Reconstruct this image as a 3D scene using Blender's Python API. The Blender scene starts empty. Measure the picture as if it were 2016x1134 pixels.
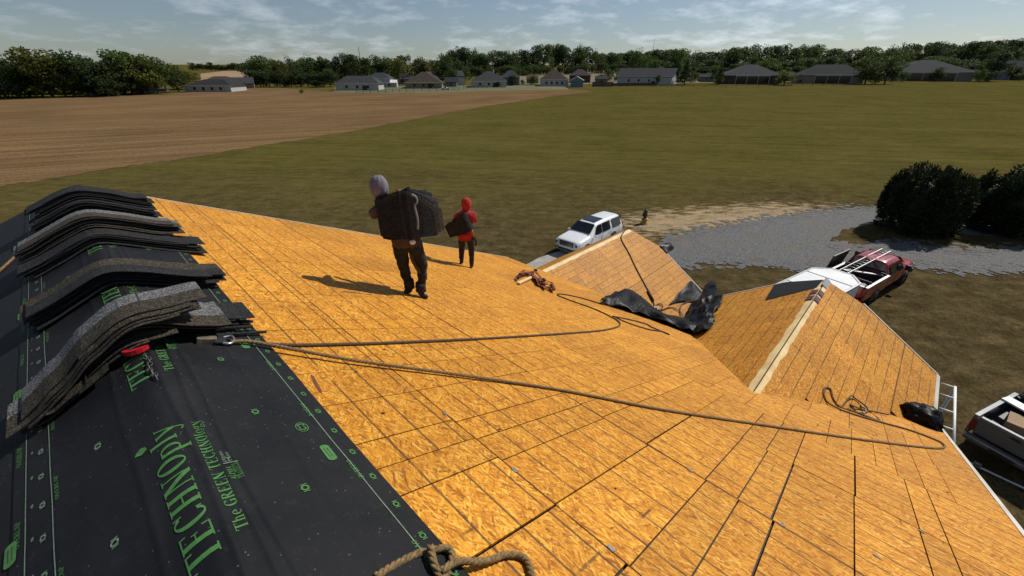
import bpy, bmesh, math, random
import numpy as np
from mathutils import Vector, Matrix, noise as mnoise

random.seed(7)
RNG = np.random.default_rng(7)
scene = bpy.context.scene
COL = scene.collection

# ------------------------------------------------------------------ camera
ZC = 11.2                       # eye height above the yard
PITCH = math.atan2(427, 811)    # camera looks down 27.8 degrees
cam_d = bpy.data.cameras.new('camera')
cam = bpy.data.objects.new('camera', cam_d)
COL.objects.link(cam)
cam_d.sensor_width = 36.0
cam_d.lens = 811.0 / 2016.0 * 36.0
cam_d.clip_start = 0.05
cam_d.clip_end = 6000
cam.location = (0, 0, ZC)
cam.rotation_euler = (math.pi / 2 - PITCH, 0, 0)
scene.camera = cam

# ------------------------------------------------------------------ sky, sun, exposure
SUN_AZ = math.radians(57)       # clockwise from +Y
SUN_EL = math.radians(46)
world = bpy.data.worlds.new('World')
scene.world = world
world.use_nodes = True
wn, wl = world.node_tree.nodes, world.node_tree.links
wn.clear()
w_out = wn.new('ShaderNodeOutputWorld')
w_bg = wn.new('ShaderNodeBackground')
w_sky = wn.new('ShaderNodeTexSky')
w_sky.sky_type = 'NISHITA'
w_sky.sun_disc = False
w_sky.sun_elevation = SUN_EL
w_sky.sun_rotation = SUN_AZ
w_sky.altitude = 50
w_sky.air_density = 1.0
w_sky.dust_density = 0.5
w_sky.ozone_density = 1.5
w_bg.inputs['Strength'].default_value = 0.060


def wmath(op, a, b=None, clamp=False):
    m = wn.new('ShaderNodeMath'); m.operation = op; m.use_clamp = clamp
    for k, v in ((0, a), (1, b)):
        if v is None: continue
        if isinstance(v, (int, float)): m.inputs[k].default_value = v
        else: wl.new(v, m.inputs[k])
    return m.outputs[0]


w_tc = wn.new('ShaderNodeTexCoord')
w_sep = wn.new('ShaderNodeSeparateXYZ')
wl.new(w_tc.outputs['Generated'], w_sep.inputs[0])
zc = wmath('MAXIMUM', w_sep.outputs['Z'], 0.0)
den = wmath('ADD', zc, 0.20)
w_cmb = wn.new('ShaderNodeCombineXYZ')
wl.new(wmath('DIVIDE', w_sep.outputs['X'], den), w_cmb.inputs[0])
wl.new(wmath('DIVIDE', w_sep.outputs['Y'], den), w_cmb.inputs[1])
n1 = wn.new('ShaderNodeTexNoise'); n1.inputs['Scale'].default_value = 3.4
n1.inputs['Detail'].default_value = 8; n1.inputs['Roughness'].default_value = 0.62
n2 = wn.new('ShaderNodeTexNoise'); n2.inputs['Scale'].default_value = 0.9
n2.inputs['Detail'].default_value = 3
wl.new(w_cmb.outputs[0], n1.inputs['Vector']); wl.new(w_cmb.outputs[0], n2.inputs['Vector'])
cl = wmath('ADD', wmath('MULTIPLY', n1.outputs[0], 0.72), wmath('MULTIPLY', n2.outputs[0], 0.42))
w_rmp = wn.new('ShaderNodeValToRGB')
w_rmp.color_ramp.elements[0].position = 0.565; w_rmp.color_ramp.elements[0].color = (0, 0, 0, 1)
w_rmp.color_ramp.elements[1].position = 0.72; w_rmp.color_ramp.elements[1].color = (1, 1, 1, 1)
wl.new(cl, w_rmp.inputs[0])
# clouds are lit sky: a paler, greyer multiple of the sky behind them
w_hsv = wn.new('ShaderNodeHueSaturation'); w_hsv.inputs['Saturation'].default_value = 0.30
w_hsv.inputs['Value'].default_value = 1.55
wl.new(w_sky.outputs[0], w_hsv.inputs['Color'])
w_hs2 = wn.new('ShaderNodeHueSaturation'); w_hs2.inputs['Saturation'].default_value = 0.85
w_hs2.inputs['Value'].default_value = 1.0
wl.new(w_sky.outputs[0], w_hs2.inputs['Color'])
w_mix = wn.new('ShaderNodeMixRGB')
wl.new(wmath('MULTIPLY', w_rmp.outputs[0], 0.8), w_mix.inputs[0])
wl.new(w_hs2.outputs[0], w_mix.inputs[1]); wl.new(w_hsv.outputs[0], w_mix.inputs[2])
w_tint = wn.new('ShaderNodeMixRGB'); w_tint.blend_type = 'MULTIPLY'; w_tint.inputs[0].default_value = 1.0
w_tint.inputs[2].default_value = (0.93, 0.99, 1.07, 1)
wl.new(w_mix.outputs[0], w_tint.inputs[1]); wl.new(w_tint.outputs[0], w_bg.inputs['Color'])
wl.new(w_bg.outputs[0], w_out.inputs[0])

sun_d = bpy.data.lights.new('sun', 'SUN')
sun_d.energy = 4.4
sun_d.angle = math.radians(0.55)
sun_d.color = (1.0, 0.95, 0.87)
sun = bpy.data.objects.new('sun', sun_d)
COL.objects.link(sun)
SUNV = Vector((math.sin(SUN_AZ) * math.cos(SUN_EL), math.cos(SUN_AZ) * math.cos(SUN_EL), math.sin(SUN_EL)))
sun.rotation_euler = SUNV.to_track_quat('Z', 'Y').to_euler()
sun.location = SUNV * 60

scene.render.engine = 'CYCLES'
scene.cycles.max_bounces = 4
scene.cycles.diffuse_bounces = 2
scene.cycles.glossy_bounces = 2
scene.cycles.transmission_bounces = 2
scene.view_settings.view_transform = 'Standard'
scene.view_settings.look = 'None'
scene.view_settings.gamma = 1
scene.view_settings.exposure = 0.0
scene.view_settings.use_curve_mapping = False

# ------------------------------------------------------------------ geometry helpers
CAM = Vector((0, 0, ZC))
sP, cP = math.sin(PITCH), math.cos(PITCH)
UP = Vector((0, 0, 1))
HU = 1.4                         # one roof unit in metres


def ray(x, y):
    u = (x - 1008) / 811.0; v = (y - 567) / 811.0
    return Vector((u, cP - v * sP, -sP - v * cP))


def gz(X, Y):
    """height of the land: flat yard, then a gentle rise towards the houses"""
    t = (Y - 38) / 14.0
    sp = 14.0 * (math.log1p(math.exp(t)) if t < 30 else t)
    return 0.016 * sp


def gp(x, y, dz=0.0):
    """surveyed point on the ground seen at photo position x, y"""
    d = ray(x, y); lo, hi = 1.0, 4000.0
    for _ in range(60):
        m = (lo + hi) / 2
        p = CAM + d * m
        if p.z > gz(p.x, p.y) + dz: lo = m
        else: hi = m
    return CAM + d * lo


def at_h(x, y, z):
    d = ray(x, y); return CAM + d * ((z - ZC) / d.z)


R1 = ray(62, 140); R1.z = 0; R1.normalize()       # along the ridge, away from the camera
DH = Vector((R1.y, -R1.x, 0))                     # across the ridge, to the right
RP = math.radians(23.75)                          # main roof pitch
SD = DH * math.cos(RP) - UP * math.sin(RP)        # down the right slope
SL = -DH * math.cos(RP) - UP * math.sin(RP)       # down the left slope
NR = (DH * math.sin(RP) + UP * math.cos(RP))      # normals
NL = (-DH * math.sin(RP) + UP * math.cos(RP))
RIDGE_S = 0.354


def RF(a, s, t=0.0):
    """right slope: a along ridge, s down slope (roof units), t metres proud"""
    return CAM - NR * HU + R1 * (a * HU) + SD * (s * HU) + NR * t


RO = RF(0, RIDGE_S)                               # ridge, a = 0


def px_roof(x, y):
    d = ray(x, y); t = -HU / NR.dot(d); p = d * t
    return p.dot(R1) / HU, p.dot(SD) / HU


def RPX(x, y, t=0.0):
    a, s = px_roof(x, y); return RF(a, s, t)


EPS = 0.03


def MR(a, q, t=0.0):
    """draped over the ridge: q signed distance from the ridge (roof units, + right)"""
    dz = (math.sqrt(q * q + EPS * EPS) - EPS)
    nn = (DH * (math.sin(RP) * q / math.sqrt(q * q + EPS * EPS)) + UP * math.cos(RP)).normalized()
    return RO + R1 * (a * HU) + DH * (q * math.cos(RP) * HU) - UP * (dz * math.sin(RP) * HU) + nn * t


def HP(a, D, z):
    """house coordinates (roof units from the camera foot) to world"""
    return CAM + R1 * (a * HU) + DH * (D * HU) + UP * (z * HU)


def link(o, parent=None):
    COL.objects.link(o)
    if parent is not None: o.parent = parent
    return o


WORLD_OF = {}


def tag(o, label=None, cat=None, group=None, kind=None):
    if label: o['label'] = label
    if cat: o['category'] = cat
    if group: o['group'] = group
    if kind: o['kind'] = kind
    return o


def empty(name, loc=(0, 0, 0), rz=0.0, label=None, cat=None, group=None, mtx=None):
    o = bpy.data.objects.new(name, None)
    COL.objects.link(o)
    o.empty_display_size = 0.2
    M = mtx.copy() if mtx is not None else Matrix.Translation(Vector(loc)) @ Matrix.Rotation(rz, 4, 'Z')
    o.matrix_world = M
    WORLD_OF[o.name] = M
    tag(o, label, cat, group)
    return o


def wof(o):
    return WORLD_OF.get(o.name, Matrix.Identity(4)) if o is not None else Matrix.Identity(4)


class MB:
    """collects faces; build() links them as one mesh object"""
    def __init__(self):
        self.v = []; self.f = []; self.m = []; self.sm = []

    def add(self, verts, faces, mi=0, smooth=False):
        b = len(self.v)
        self.v += [tuple(p) for p in verts]
        for f in faces:
            self.f.append(tuple(i + b for i in f)); self.m.append(mi); self.sm.append(smooth)
        return self

    def quad(self, a, b, c, d, mi=0):
        return self.add([a, b, c, d], [(0, 1, 2, 3)], mi)

    def box(self, c, s, mi=0, R=None):
        cx, cy, cz = c; x, y, z = s[0] / 2, s[1] / 2, s[2] / 2
        vs = [Vector((sx * x, sy * y, sz * z)) for sz in (-1, 1) for sy in (-1, 1) for sx in (-1, 1)]
        if R is not None: vs = [R @ p for p in vs]
        vs = [p + Vector(c) for p in vs]
        return self.add(vs, [(0, 2, 3, 1), (4, 5, 7, 6), (0, 1, 5, 4), (2, 6, 7, 3), (0, 4, 6, 2), (1, 3, 7, 5)], mi)

    def bar(self, p, q, w, h, mi=0, up=UP):
        p, q = Vector(p), Vector(q); d = (q - p)
        if d.length < 1e-6: return self
        d.normalize(); up = Vector(up)
        sx = d.cross(up)
        if sx.length < 1e-4: sx = d.cross(Vector((1, 0, 0)))
        sx.normalize(); u2 = sx.cross(d)
        vs = []
        for c in (p, q):
            for i, j in ((-1, -1), (1, -1), (1, 1), (-1, 1)):
                vs.append(c + sx * (i * w / 2) + u2 * (j * h / 2))
        return self.add(vs, [(3, 2, 1, 0), (4, 5, 6, 7), (0, 1, 5, 4), (1, 2, 6, 5), (2, 3, 7, 6), (3, 0, 4, 7)], mi)

    def tube(self, pts, r, n=6, mi=0, cap=True, twist=None):
        pts = [Vector(p) for p in pts]; m = len(pts)
        rs = r if isinstance(r, (list, tuple)) else [r] * m
        vs = []; ref = None
        for i, p in enumerate(pts):
            d = (pts[min(i + 1, m - 1)] - pts[max(i - 1, 0)])
            if d.length < 1e-9: d = Vector((0, 0, 1))
            d.normalize()
            if ref is None:
                ref = UP if abs(d.z) < 0.9 else Vector((1, 0, 0))
            sx = d.cross(ref); 
            if sx.length < 1e-5: sx = d.cross(Vector((0, 1, 0.3)))
            sx.normalize(); u2 = sx.cross(d).normalized(); ref = u2
            for k in range(n):
                an = 2 * math.pi * k / n
                vs.append(p + sx * (math.cos(an) * rs[i]) + u2 * (math.sin(an) * rs[i]))
        fs = []
        for i in range(m - 1):
            for k in range(n):
                fs.append((i * n + k, i * n + (k + 1) % n, (i + 1) * n + (k + 1) % n, (i + 1) * n + k))
        if cap:
            fs.append(tuple(range(n - 1, -1, -1))); fs.append(tuple((m - 1) * n + k for k in range(n)))
        return self.add(vs, fs, mi, True)

    def prism(self, poly, ext, mi=0):
        """closed polygon (list of Vector) pushed by vector ext"""
        n = len(poly); poly = [Vector(p) for p in poly]; ext = Vector(ext)
        vs = poly + [p + ext for p in poly]
        fs = [tuple(range(n - 1, -1, -1)), tuple(range(n, 2 * n))]
        fs += [(i, (i + 1) % n, n + (i + 1) % n, n + i) for i in range(n)]
        return self.add(vs, fs, mi)

    def build(self, name, mats, parent=None, local=False, bevel=0.0, smooth=None):
        """verts are world coordinates unless local=True (then in the parent's own frame)"""
        me = bpy.data.meshes.new(name)
        me.from_pydata([tuple(p) for p in self.v], [], self.f)
        if not isinstance(mats, (list, tuple)): mats = [mats]
        for mm in mats: me.materials.append(mm)
        for p, mi, sm in zip(me.polygons, self.m, self.sm):
            p.material_index = mi; p.use_smooth = sm if smooth is None else smooth
        if parent is not None and not local:
            me.transform(wof(parent).inverted())
        me.update()
        o = bpy.data.objects.new(name, me)
        link(o, parent)
        WORLD_OF[o.name] = wof(parent).copy()
        if bevel:
            b = o.modifiers.new('bevel', 'BEVEL'); b.width = bevel; b.segments = 2; b.limit_method = 'ANGLE'
        return o


def build_centred(mb, name, mats, loc, label=None, cat=None, group=None, **k):
    """a thing that is one mesh: origin at loc, vertices world"""
    mb.v = [tuple(Vector(p) - Vector(loc)) for p in mb.v]
    o = mb.build(name, mats, None, **k)
    o.location = loc; WORLD_OF[o.name] = Matrix.Translation(Vector(loc))
    return tag(o, label, cat, group)


def catmull(pts, n=8):
    pts = [Vector(p) for p in pts]; out = []
    for i in range(len(pts) - 1):
        p0 = pts[max(i - 1, 0)]; p1 = pts[i]; p2 = pts[i + 1]; p3 = pts[min(i + 2, len(pts) - 1)]
        for k in range(n):
            t = k / n
            out.append(0.5 * ((2 * p1) + (p2 - p0) * t + (2 * p0 - 5 * p1 + 4 * p2 - p3) * t * t + (3 * p1 - p0 - 3 * p2 + p3) * t ** 3))
    out.append(pts[-1]); return out


def copy_tree(o, parent=None):
    c = o.copy(); COL.objects.link(c)
    if parent is not None: c.parent = parent
    for ch in list(o.children): copy_tree(ch, c)
    return c


# ------------------------------------------------------------------ materials
def _nt(name):
    m = bpy.data.materials.new(name); m.use_nodes = True
    nt = m.node_tree; b = nt.nodes['Principled BSDF']
    return m, nt, b


def srgb(r, g, b):
    f = lambda c: (c / 255 / 12.92) if c / 255 <= 0.04045 else ((c / 255 + 0.055) / 1.055) ** 2.4
    return (f(r), f(g), f(b), 1)


def pm(name, c1, c2=None, scale=6.0, rough=0.7, metal=0.0, bump=0.0, bscale=None, detail=6, lo=0.35, hi=0.65,
       spec=0.5, stretch=None, rnd=0.0, coat=0.0, coord='Object'):
    m, nt, b = _nt(name)
    c1 = tuple(c1) + ((1,) if len(c1) == 3 else ())
    b.inputs['Roughness'].default_value = rough
    b.inputs['Metallic'].default_value = metal
    b.inputs['Specular IOR Level'].default_value = spec
    if coat: b.inputs['Coat Weight'].default_value = coat; b.inputs['Coat Roughness'].default_value = 0.05
    if c2 is None and not bump and not rnd:
        c2 = tuple(x * 0.86 for x in c1[:3])
    c2 = tuple(c2 or c1); c2 = c2 + ((1,) if len(c2) == 3 else ())
    tc = nt.nodes.new('ShaderNodeTexCoord'); mp = nt.nodes.new('ShaderNodeMapping')
    nt.links.new(tc.outputs[coord], mp.inputs[0])
    if stretch: mp.inputs['Scale'].default_value = stretch
    no = nt.nodes.new('ShaderNodeTexNoise'); no.inputs['Scale'].default_value = scale; no.inputs['Detail'].default_value = detail
    nt.links.new(mp.outputs[0], no.inputs['Vector'])
    rp = nt.nodes.new('ShaderNodeValToRGB')
    rp.color_ramp.elements[0].position = lo; rp.color_ramp.elements[0].color = c1
    rp.color_ramp.elements[1].position = hi; rp.color_ramp.elements[1].color = c2
    nt.links.new(no.outputs[0], rp.inputs[0])
    col = rp.outputs[0]
    if rnd:
        oi = nt.nodes.new('ShaderNodeObjectInfo'); hs = nt.nodes.new('ShaderNodeHueSaturation')
        mr = nt.nodes.new('ShaderNodeMapRange'); mr.inputs[3].default_value = 1 - rnd; mr.inputs[4].default_value = 1 + rnd
        nt.links.new(oi.outputs['Random'], mr.inputs[0]); nt.links.new(mr.outputs[0], hs.inputs['Value'])
        nt.links.new(col, hs.inputs['Color']); col = hs.outputs[0]
    nt.links.new(col, b.inputs['Base Color'])
    if bump:
        n2 = nt.nodes.new('ShaderNodeTexNoise'); n2.inputs['Scale'].default_value = bscale or scale * 4; n2.inputs['Detail'].default_value = 4
        nt.links.new(mp.outputs[0], n2.inputs['Vector'])
        bp = nt.nodes.new('ShaderNodeBump'); bp.inputs['Strength'].default_value = bump; bp.inputs['Distance'].default_value = 0.02
        nt.links.new(n2.outputs[0], bp.inputs['Height']); nt.links.new(bp.outputs[0], b.inputs['Normal'])
    return m


class NB:
    """tiny node-graph helper"""
    def __init__(self, m):
        self.nt = m.node_tree; self.n = self.nt.nodes; self.l = self.nt.links

    def _in(self, s, v):
        if v is None: return
        if hasattr(v, 'is_output') or isinstance(v, bpy.types.NodeSocket): self.l.new(v, s)
        else: s.default_value = v

    def math(self, op, a, b=None, c=None, clamp=False):
        x = self.n.new('ShaderNodeMath'); x.operation = op; x.use_clamp = clamp
        self._in(x.inputs[0], a); self._in(x.inputs[1], b); self._in(x.inputs[2], c)
        return x.outputs[0]

    def mapping(self, v, scale=(1, 1, 1), rot=(0, 0, 0), loc=(0, 0, 0)):
        x = self.n.new('ShaderNodeMapping'); self.l.new(v, x.inputs[0])
        x.inputs['Scale'].default_value = scale; x.inputs['Rotation'].default_value = rot; x.inputs['Location'].default_value = loc
        return x.outputs[0]

    def noise(self, v, scale, detail=4, rough=0.5, dist=0.0):
        x = self.n.new('ShaderNodeTexNoise'); self.l.new(v, x.inputs['Vector'])
        x.inputs['Scale'].default_value = scale; x.inputs['Detail'].default_value = detail; x.inputs['Roughness'].default_value = rough
        x.inputs['Distortion'].default_value = dist
        return x

    def vor(self, v, scale=1.0, feature='F1'):
        x = self.n.new('ShaderNodeTexVoronoi'); x.feature = feature; self.l.new(v, x.inputs['Vector'])
        x.inputs['Scale'].default_value = scale
        return x

    def ramp(self, f, stops):
        x = self.n.new('ShaderNodeValToRGB'); e = x.color_ramp.elements
        while len(e) < len(stops): e.new(0.5)
        for i, (p, c) in enumerate(stops):
            e[i].position = p; e[i].color = tuple(c) + ((1,) if len(c) == 3 else ())
        self._in(x.inputs[0], f)
        return x.outputs[0]

    def mix(self, f, a, b, mode='MIX'):
        x = self.n.new('ShaderNodeMixRGB'); x.blend_type = mode
        self._in(x.inputs[0], f); self._in(x.inputs[1], a); self._in(x.inputs[2], b)
        return x.outputs[0]

    def maprange(self, v, a, b, c, d, clamp=True):
        x = self.n.new('ShaderNodeMapRange'); x.clamp = clamp
        self._in(x.inputs[0], v)
        for i, k in zip((1, 2, 3, 4), (a, b, c, d)): x.inputs[i].default_value = k
        return x.outputs[0]


def osb_material():
    m, nt, b = _nt('osb_strands')
    g = NB(m)
    tc = nt.nodes.new('ShaderNodeTexCoord'); oi = nt.nodes.new('ShaderNodeObjectInfo')
    off = nt.nodes.new('ShaderNodeVectorMath'); off.operation = 'MULTIPLY_ADD'
    cmb = nt.nodes.new('ShaderNodeCombineXYZ')
    for k, mul in enumerate((37.0, 53.0, 11.0)):
        nt.links.new(g.math('MULTIPLY', oi.outputs['Random'], mul), cmb.inputs[k])
    add = nt.nodes.new('ShaderNodeVectorMath'); add.operation = 'ADD'
    nt.links.new(tc.outputs['Object'], add.inputs[0]); nt.links.new(cmb.outputs[0], add.inputs[1])
    v0 = add.outputs[0]
    nt.nodes.remove(off)
    # slow wobble of strand direction
    wob = g.noise(v0, 3.0, 0)
    vm = nt.nodes.new('ShaderNodeVectorMath'); vm.operation = 'MULTIPLY_ADD'
    nt.links.new(wob.outputs['Color'], vm.inputs[0]); vm.inputs[1].default_value = (0.10, 0.10, 0); nt.links.new(v0, vm.inputs[2])
    v = vm.outputs[0]
    best = None; tone = None
    for ang, sx, sy, pri in ((0.0, 15, 96, 0.0), (0.55, 16, 90, -0.05), (-0.65, 16, 92, -0.05), (1.25, 18, 84, -0.16)):
        vo = g.vor(g.mapping(v, (sx, sy, 1), (0, 0, 0)) if ang == 0 else g.mapping(g.mapping(v, (1, 1, 1), (0, 0, ang)), (sx, sy, 1)))
        sep = nt.nodes.new('ShaderNodeSeparateColor'); nt.links.new(vo.outputs['Color'], sep.inputs[0])
        hgt = g.math('ADD', sep.outputs[0], pri); tn = sep.outputs[1]
        if best is None: best, tone = hgt, tn
        else:
            sel = g.math('GREATER_THAN', hgt, best)
            mx = nt.nodes.new('ShaderNodeMix'); mx.data_type = 'FLOAT'
            nt.links.new(sel, mx.inputs[0]); nt.links.new(tone, mx.inputs[2]); nt.links.new(tn, mx.inputs[3])
            tone = mx.outputs[0]; best = g.math('MAXIMUM', hgt, best)
    grain = g.noise(g.mapping(v0, (14, 160, 1)), 1.0, 1.5, 0.6)
    f = g.math('ADD', g.math('MULTIPLY', tone, 0.78), g.math('MULTIPLY', grain.outputs[0], 0.34))
    col = g.ramp(f, [(0.10, (0.21, 0.062, 0.006)), (0.28, (0.42, 0.152, 0.011)), (0.53, (0.57, 0.226, 0.013)),
                     (0.76, (0.68, 0.300, 0.022)), (0.97, (0.82, 0.45, 0.070))])
    # fine dark fibres between the strands
    fib = g.noise(g.mapping(v, (22, 150, 1)), 1.0, 3, 0.75)
    col = g.mix(g.maprange(fib.outputs[0], 0.55, 0.68, 0, 0.58), col, (0.20, 0.066, 0.008, 1))
    fl2 = g.noise(g.mapping(g.mapping(v, (1, 1, 1), (0, 0, 0.5)), (26, 120, 1)), 1.0, 1, 0.6)
    col = g.mix(g.maprange(fl2.outputs[0], 0.60, 0.72, 0, 0.6), col, (0.82, 0.52, 0.15, 1))
    # broad tone differences from sheet to sheet and weathering
    big = g.noise(v0, 1.1, 1)
    col = g.mix(1.0, col, g.ramp(big.outputs[0], [(0.3, (0.84, 0.80, 0.74)), (0.7, (1.0, 1.0, 1.0))]), 'MULTIPLY')
    hs = nt.nodes.new('ShaderNodeHueSaturation')
    nt.links.new(g.maprange(oi.outputs['Random'], 0, 1, 0.86, 1.08), hs.inputs['Value'])
    nt.links.new(col, hs.inputs['Color']); col = hs.outputs[0]
    # printed fastening lines every 8 inches, broken up by wear
    sepv = nt.nodes.new('ShaderNodeSeparateXYZ'); nt.links.new(tc.outputs['Object'], sepv.inputs[0])
    wear = g.noise(v0, 2.3, 2).outputs[0]
    for ax, per, th in ((1, 0.2133, 0.35), (0, 0.427, 0.60)):
        fr = g.math('FRACT', g.math('DIVIDE', g.math('ADD', sepv.outputs[ax], 0.1066), per))
        dist = g.math('ABSOLUTE', g.math('SUBTRACT', fr, 0.5))
        ln = g.math('LESS_THAN', dist, 0.0072 / per)
        ln = g.math('MULTIPLY', ln, g.maprange(wear, th, th + 0.10, 0, 0.80))
        col = g.mix(ln, col, (0.070, 0.036, 0.014, 1))
    nt.links.new(col, b.inputs['Base Color'])
    b.inputs['Roughness'].default_value = 0.62
    b.inputs['Specular IOR Level'].default_value = 0.25
    bp = nt.nodes.new('ShaderNodeBump'); bp.inputs['Strength'].default_value = 0.22; bp.inputs['Distance'].default_value = 0.004
    nt.links.new(g.math('ADD', best, grain.outputs[0]), bp.inputs['Height']); nt.links.new(bp.outputs[0], b.inputs['Normal'])
    return m


def membrane_material():
    m, nt, b = _nt('black_underlayment')
    g = NB(m)
    tc = nt.nodes.new('ShaderNodeTexCoord'); v = tc.outputs['Object']
    n1 = g.noise(v, 2.2, 6, 0.62); n2 = g.noise(v, 26, 4, 0.7); n3 = g.noise(v, 420, 2)
    col = g.ramp(n1.outputs[0], [(0.3, (0.0075, 0.0082, 0.0098)), (0.62, (0.0145, 0.015, 0.0165)), (0.85, (0.027, 0.0255, 0.024))])
    col = g.mix(g.maprange(n2.outputs[0], 0.56, 0.80, 0, 0.34), col, (0.055, 0.050, 0.044, 1))
    sp = g.vor(v, 24.0)
    col = g.mix(g.math('LESS_THAN', sp.outputs['Distance'], 0.075), col, (0.10, 0.10, 0.10, 1))
    nt.links.new(col, b.inputs['Base Color'])
    nt.links.new(g.maprange(n1.outputs[0], 0.3, 0.7, 0.55, 0.75), b.inputs['Roughness'])
    b.inputs['Specular IOR Level'].default_value = 0.2
    w1 = nt.nodes.new('ShaderNodeTexWave'); nt.links.new(v, w1.inputs[0]); w1.inputs['Scale'].default_value = 120
    bp = nt.nodes.new('ShaderNodeBump'); bp.inputs['Strength'].default_value = 0.35; bp.inputs['Distance'].default_value = 0.004
    nt.links.new(g.math('ADD', n3.outputs[0], g.math('MULTIPLY', n2.outputs[0], 1.4)), bp.inputs['Height'])
    nt.links.new(bp.outputs[0], b.inputs['Normal'])
    return m


def shingle_material(name, c1, c2, fleck):
    m, nt, b = _nt(name)
    g = NB(m)
    tc = nt.nodes.new('ShaderNodeTexCoord'); v = tc.outputs['Object']
    vo = g.vor(v, 190.0); n1 = g.noise(v, 7, 4)
    sep = nt.nodes.new('ShaderNodeSeparateColor'); nt.links.new(vo.outputs['Color'], sep.inputs[0])
    col = g.mix(g.maprange(n1.outputs[0], 0.35, 0.65, 0, 1), tuple(c1) + (1,), tuple(c2) + (1,))
    col = g.mix(g.math('GREATER_THAN', sep.outputs[0], 0.72), col, tuple(fleck) + (1,))
    col = g.mix(g.math('LESS_THAN', sep.outputs[1], 0.25), col, tuple(x * 0.35 for x in c1) + (1,))
    nt.links.new(col, b.inputs['Base Color'])
    b.inputs['Roughness'].default_value = 0.9; b.inputs['Specular IOR Level'].default_value = 0.2
    bp = nt.nodes.new('ShaderNodeBump'); bp.inputs['Strength'].default_value = 0.5; bp.inputs['Distance'].default_value = 0.003
    nt.links.new(vo.outputs['Distance'], bp.inputs['Height']); nt.links.new(bp.outputs[0], b.inputs['Normal'])
    return m


def ground_material():
    """yard: worn brown turf by the house, olive pasture beyond, sandy bare patches"""
    m, nt, b = _nt('yard_turf')
    g = NB(m)
    tc = nt.nodes.new('ShaderNodeTexCoord'); v = tc.outputs['Object']
    sep = nt.nodes.new('ShaderNodeSeparateXYZ'); nt.links.new(v, sep.inputs[0])
    n_f = g.noise(v, 9.0, 4, 0.75)
    n_m = g.noise(v, 0.9, 4, 0.65); n_b = g.noise(v, 0.09, 2, 0.55)
    # mowing rows run across the pasture
    row = g.noise(g.mapping(g.mapping(v, (1, 1, 1), (0, 0, 0.12)), (0.02, 0.75, 1)), 1.0, 3, 0.65)
    turf = g.ramp(n_m.outputs[0], [(0.3, (0.050, 0.038, 0.017)), (0.5, (0.078, 0.059, 0.027)), (0.72, (0.124, 0.094, 0.046))])
    green = g.ramp(g.math('ADD', g.math('MULTIPLY', row.outputs[0], 0.6), g.math('MULTIPLY', n_b.outputs[0], 0.4)),
                   [(0.32, (0.066, 0.060, 0.016)), (0.5, (0.092, 0.080, 0.022)), (0.7, (0.122, 0.100, 0.032))])
    fg = g.maprange(g.math('ADD', sep.outputs[1], g.math('MULTIPLY', g.math('SUBTRACT', n_b.outputs[0], 0.5), 34)), 26, 58, 0, 1)
    col = g.mix(fg, turf, green)
    # sandy wear beside the gravel
    d1 = g.math('ABSOLUTE', g.math('SUBTRACT', sep.outputs[1], g.math('ADD', g.math('MULTIPLY', sep.outputs[0], 0.24), 29.5)))
    band = g.math('MULTIPLY', g.maprange(d1, 0, 5.5, 1, 0), g.maprange(sep.outputs[0], 4, 12, 0, 1))
    band = g.math('MULTIPLY', band, g.maprange(sep.outputs[0], 24, 34, 1, 0))
    n_s = g.noise(g.mapping(v, (0.55, 1.5, 1)), 1.5, 5, 0.72)
    sand = g.maprange(g.math('ADD', n_s.outputs[0], g.math('MULTIPLY', band, 0.30)), 0.60, 0.74, 0, 1)
    near = g.maprange(sep.outputs[1], 40, 62, 1, 0)
    sand = g.math('MULTIPLY', g.math('MULTIPLY', sand, near), g.maprange(band, 0, 0.35, 0.12, 0.92))
    col = g.mix(sand, col, (0.36, 0.27, 0.165, 1))
    n_t = g.noise(g.mapping(v, (0.45, 1.6, 1)), 1.0, 5, 0.75)
    col = g.mix(1.0, col, g.ramp(n_t.outputs[0], [(0.32, (0.74, 0.75, 0.75)), (0.5, (1.02, 1.02, 1.02)), (0.70, (1.34, 1.28, 1.22))]), 'MULTIPLY')
    col = g.mix(1.0, col, g.ramp(n_f.outputs[0], [(0.28, (0.45, 0.45, 0.45)), (0.72, (1.45, 1.45, 1.45))]), 'MULTIPLY')
    nt.links.new(col, b.inputs['Base Color'])
    b.inputs['Roughness'].default_value = 1.0; b.inputs['Specular IOR Level'].default_value = 0.0
    bp = nt.nodes.new('ShaderNodeBump'); bp.inputs['Strength'].default_value = 0.8; bp.inputs['Distance'].default_value = 0.06
    nt.links.new(n_f.outputs[0], bp.inputs['Height']); nt.links.new(bp.outputs[0], b.inputs['Normal'])
    return m


def plough_material():
    m, nt, b = _nt('dry_field')
    g = NB(m)
    tc = nt.nodes.new('ShaderNodeTexCoord'); v = tc.outputs['Object']
    r = g.noise(g.mapping(g.mapping(v, (1, 1, 1), (0, 0, -0.42)), (0.02, 0.9, 1)), 1.0, 6, 0.65)
    nb = g.noise(v, 0.05, 4); nf = g.noise(v, 3.0, 5, 0.7)
    col = g.ramp(r.outputs[0], [(0.34, (0.128, 0.080, 0.042)), (0.5, (0.176, 0.112, 0.058)), (0.66, (0.236, 0.156, 0.084))])
    col = g.mix(1.0, col, g.ramp(nb.outputs[0], [(0.3, (0.78, 0.80, 0.78)), (0.7, (1.1, 1.05, 1.0))]), 'MULTIPLY')
    col = g.mix(1.0, col, g.ramp(nf.outputs[0], [(0.3, (0.6, 0.6, 0.6)), (0.7, (1.28, 1.28, 1.28))]), 'MULTIPLY')
    nt.links.new(col, b.inputs['Base Color'])
    b.inputs['Roughness'].default_value = 1.0; b.inputs['Specular IOR Level'].default_value = 0.0
    return m


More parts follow.
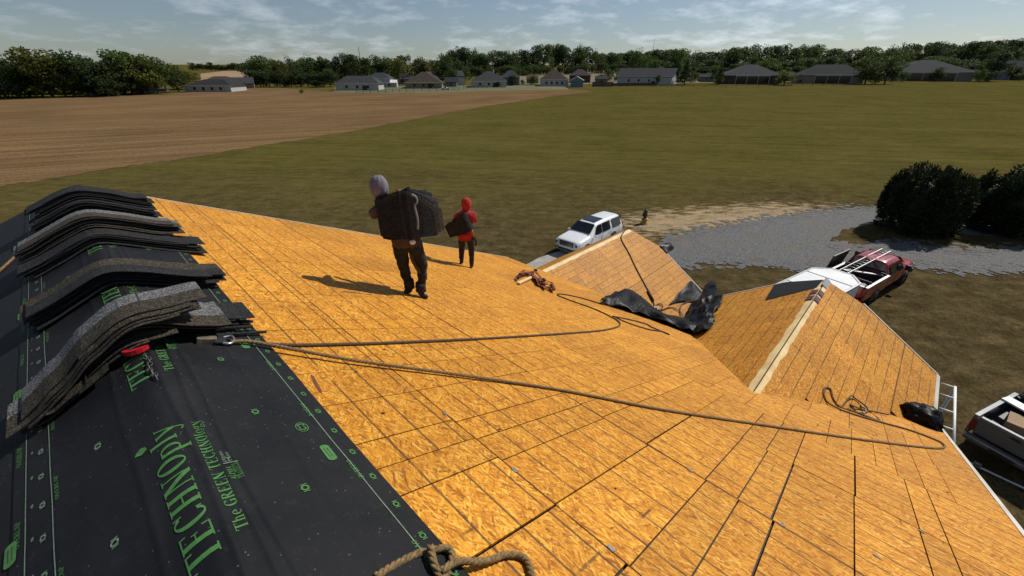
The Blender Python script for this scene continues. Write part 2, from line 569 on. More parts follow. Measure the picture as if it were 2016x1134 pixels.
def gravel_material():
    m, nt, b = _nt('grey_gravel')
    g = NB(m)
    tc = nt.nodes.new('ShaderNodeTexCoord'); v = tc.outputs['Object']
    vo = g.vor(v, 26.0); nb = g.noise(v, 0.6, 6, 0.65); nf = g.noise(v, 7, 5, 0.8)
    sep = nt.nodes.new('ShaderNodeSeparateColor'); nt.links.new(vo.outputs['Color'], sep.inputs[0])
    col = g.ramp(g.math('ADD', g.math('MULTIPLY', sep.outputs[0], 0.5), g.math('MULTIPLY', nf.outputs[0], 0.5)),
                 [(0.25, (0.036, 0.036, 0.037)), (0.5, (0.096, 0.096, 0.097)), (0.8, (0.20, 0.198, 0.194))])
    col = g.mix(g.maprange(nb.outputs[0], 0.50, 0.70, 0, 0.75), col, (0.13, 0.105, 0.068, 1))
    nt.links.new(col, b.inputs['Base Color'])
    b.inputs['Roughness'].default_value = 0.92
    bp = nt.nodes.new('ShaderNodeBump'); bp.inputs['Strength'].default_value = 0.9; bp.inputs['Distance'].default_value = 0.05
    nt.links.new(nf.outputs[0], bp.inputs['Height']); nt.links.new(bp.outputs[0], b.inputs['Normal'])
    return m


def leaf_material(name, c_dark, c_light, trans=0.25):
    m, nt, b = _nt(name)
    g = NB(m)
    oi = nt.nodes.new('ShaderNodeObjectInfo'); geo = nt.nodes.new('ShaderNodeNewGeometry')
    tc = nt.nodes.new('ShaderNodeTexCoord')
    n1 = g.noise(tc.outputs['Object'], 0.7, 3)
    f = g.math('ADD', g.math('MULTIPLY', geo.outputs['Random Per Island'], 0.45), g.math('MULTIPLY', n1.outputs[0], 0.6))
    col = g.mix(f, tuple(c_dark) + (1,), tuple(c_light) + (1,))
    hs = nt.nodes.new('ShaderNodeHueSaturation')
    nt.links.new(g.maprange(oi.outputs['Random'], 0, 1, 0.75, 1.25), hs.inputs['Value'])
    nt.links.new(g.maprange(oi.outputs['Random'], 0, 1, 0.485, 0.515), hs.inputs['Hue'])
    nt.links.new(col, hs.inputs['Color'])
    nt.links.new(hs.outputs[0], b.inputs['Base Color'])
    b.inputs['Roughness'].default_value = 0.65; b.inputs['Specular IOR Level'].default_value = 0.2
    tr = nt.nodes.new('ShaderNodeBsdfTranslucent'); nt.links.new(hs.outputs[0], tr.inputs[0])
    mx = nt.nodes.new('ShaderNodeMixShader'); mx.inputs[0].default_value = trans
    out = nt.nodes['Material Output']
    nt.links.new(b.outputs[0], mx.inputs[1]); nt.links.new(tr.outputs[0], mx.inputs[2]); nt.links.new(mx.outputs[0], out.inputs[0])
    return m


M = {}
M['osb'] = osb_material()
M['membrane'] = membrane_material()
M['print_green'] = pm('green_print', (0.045, 0.16, 0.035), (0.065, 0.21, 0.05), 40, 0.7)
M['print_pale'] = pm('pale_print', (0.20, 0.27, 0.20), (0.13, 0.19, 0.13), 60, 0.7)
M['deck'] = pm('dark_deck', (0.045, 0.038, 0.032), (0.065, 0.052, 0.042), 8, 0.9)
M['lumber'] = pm('pale_lumber', (0.62, 0.44, 0.19), (0.78, 0.60, 0.30), 5, 0.65, stretch=(1, 1, 1), bump=0.2)
M['fascia'] = pm('pale_fascia', (0.47, 0.43, 0.36), (0.60, 0.56, 0.49), 3, 0.6)
M['siding'] = pm('house_siding', (0.52, 0.48, 0.42), (0.58, 0.54, 0.48), 2, 0.7)
M['shingle_pale'] = shingle_material('shingle_headlap', (0.085, 0.085, 0.089), (0.125, 0.125, 0.13), (0.24, 0.24, 0.24))
M['shingle_brown'] = shingle_material('shingle_tabs', (0.030, 0.025, 0.018), (0.046, 0.038, 0.027), (0.10, 0.084, 0.06))
M['shingle_dark'] = shingle_material('shingle_charcoal', (0.014, 0.014, 0.016), (0.022, 0.0215, 0.022), (0.046, 0.046, 0.046))
M['shingle_slate'] = shingle_material('shingle_slate', (0.026, 0.027, 0.030), (0.038, 0.039, 0.042), (0.075, 0.075, 0.078))
M['edge_highlight'] = pm('shingle_edge_highlight', (0.045, 0.043, 0.040), (0.075, 0.07, 0.065), 50, 0.8)  # paler grey paints a highlight along the edges of the carried sheets
M['asphalt_edge'] = pm('asphalt_edge', (0.012, 0.012, 0.014), (0.02, 0.02, 0.02), 40, 0.6)
M['rope'] = pm('manila_rope', (0.15, 0.092, 0.036), (0.29, 0.19, 0.078), 60, 0.85, bump=0.4, bscale=300)
M['rope_dark'] = pm('grey_rope', (0.065, 0.043, 0.028), (0.12, 0.082, 0.05), 60, 0.85, bump=0.4, bscale=300)
M['cord'] = pm('dark_cord', (0.035, 0.022, 0.016), (0.06, 0.04, 0.03), 40, 0.7)
M['tarp'] = pm('black_tarp', (0.0045, 0.0047, 0.0052), (0.008, 0.008, 0.009), 5, 0.42, spec=0.12, bump=0.5, bscale=14)
M['steel'] = pm('galvanised_steel', (0.50, 0.50, 0.50), (0.38, 0.38, 0.38), 30, 0.35, metal=0.9)
M['alu'] = pm('ladder_aluminium', (0.62, 0.62, 0.62), (0.5, 0.5, 0.5), 20, 0.4, metal=0.55)
M['white_paint'] = pm('white_car_paint', (0.78, 0.79, 0.80), (0.72, 0.73, 0.74), 1.5, 0.28, coat=0.7)
M['white_plain'] = pm('white_sheet', (0.80, 0.80, 0.79), (0.70, 0.70, 0.69), 3, 0.5)
M['red_paint'] = pm('red_car_paint', (0.34, 0.018, 0.024), (0.28, 0.015, 0.02), 2, 0.32, coat=0.6)
M['grey_paint'] = pm('grey_car_paint', (0.105, 0.108, 0.112), (0.13, 0.133, 0.136), 2, 0.35, coat=0.5, metal=0.2)
M['glass'] = pm('dark_glass', (0.010, 0.012, 0.014), (0.014, 0.016, 0.018), 2, 0.06, spec=0.6)
M['black_plastic'] = pm('black_plastic', (0.012, 0.012, 0.013), (0.02, 0.02, 0.02), 20, 0.5)
M['tyre'] = pm('tyre_rubber', (0.014, 0.014, 0.014), (0.022, 0.022, 0.021), 30, 0.85)
M['rim'] = pm('wheel_rim', (0.35, 0.35, 0.36), (0.25, 0.25, 0.26), 20, 0.35, metal=0.8)
M['chrome'] = pm('chrome', (0.55, 0.55, 0.56), (0.45, 0.45, 0.46), 20, 0.2, metal=0.95)
M['lamp_clear'] = pm('lamp_lens', (0.55, 0.57, 0.60), (0.40, 0.42, 0.45), 40, 0.12)
M['lamp_red'] = pm('tail_lamp', (0.22, 0.012, 0.012), (0.16, 0.01, 0.01), 40, 0.2)
M['cardboard'] = pm('cardboard', (0.28, 0.18, 0.10), (0.34, 0.23, 0.13), 6, 0.85)
M['ground'] = ground_material()
M['plough'] = plough_material()
M['gravel'] = gravel_material()
M['concrete'] = pm('concrete', (0.36, 0.34, 0.31), (0.26, 0.25, 0.23), 2.5, 0.85, bump=0.3, bscale=20)
M['far_hay'] = pm('far_hayfield', (0.25, 0.155, 0.075), (0.32, 0.21, 0.11), 0.02, 0.95)
M['pasture'] = pm('far_pasture', (0.115, 0.095, 0.040), (0.165, 0.125, 0.060), 0.12, 0.95, detail=8)
M['lawn'] = pm('far_lawn', (0.085, 0.085, 0.028), (0.125, 0.115, 0.045), 0.15, 0.95, detail=8)
M['leaf_dark'] = leaf_material('leaf_dark', (0.021, 0.036, 0.012), (0.074, 0.108, 0.029), 0.35)
M['leaf_mid'] = leaf_material('leaf_mid', (0.032, 0.054, 0.013), (0.115, 0.160, 0.036), 0.38)
M['leaf_yellow'] = leaf_material('leaf_yellow', (0.055, 0.066, 0.013), (0.170, 0.180, 0.034), 0.4)
M['leaf_cypress'] = leaf_material('leaf_cypress', (0.009, 0.016, 0.007), (0.042, 0.066, 0.020), 0.10)
M['bark'] = pm('bark', (0.045, 0.034, 0.025), (0.085, 0.065, 0.048), 4, 0.9, bump=0.6, stretch=(1, 1, 0.2))

# ------------------------------------------------------------------ the land
def ground_sheet(name, mat, xs, ys, dz=0.0):
    mb = MB(); nx, ny = len(xs), len(ys)
    vs = [(x, y, gz(x, y) + dz) for y in ys for x in xs]
    fs = [(j * nx + i, j * nx + i + 1, (j + 1) * nx + i + 1, (j + 1) * nx + i) for j in range(ny - 1) for i in range(nx - 1)]
    mb.add(vs, fs, 0, True)
    return tag(mb.build(name, mat), kind='structure')


XS = [-2500, -1200, -600, -350, -200, -120, -80, -60, -45] + list(range(-36, 49, 4)) + [55, 70, 90, 130, 200, 320, 600, 1200, 2500]
YS = [-400, -120, -60, -30] + list(range(-16, 62, 3)) + [66, 74, 84, 100, 130, 170, 220, 300, 420, 600, 900, 1400, 2200, 3200]
ground_sheet('ground', M['ground'], XS, YS)


def land_patch(name, mat, pts, dz, world=False):
    """a patch of land: outline points, filled and dropped on the terrain"""
    P2 = [Vector(p) if world else gp(*p) for p in pts]
    bm = bmesh.new()
    vs = [bm.verts.new((p.x, p.y, 0)) for p in P2]
    f = bm.faces.new(vs)
    bmesh.ops.triangulate(bm, faces=[f])
    for it in range(3):
        es = [e for e in bm.edges if e.calc_length() > 6 and min(v.co.y for v in e.verts) < 70]
        if es: bmesh.ops.subdivide_edges(bm, edges=es, cuts=1)
        bmesh.ops.triangulate(bm, faces=bm.faces[:])
    for v in bm.verts: v.co.z = gz(v.co.x, v.co.y) + dz
    bmesh.ops.recalc_face_normals(bm, faces=bm.faces[:])
    for f in bm.faces:
        if f.normal.z < 0: f.normal_flip()
    me = bpy.data.meshes.new(name); bm.to_mesh(me); bm.free(); me.materials.append(mat)
    o = bpy.data.objects.new(name, me); link(o)
    return tag(o, kind='structure')


def wig(pts, amp, n=5, seed=0):
    """densify an outline with a natural wobble (photo pixels)"""
    rg = random.Random(seed); out = []
    for i in range(len(pts)):
        a, b = pts[i], pts[(i + 1) % len(pts)]
        for k in range(n):
            t = k / n
            out.append((a[0] + (b[0] - a[0]) * t + rg.uniform(-1, 1) * amp, a[1] + (b[1] - a[1]) * t + rg.uniform(-1, 1) * amp * 0.35))
    return out


def ragged(pts, n=14):
    rg = random.Random(4); out = []
    for a, b in zip(pts[:-1], pts[1:]):
        for k in range(n):
            t = k / n; am = 0.05 * max(2.0, (a[1] + (b[1] - a[1]) * t) - 165) ** 0.8
            out.append((a[0] + (b[0] - a[0]) * t, a[1] + (b[1] - a[1]) * t + rg.uniform(-1, 1) * am * 0.6))
    return out + [pts[-1]]


land_patch('ploughed_field', M['plough'],
           ragged([(-420, 440), (-160, 398), (0, 368), (200, 335), (350, 314), (500, 290), (700, 257), (830, 232), (960, 209), (1075, 192), (1172, 180)]) +
           [(1120, 176), (1000, 178), (880, 182), (760, 184), (655, 181), (560, 174), (480, 173), (400, 180), (320, 186), (160, 191), (0, 197), (-300, 203)], 0.03)
land_patch('lawn', M['lawn'], [(655, 181.5), (760, 184.5), (880, 182.5), (1000, 178.5), (1120, 176.5), (1110, 168), (960, 168), (800, 170), (660, 172)], 0.05)
land_patch('pasture', M['pasture'], [(1020, 166), (1170, 166), (1400, 163), (1700, 160), (1700, 142), (1450, 136), (1240, 132), (1120, 141), (1020, 150)], 0.08)
land_patch('hay_field', M['far_hay'], [(395, 164), (500, 163), (500, 139), (440, 140), (395, 145)], 0.08)
land_patch('gravel_drive', M['gravel'],
           wig([(1240, 528), (1310, 470), (1400, 448), (1520, 428), (1640, 414), (1760, 408), (1930, 396), (2150, 392), (2300, 420),
                (2150, 500), (2016, 530), (1900, 534), (1800, 522), (1740, 512), (1660, 530), (1560, 528), (1440, 514), (1360, 518), (1300, 545)], 6.0, 12, 3), 0.02)
land_patch('grass_island', M['ground'], wig([(1636, 474), (1664, 452), (1720, 441), (1830, 452), (1950, 466), (2060, 474), (2060, 490), (1900, 494), (1800, 484), (1745, 478), (1695, 494), (1655, 488)], 5.0, 8, 8), 0.028)
gs = MB(); rgs = random.Random(21)
for edge in ([(1310, 470), (1400, 448), (1520, 428), (1640, 414), (1730, 410)], [(1345, 520), (1440, 514), (1560, 526), (1640, 530)], [(1640, 478), (1690, 492), (1745, 480), (1810, 486), (1900, 494), (2010, 490)], [(1800, 522), (1900, 534), (2016, 530)]):
    for a_, b_ in zip(edge[:-1], edge[1:]):
        for k in range(60):
            t_ = rgs.random(); c_ = gp(a_[0] + (b_[0] - a_[0]) * t_ + rgs.gauss(0, 4), a_[1] + (b_[1] - a_[1]) * t_ + rgs.gauss(0, 5)); r_ = rgs.uniform(0.08, 0.38)
            gs.add([(c_.x + r_ * math.cos(q) * rgs.uniform(.5, 1.2), c_.y + r_ * math.sin(q) * rgs.uniform(.4, 1), gz(c_.x, c_.y) + 0.031 + 0.000006 * len(gs.f)) for q in [z * 6.283 / 7 for z in range(7)]], [tuple(range(7))])
tag(gs.build('loose_gravel', M['gravel']), 'loose grey gravel scattered along the drive edges', 'gravel', kind='stuff')
land_patch('concrete_pad', M['concrete'], [(1020, 530), (1062, 508), (1180, 470), (1320, 520), (1240, 600), (1060, 600)], 0.04)

# ------------------------------------------------------------------ the house with its bare roof
hc = HP(2.5, 1.0, 0)
house = empty('house', (hc.x, hc.y, 0), 0, 'large two storey house with bare orange sheathing on its roof', 'house')
EZ = -3.867                                        # main eave level
D_RIDGE = (RO - CAM).dot(DH) / HU
Z_RIDGE = (RO - CAM).z / HU
A0, A1 = -1.186, 6.22                              # rake ends
S_EAVE = 7.33
D_EAVE = (RF(0, S_EAVE) - CAM).dot(DH) / HU


def part(mb, name, mat, parent=house, **k):
    return mb.build(name, mat, parent, **k)


# walls
w = MB()
zt = EZ - 0.12; zb = -ZC / HU
Dl, Dr = 2 * D_RIDGE - D_EAVE + 0.35, D_EAVE - 0.35
al, ar = A1 - 0.25, A0 + 0.25
def wall_quad(p, q, top=zt):
    w.quad(HP(p[0], p[1], zb), HP(q[0], q[1], zb), HP(q[0], q[1], top), HP(p[0], p[1], top))
wall_quad((ar, Dl), (ar, Dr)); wall_quad((ar, Dr), (al, Dr)); wall_quad((al, Dr), (al, Dl)); wall_quad((al, Dl), (ar, Dl))
for aa in (al, ar):
    w.add([HP(aa, Dl, zt), HP(aa, Dr, zt), HP(aa, D_RIDGE, Z_RIDGE - 0.2)], [(0, 1, 2)])
# wing under the near cross gable
wall_quad((-1.0, 6.0), (-1.0, 7.35)); wall_quad((-1.0, 7.35), (1.9, 7.35)); wall_quad((1.9, 7.35), (1.9, 6.0))
w.add([HP(-1.0, 7.35, zt), HP(1.9, 7.35, zt), HP(0.46, 7.35, -3.1)], [(0, 1, 2)])
# lower wing
wall_quad((2.6, 6.0), (2.6, 10.4), -5.72); wall_quad((2.6, 10.4), (7.9, 10.4), -5.72); wall_quad((7.9, 10.4), (7.9, 6.0), -5.72)
w.add([HP(2.6, 10.4, -5.72), HP(7.9, 10.4, -5.72), HP(5.29, 10.4, -4.3)], [(0, 1, 2)])
part(w, 'wall', M['siding'])
wd = MB()
for aa in (0.0, 0.9):
    wd = MB(); wd.quad(HP(aa, 7.354, -6.4), HP(aa + 0.6, 7.354, -6.4), HP(aa + 0.6, 7.354, -5.4), HP(aa, 7.354, -5.4))
    part(wd, 'window', M['glass'])
wd = MB(); wd.quad(HP(4.2, 10.404, zb), HP(6.4, 10.404, zb), HP(6.4, 10.404, zb + 1.6), HP(4.2, 10.404, zb + 1.6))
part(wd, 'garage_door', M['white_plain'])


def clip_poly(poly, edge_poly):
    """Sutherland-Hodgman, both counter-clockwise, convex clip"""
    out = list(poly)
    n = len(edge_poly)
    for i in range(n):
        ax, ay = edge_poly[i]; bx, by = edge_poly[(i + 1) % n]
        inp, out = out, []
        if not inp: return []
        def side(p): return (bx - ax) * (p[1] - ay) - (by - ay) * (p[0] - ax)
        for j in range(len(inp)):
            p, q = inp[j], inp[(j + 1) % len(inp)]
            sp_, sq_ = side(p), side(q)
            if sp_ >= 0: out.append(p)
            if (sp_ >= 0) != (sq_ >= 0):
                t = sp_ / (sp_ - sq_); out.append((p[0] + (q[0] - p[0]) * t, p[1] + (q[1] - p[1]) * t))
    return out


def ccw(poly):
    ar_ = sum(poly[i][0] * poly[(i + 1) % len(poly)][1] - poly[(i + 1) % len(poly)][0] * poly[i][1] for i in range(len(poly)))
    return poly if ar_ > 0 else poly[::-1]


def area(poly):
    return abs(sum(poly[i][0] * poly[(i + 1) % len(poly)][1] - poly[(i + 1) % len(poly)][0] * poly[i][1] for i in range(len(poly)))) / 2


OSB_T = 0.013


def osb_piece(parent, O, X, Y, N, poly, origin, lift=0.0):
    """one sheathing piece: poly in slope metres; its own mesh origin at 'origin'"""
    cx, cy = origin
    k = len(poly)
    top = [(p[0] - cx, p[1] - cy, OSB_T) for p in poly]; bot = [(p[0] - cx, p[1] - cy, 0.0) for p in poly]
    me = bpy.data.meshes.new('osb_panel')
    me.from_pydata(top + bot, [], [tuple(range(k))] + [(i, k + i, k + (i + 1) % k, (i + 1) % k) for i in range(k)])
    me.materials.append(M['osb'])
    o = bpy.data.objects.new('osb_panel', me); link(o, parent)
    R = Matrix((X, Y, N)).transposed().to_4x4()
    tilt = Matrix.Rotation(random.uniform(-1, 1) * 0.0006, 4, 'X') @ Matrix.Rotation(random.uniform(-1, 1) * 0.0006, 4, 'Y')
    W = Matrix.Translation(O + X * cx + Y * cy + N * (lift + random.uniform(0, 0.0015))) @ R @ tilt
    o.matrix_parent_inverse = Matrix.Identity(4)
    o.matrix_basis = wof(parent).inverted() @ W
    return o


def sheathe(parent, O, X, Y, N, outline, rows, cuts_of, skip=None, gap=0.006):
    """outline and rows in roof units; cuts_of(i) -> [(position, gap metres)]"""
    outline = ccw([(p[0] * HU, p[1] * HU) for p in outline]); n = 0
    for i in range(len(rows) - 1):
        y0, y1 = rows[i] * HU + gap / 2, rows[i + 1] * HU - gap / 2
        cs = sorted(cuts_of(i))
        for (c0, g0), (c1, g1) in zip(cs[:-1], cs[1:]):
            x0, x1 = c0 * HU + g0 / 2, c1 * HU - g1 / 2
            if x1 - x0 < 0.02: continue
            po = clip_poly([(x0, y0), (x1, y0), (x1, y1), (x0, y1)], outline)
            if len(po) < 3 or area(po) < 0.012: continue
            if skip and skip([(p[0] / HU, p[1] / HU) for p in po]): continue
            osb_piece(parent, O, X, Y, N, po, (x0, y0)); n += 1
    return n


# --- right slope of the main roof
MS = MB()
O_R = RF(0, 0)
tri = [(0.44, 4.66), (-1.16, 7.33), (2.06, 7.33)]


def main_deck(mb, n_off, which):
    if which == 'R':
        pts = [RF(A0, 0.36, n_off), RF(A0, S_EAVE, n_off), RF(A1, S_EAVE, n_off), RF(A1, 0.36, n_off)]
    else:
        e = S_EAVE - RIDGE_S
        f = lambda a, s, t: RO + R1 * (a * HU) + SL * (s * HU) + NL * t
        pts = [f(A0, 0.006, n_off), f(A1, 0.006, n_off), f(A1, e, n_off), f(A0, e, n_off)]
    return pts


d = MB()
pr = main_deck(d, -0.015, 'R'); d.prism(pr, -NR * 0.12)
pl = main_deck(d, -0.015, 'L'); d.prism(pl, -NL * 0.12)
roof = part(d, 'roof_deck', M['deck'])

ROWS = [0.37, 1.338, 2.262, 3.168, 4.058, 4.945, 5.85, 6.745, S_EAVE]
G1, G2, G3 = 0.006, 0.009, 0.014
known = {
    0: [(-0.62, G2), (-0.34, G2), (-0.03, G3), (0.27, G3), (0.572, G3), (0.884, G2), (1.033, G2), (1.19, G2), (1.475, G1), (1.77, G1), (1.925, G1), (2.30, G2), (2.62, G1), (2.78, G1), (2.98, G1), (3.45, G1), (3.95, G1), (4.5, G1), (5.1, G1), (5.65, G1)],
    1: [(-0.62, G2), (-0.345, G2), (-0.045, G3), (0.105, G2), (0.26, G2), (0.576, G2), (0.86, G2), (1.022, G2), (1.168, G2), (1.476, G2), (1.75, G1), (1.9, G1), (2.28, G1), (2.45, G1), (2.95, G1), (3.4, G1), (3.85, G1), (4.6, G1), (5.3, G1)],
    2: [(-0.75, G2), (-0.63, G2), (-0.345, G2), (-0.035, G3), (0.112, G2), (0.266, G2), (0.588, G3), (0.872, G2), (1.028, G1), (1.47, G1), (1.74, G1), (2.1, G1), (2.45, G1), (3.3, G1), (3.85, G1), (4.4, G1), (5.2, G1)],
    3: [(-0.75, G2), (-0.632, G2), (-0.350, G3), (-0.032, G2), (0.122, G2), (0.27, G2), (0.59, G1), (0.86, G1), (1.027, G1), (1.3, G1), (1.7, G1), (2.3, G1), (2.75, G1), (3.4, G1), (4.2, G1), (5.0, G1)],
    4: [(-0.9, G1), (-0.745, G1), (-0.6, G1), (-0.478, G1), (-0.33, G1), (-0.17, G1), (0.13, G1), (0.42, G1), (0.73, G1), (1.025, G1), (1.25, G1), (1.8, G1), (2.4, G1), (3.1, G1), (3.9, G1), (4.7, G1), (5.4, G1)],
    5: [(-0.89, G1), (-0.745, G1), (-0.6, G1), (-0.31, G1), (0.01, G1), (1.02, G1), (1.42, G1), (2.1, G1), (2.9, G1), (3.7, G1), (4.4, G1), (5.2, G1)],
    6: [(-0.89, G1), (-0.6, G1), (1.5, G1), (2.4, G1), (3.3, G1), (4.2, G1), (5.1, G1)],
    7: [(-0.8, G1), (2.2, G1), (2.9, G1), (3.8, G1), (4.7, G1), (5.5, G1)],
}


def in_tri(p, t, m=0.03):
    def sg(a, b): return (b[0] - a[0]) * (p[1] - a[1]) - (b[1] - a[1]) * (p[0] - a[0])
    s_ = [sg(t[i], t[(i + 1) % 3]) for i in range(3)]
    return all(x > m for x in s_) or all(x < -m for x in s_)


def skip_main(po):
    return all(in_tri(p, tri) for p in po)


sheathe(roof, O_R, R1, SD, NR, [(A0, 0.36), (A1, 0.36), (A1, S_EAVE), (A0, S_EAVE)], ROWS,
        lambda i: [(A0, 0)] + known[i] + [(A1, 0)], skip_main)

# --- cross gables
def gable(a0, z0, pit, Db, De, Dk, yh, ye, Dv, side, name, D0=None):
    """one slope: ridge at a0, z0 from Db to De, clipped gable (hip corner at Dk, yh), eave at ye; Dv where valley meets the eave"""
    t = math.radians(pit); sgn = -1 if side == 'R' else 1
    X = DH.copy(); Y = R1 * (sgn * math.cos(t)) - UP * math.sin(t); N = R1 * (sgn * math.sin(t)) + UP * math.cos(t)
    O = HP(a0, 0, z0)
    outline = [(Db, 0.012), (De, 0.012), (Dk, yh), (Dk, ye), (Dv, ye)]
    dk = MB(); pts = [O + X * (p[0] * HU) + Y * (p[1] * HU) - N * 0.012 for p in outline]
    if side == 'L': pts = pts[::-1]
    dk.prism(pts[::-1], -N * 0.10)
    deck = part(dk, name, M['deck'])
    XX = X if side == 'R' else X
    rows = [0.012, 0.46, 0.915, 1.38, 1.83, 2.29, 2.75, 3.2, 3.66]
    rows = [r for r in rows if r < ye - 0.1] + [ye]
    rg = random.Random(int(a0 * 100) + (1 if side == 'L' else 0))
    cols = []; c = Db - 0.3 + rg.uniform(0, 0.2)
    while c < Dk:
        cols.append(c); c += rg.choice((0.46, 0.61, 0.46, 0.31))
    def cuts(i):
        out = [(Db - 1, 0)]
        for k_, c_ in enumerate(cols):
            out.append((c_, 0.005 + 0.003 * (k_ % 2)))
        return out + [(Dk + 0.5, 0)]
    nX = X; nY = Y; nN = N
    # right-handed frame for the pieces
    if X.cross(Y).dot(N) < 0:
        # mirror: run X backwards
        nX = -X
        ol = [(-p[0], p[1]) for p in outline]
        cuts2 = lambda i: [(-c, g) for c, g in cuts(i)]
        sheathe(deck, O, nX, nY, nN, ol, rows, cuts2, gap=0.005)
    else:
        sheathe(deck, O, nX, nY, nN, outline, rows, cuts, gap=0.005)
    return deck, O, X, Y, N


g3 = dict(a0=0.46, z0=-2.79, pit=34.0, Db=3.87, De=7.28, Dk=7.60, yh=0.63, ye=1.93, Dv=6.31)
g3R, O3, X3, Y3R, N3R = gable(side='R', name='gable_roof', **g3)
g3L, _, _, Y3L, N3L = gable(side='L', name='gable_roof', **g3)
g2 = dict(a0=5.29, z0=-3.935, pit=34.0, Db=6.20, De=10.2, Dk=10.76, yh=0.86, ye=3.45, Dv=6.20)
g2R, O2, X2, Y2R, N2R = gable(side='R', name='gable_roof', **g2)
g2L, _, _, Y2L, N2L = gable(side='L', name='gable_roof', **g2)
# clipped gable ends (small hips)
for O, YR, YL, NR_, g in ((O3, Y3R, Y3L, N3R, g3), (O2, Y2R, Y2L, N2R, g2)):
    e = O + DH * (g['De'] * HU); cr = O + DH * (g['Dk'] * HU) + YR * (g['yh'] * HU); c_l = O + DH * (g['Dk'] * HU) + YL * (g['yh'] * HU)
    hp = MB(); nn = (cr - e).cross(c_l - e).normalized()
    if nn.z < 0: nn = -nn
    hp.prism([e, cr, c_l] if (cr - e).cross(c_l - e).z > 0 else [e, c_l, cr], -nn * 0.03)
    part(hp, 'hip_end', M['osb'])

# --- trim: rake boards, drip edges, ridge strips
def trim(name, p, q, wd, ht, mat, up=UP):
    mb = MB(); mb.bar(p, q, wd, ht, 0, up); return part(mb, name, mat)


trim('rake_board', RF(A0 - 0.018, 0.38, -0.045), RF(A0 - 0.018, S_EAVE + 0.01, -0.045), 0.045, 0.13, M['fascia'], NR)
trim('rake_board', RF(A1 + 0.014, 0.38, -0.04), RF(A1 + 0.014, S_EAVE, -0.04), 0.035, 0.12, M['fascia'], NR)
fl = lambda a, s, t: RO + R1 * (a * HU) + SL * (s * HU) + NL * t
trim('rake_board', fl(A1 + 0.014, 0.02, -0.04), fl(A1 + 0.014, 6.9, -0.04), 0.035, 0.12, M['fascia'], NL)
trim('rake_board', fl(A0 - 0.018, 0.02, -0.045), fl(A0 - 0.018, 6.9, -0.045), 0.045, 0.13, M['fascia'], NL)
trim('eave_board', RF(2.06, S_EAVE + 0.012, -0.06), RF(A1, S_EAVE + 0.012, -0.06), 0.03, 0.12, M['fascia'], NR)
gpt = lambda O, Y, N, D, y, t=0.0: O + DH * (D * HU) + Y * (y * HU) + N * t
trim('rake_board', gpt(O3, Y3R, N3R, 7.615, 0.62, -0.035), gpt(O3, Y3R, N3R, 7.615, 1.945, -0.035), 0.04, 0.12, M['fascia'], N3R)
trim('rake_board', gpt(O3, Y3L, N3L, 7.615, 0.62, -0.035), gpt(O3, Y3L, N3L, 7.615, 1.945, -0.035), 0.04, 0.12, M['fascia'], N3L)
trim('eave_board', gpt(O3, Y3R, N3R, 7.61, 1.945, -0.03), gpt(O3, Y3R, N3R, 6.33, 1.945, -0.03), 0.075, 0.11, M['fascia'], N3R)
trim('eave_board', gpt(O3, Y3L, N3L, 7.61, 1.945, -0.03), gpt(O3, Y3L, N3L, 6.35, 1.945, -0.03), 0.04, 0.11, M['fascia'], N3L)
trim('rake_board', gpt(O2, Y2R, N2R, 10.775, 0.85, -0.035), gpt(O2, Y2R, N2R, 10.775, 3.46, -0.035), 0.04, 0.12, M['fascia'], N2R)
trim('rake_board', gpt(O2, Y2L, N2L, 10.775, 0.85, -0.035), gpt(O2, Y2L, N2L, 10.775, 3.46, -0.035), 0.04, 0.12, M['fascia'], N2L)
trim('eave_board', gpt(O2, Y2R, N2R, 10.77, 3.465, -0.03), gpt(O2, Y2R, N2R, 6.22, 3.465, -0.03), 0.04, 0.11, M['fascia'], N2R)
# ridge strips of raw wood
def ridge_strip(O, Y, N, D0_, D1_, y0, y1, seed):
    rg = random.Random(seed); mb = MB(); n = 26
    top = []; 
    for k in range(n + 1):
        D_ = D0_ + (D1_ - D0_) * k / n
        j0 = rg.uniform(-0.006, 0.006); j1 = rg.uniform(-0.012, 0.012)
        top.append((gpt(O, Y, N, D_, y0, 0.018), gpt(O, Y, N, D_, y1 + j1, 0.018), gpt(O, Y, N, D_, y0, 0.0), gpt(O, Y, N, D_, y1 + j1, 0.0)))
    for k in range(n):
        a_, b_ = top[k], top[k + 1]
        mb.quad(a_[0], b_[0], b_[1], a_[1]); mb.quad(a_[1], b_[1], b_[3], a_[3]); mb.quad(a_[0], a_[2], b_[2], b_[0])
    mb.quad(top[0][0], top[0][1], top[0][3], top[0][2]); mb.quad(top[-1][0], top[-1][2], top[-1][3], top[-1][1])
    return part(mb, 'ridge_strip', M['lumber'])


ridge_strip(O3, Y3R, N3R, 3.86, 7.25, 0.006, 0.062, 1)
ridge_strip(O3, Y3L, N3L, 3.80, 7.20, 0.006, 0.070, 2)
ridge_strip(O2, Y2R, N2R, 6.32, 10.19, 0.004, 0.085, 3)
ridge_strip(O2, Y2L, N2L, 6.32, 10.19, 0.004, 0.085, 4)
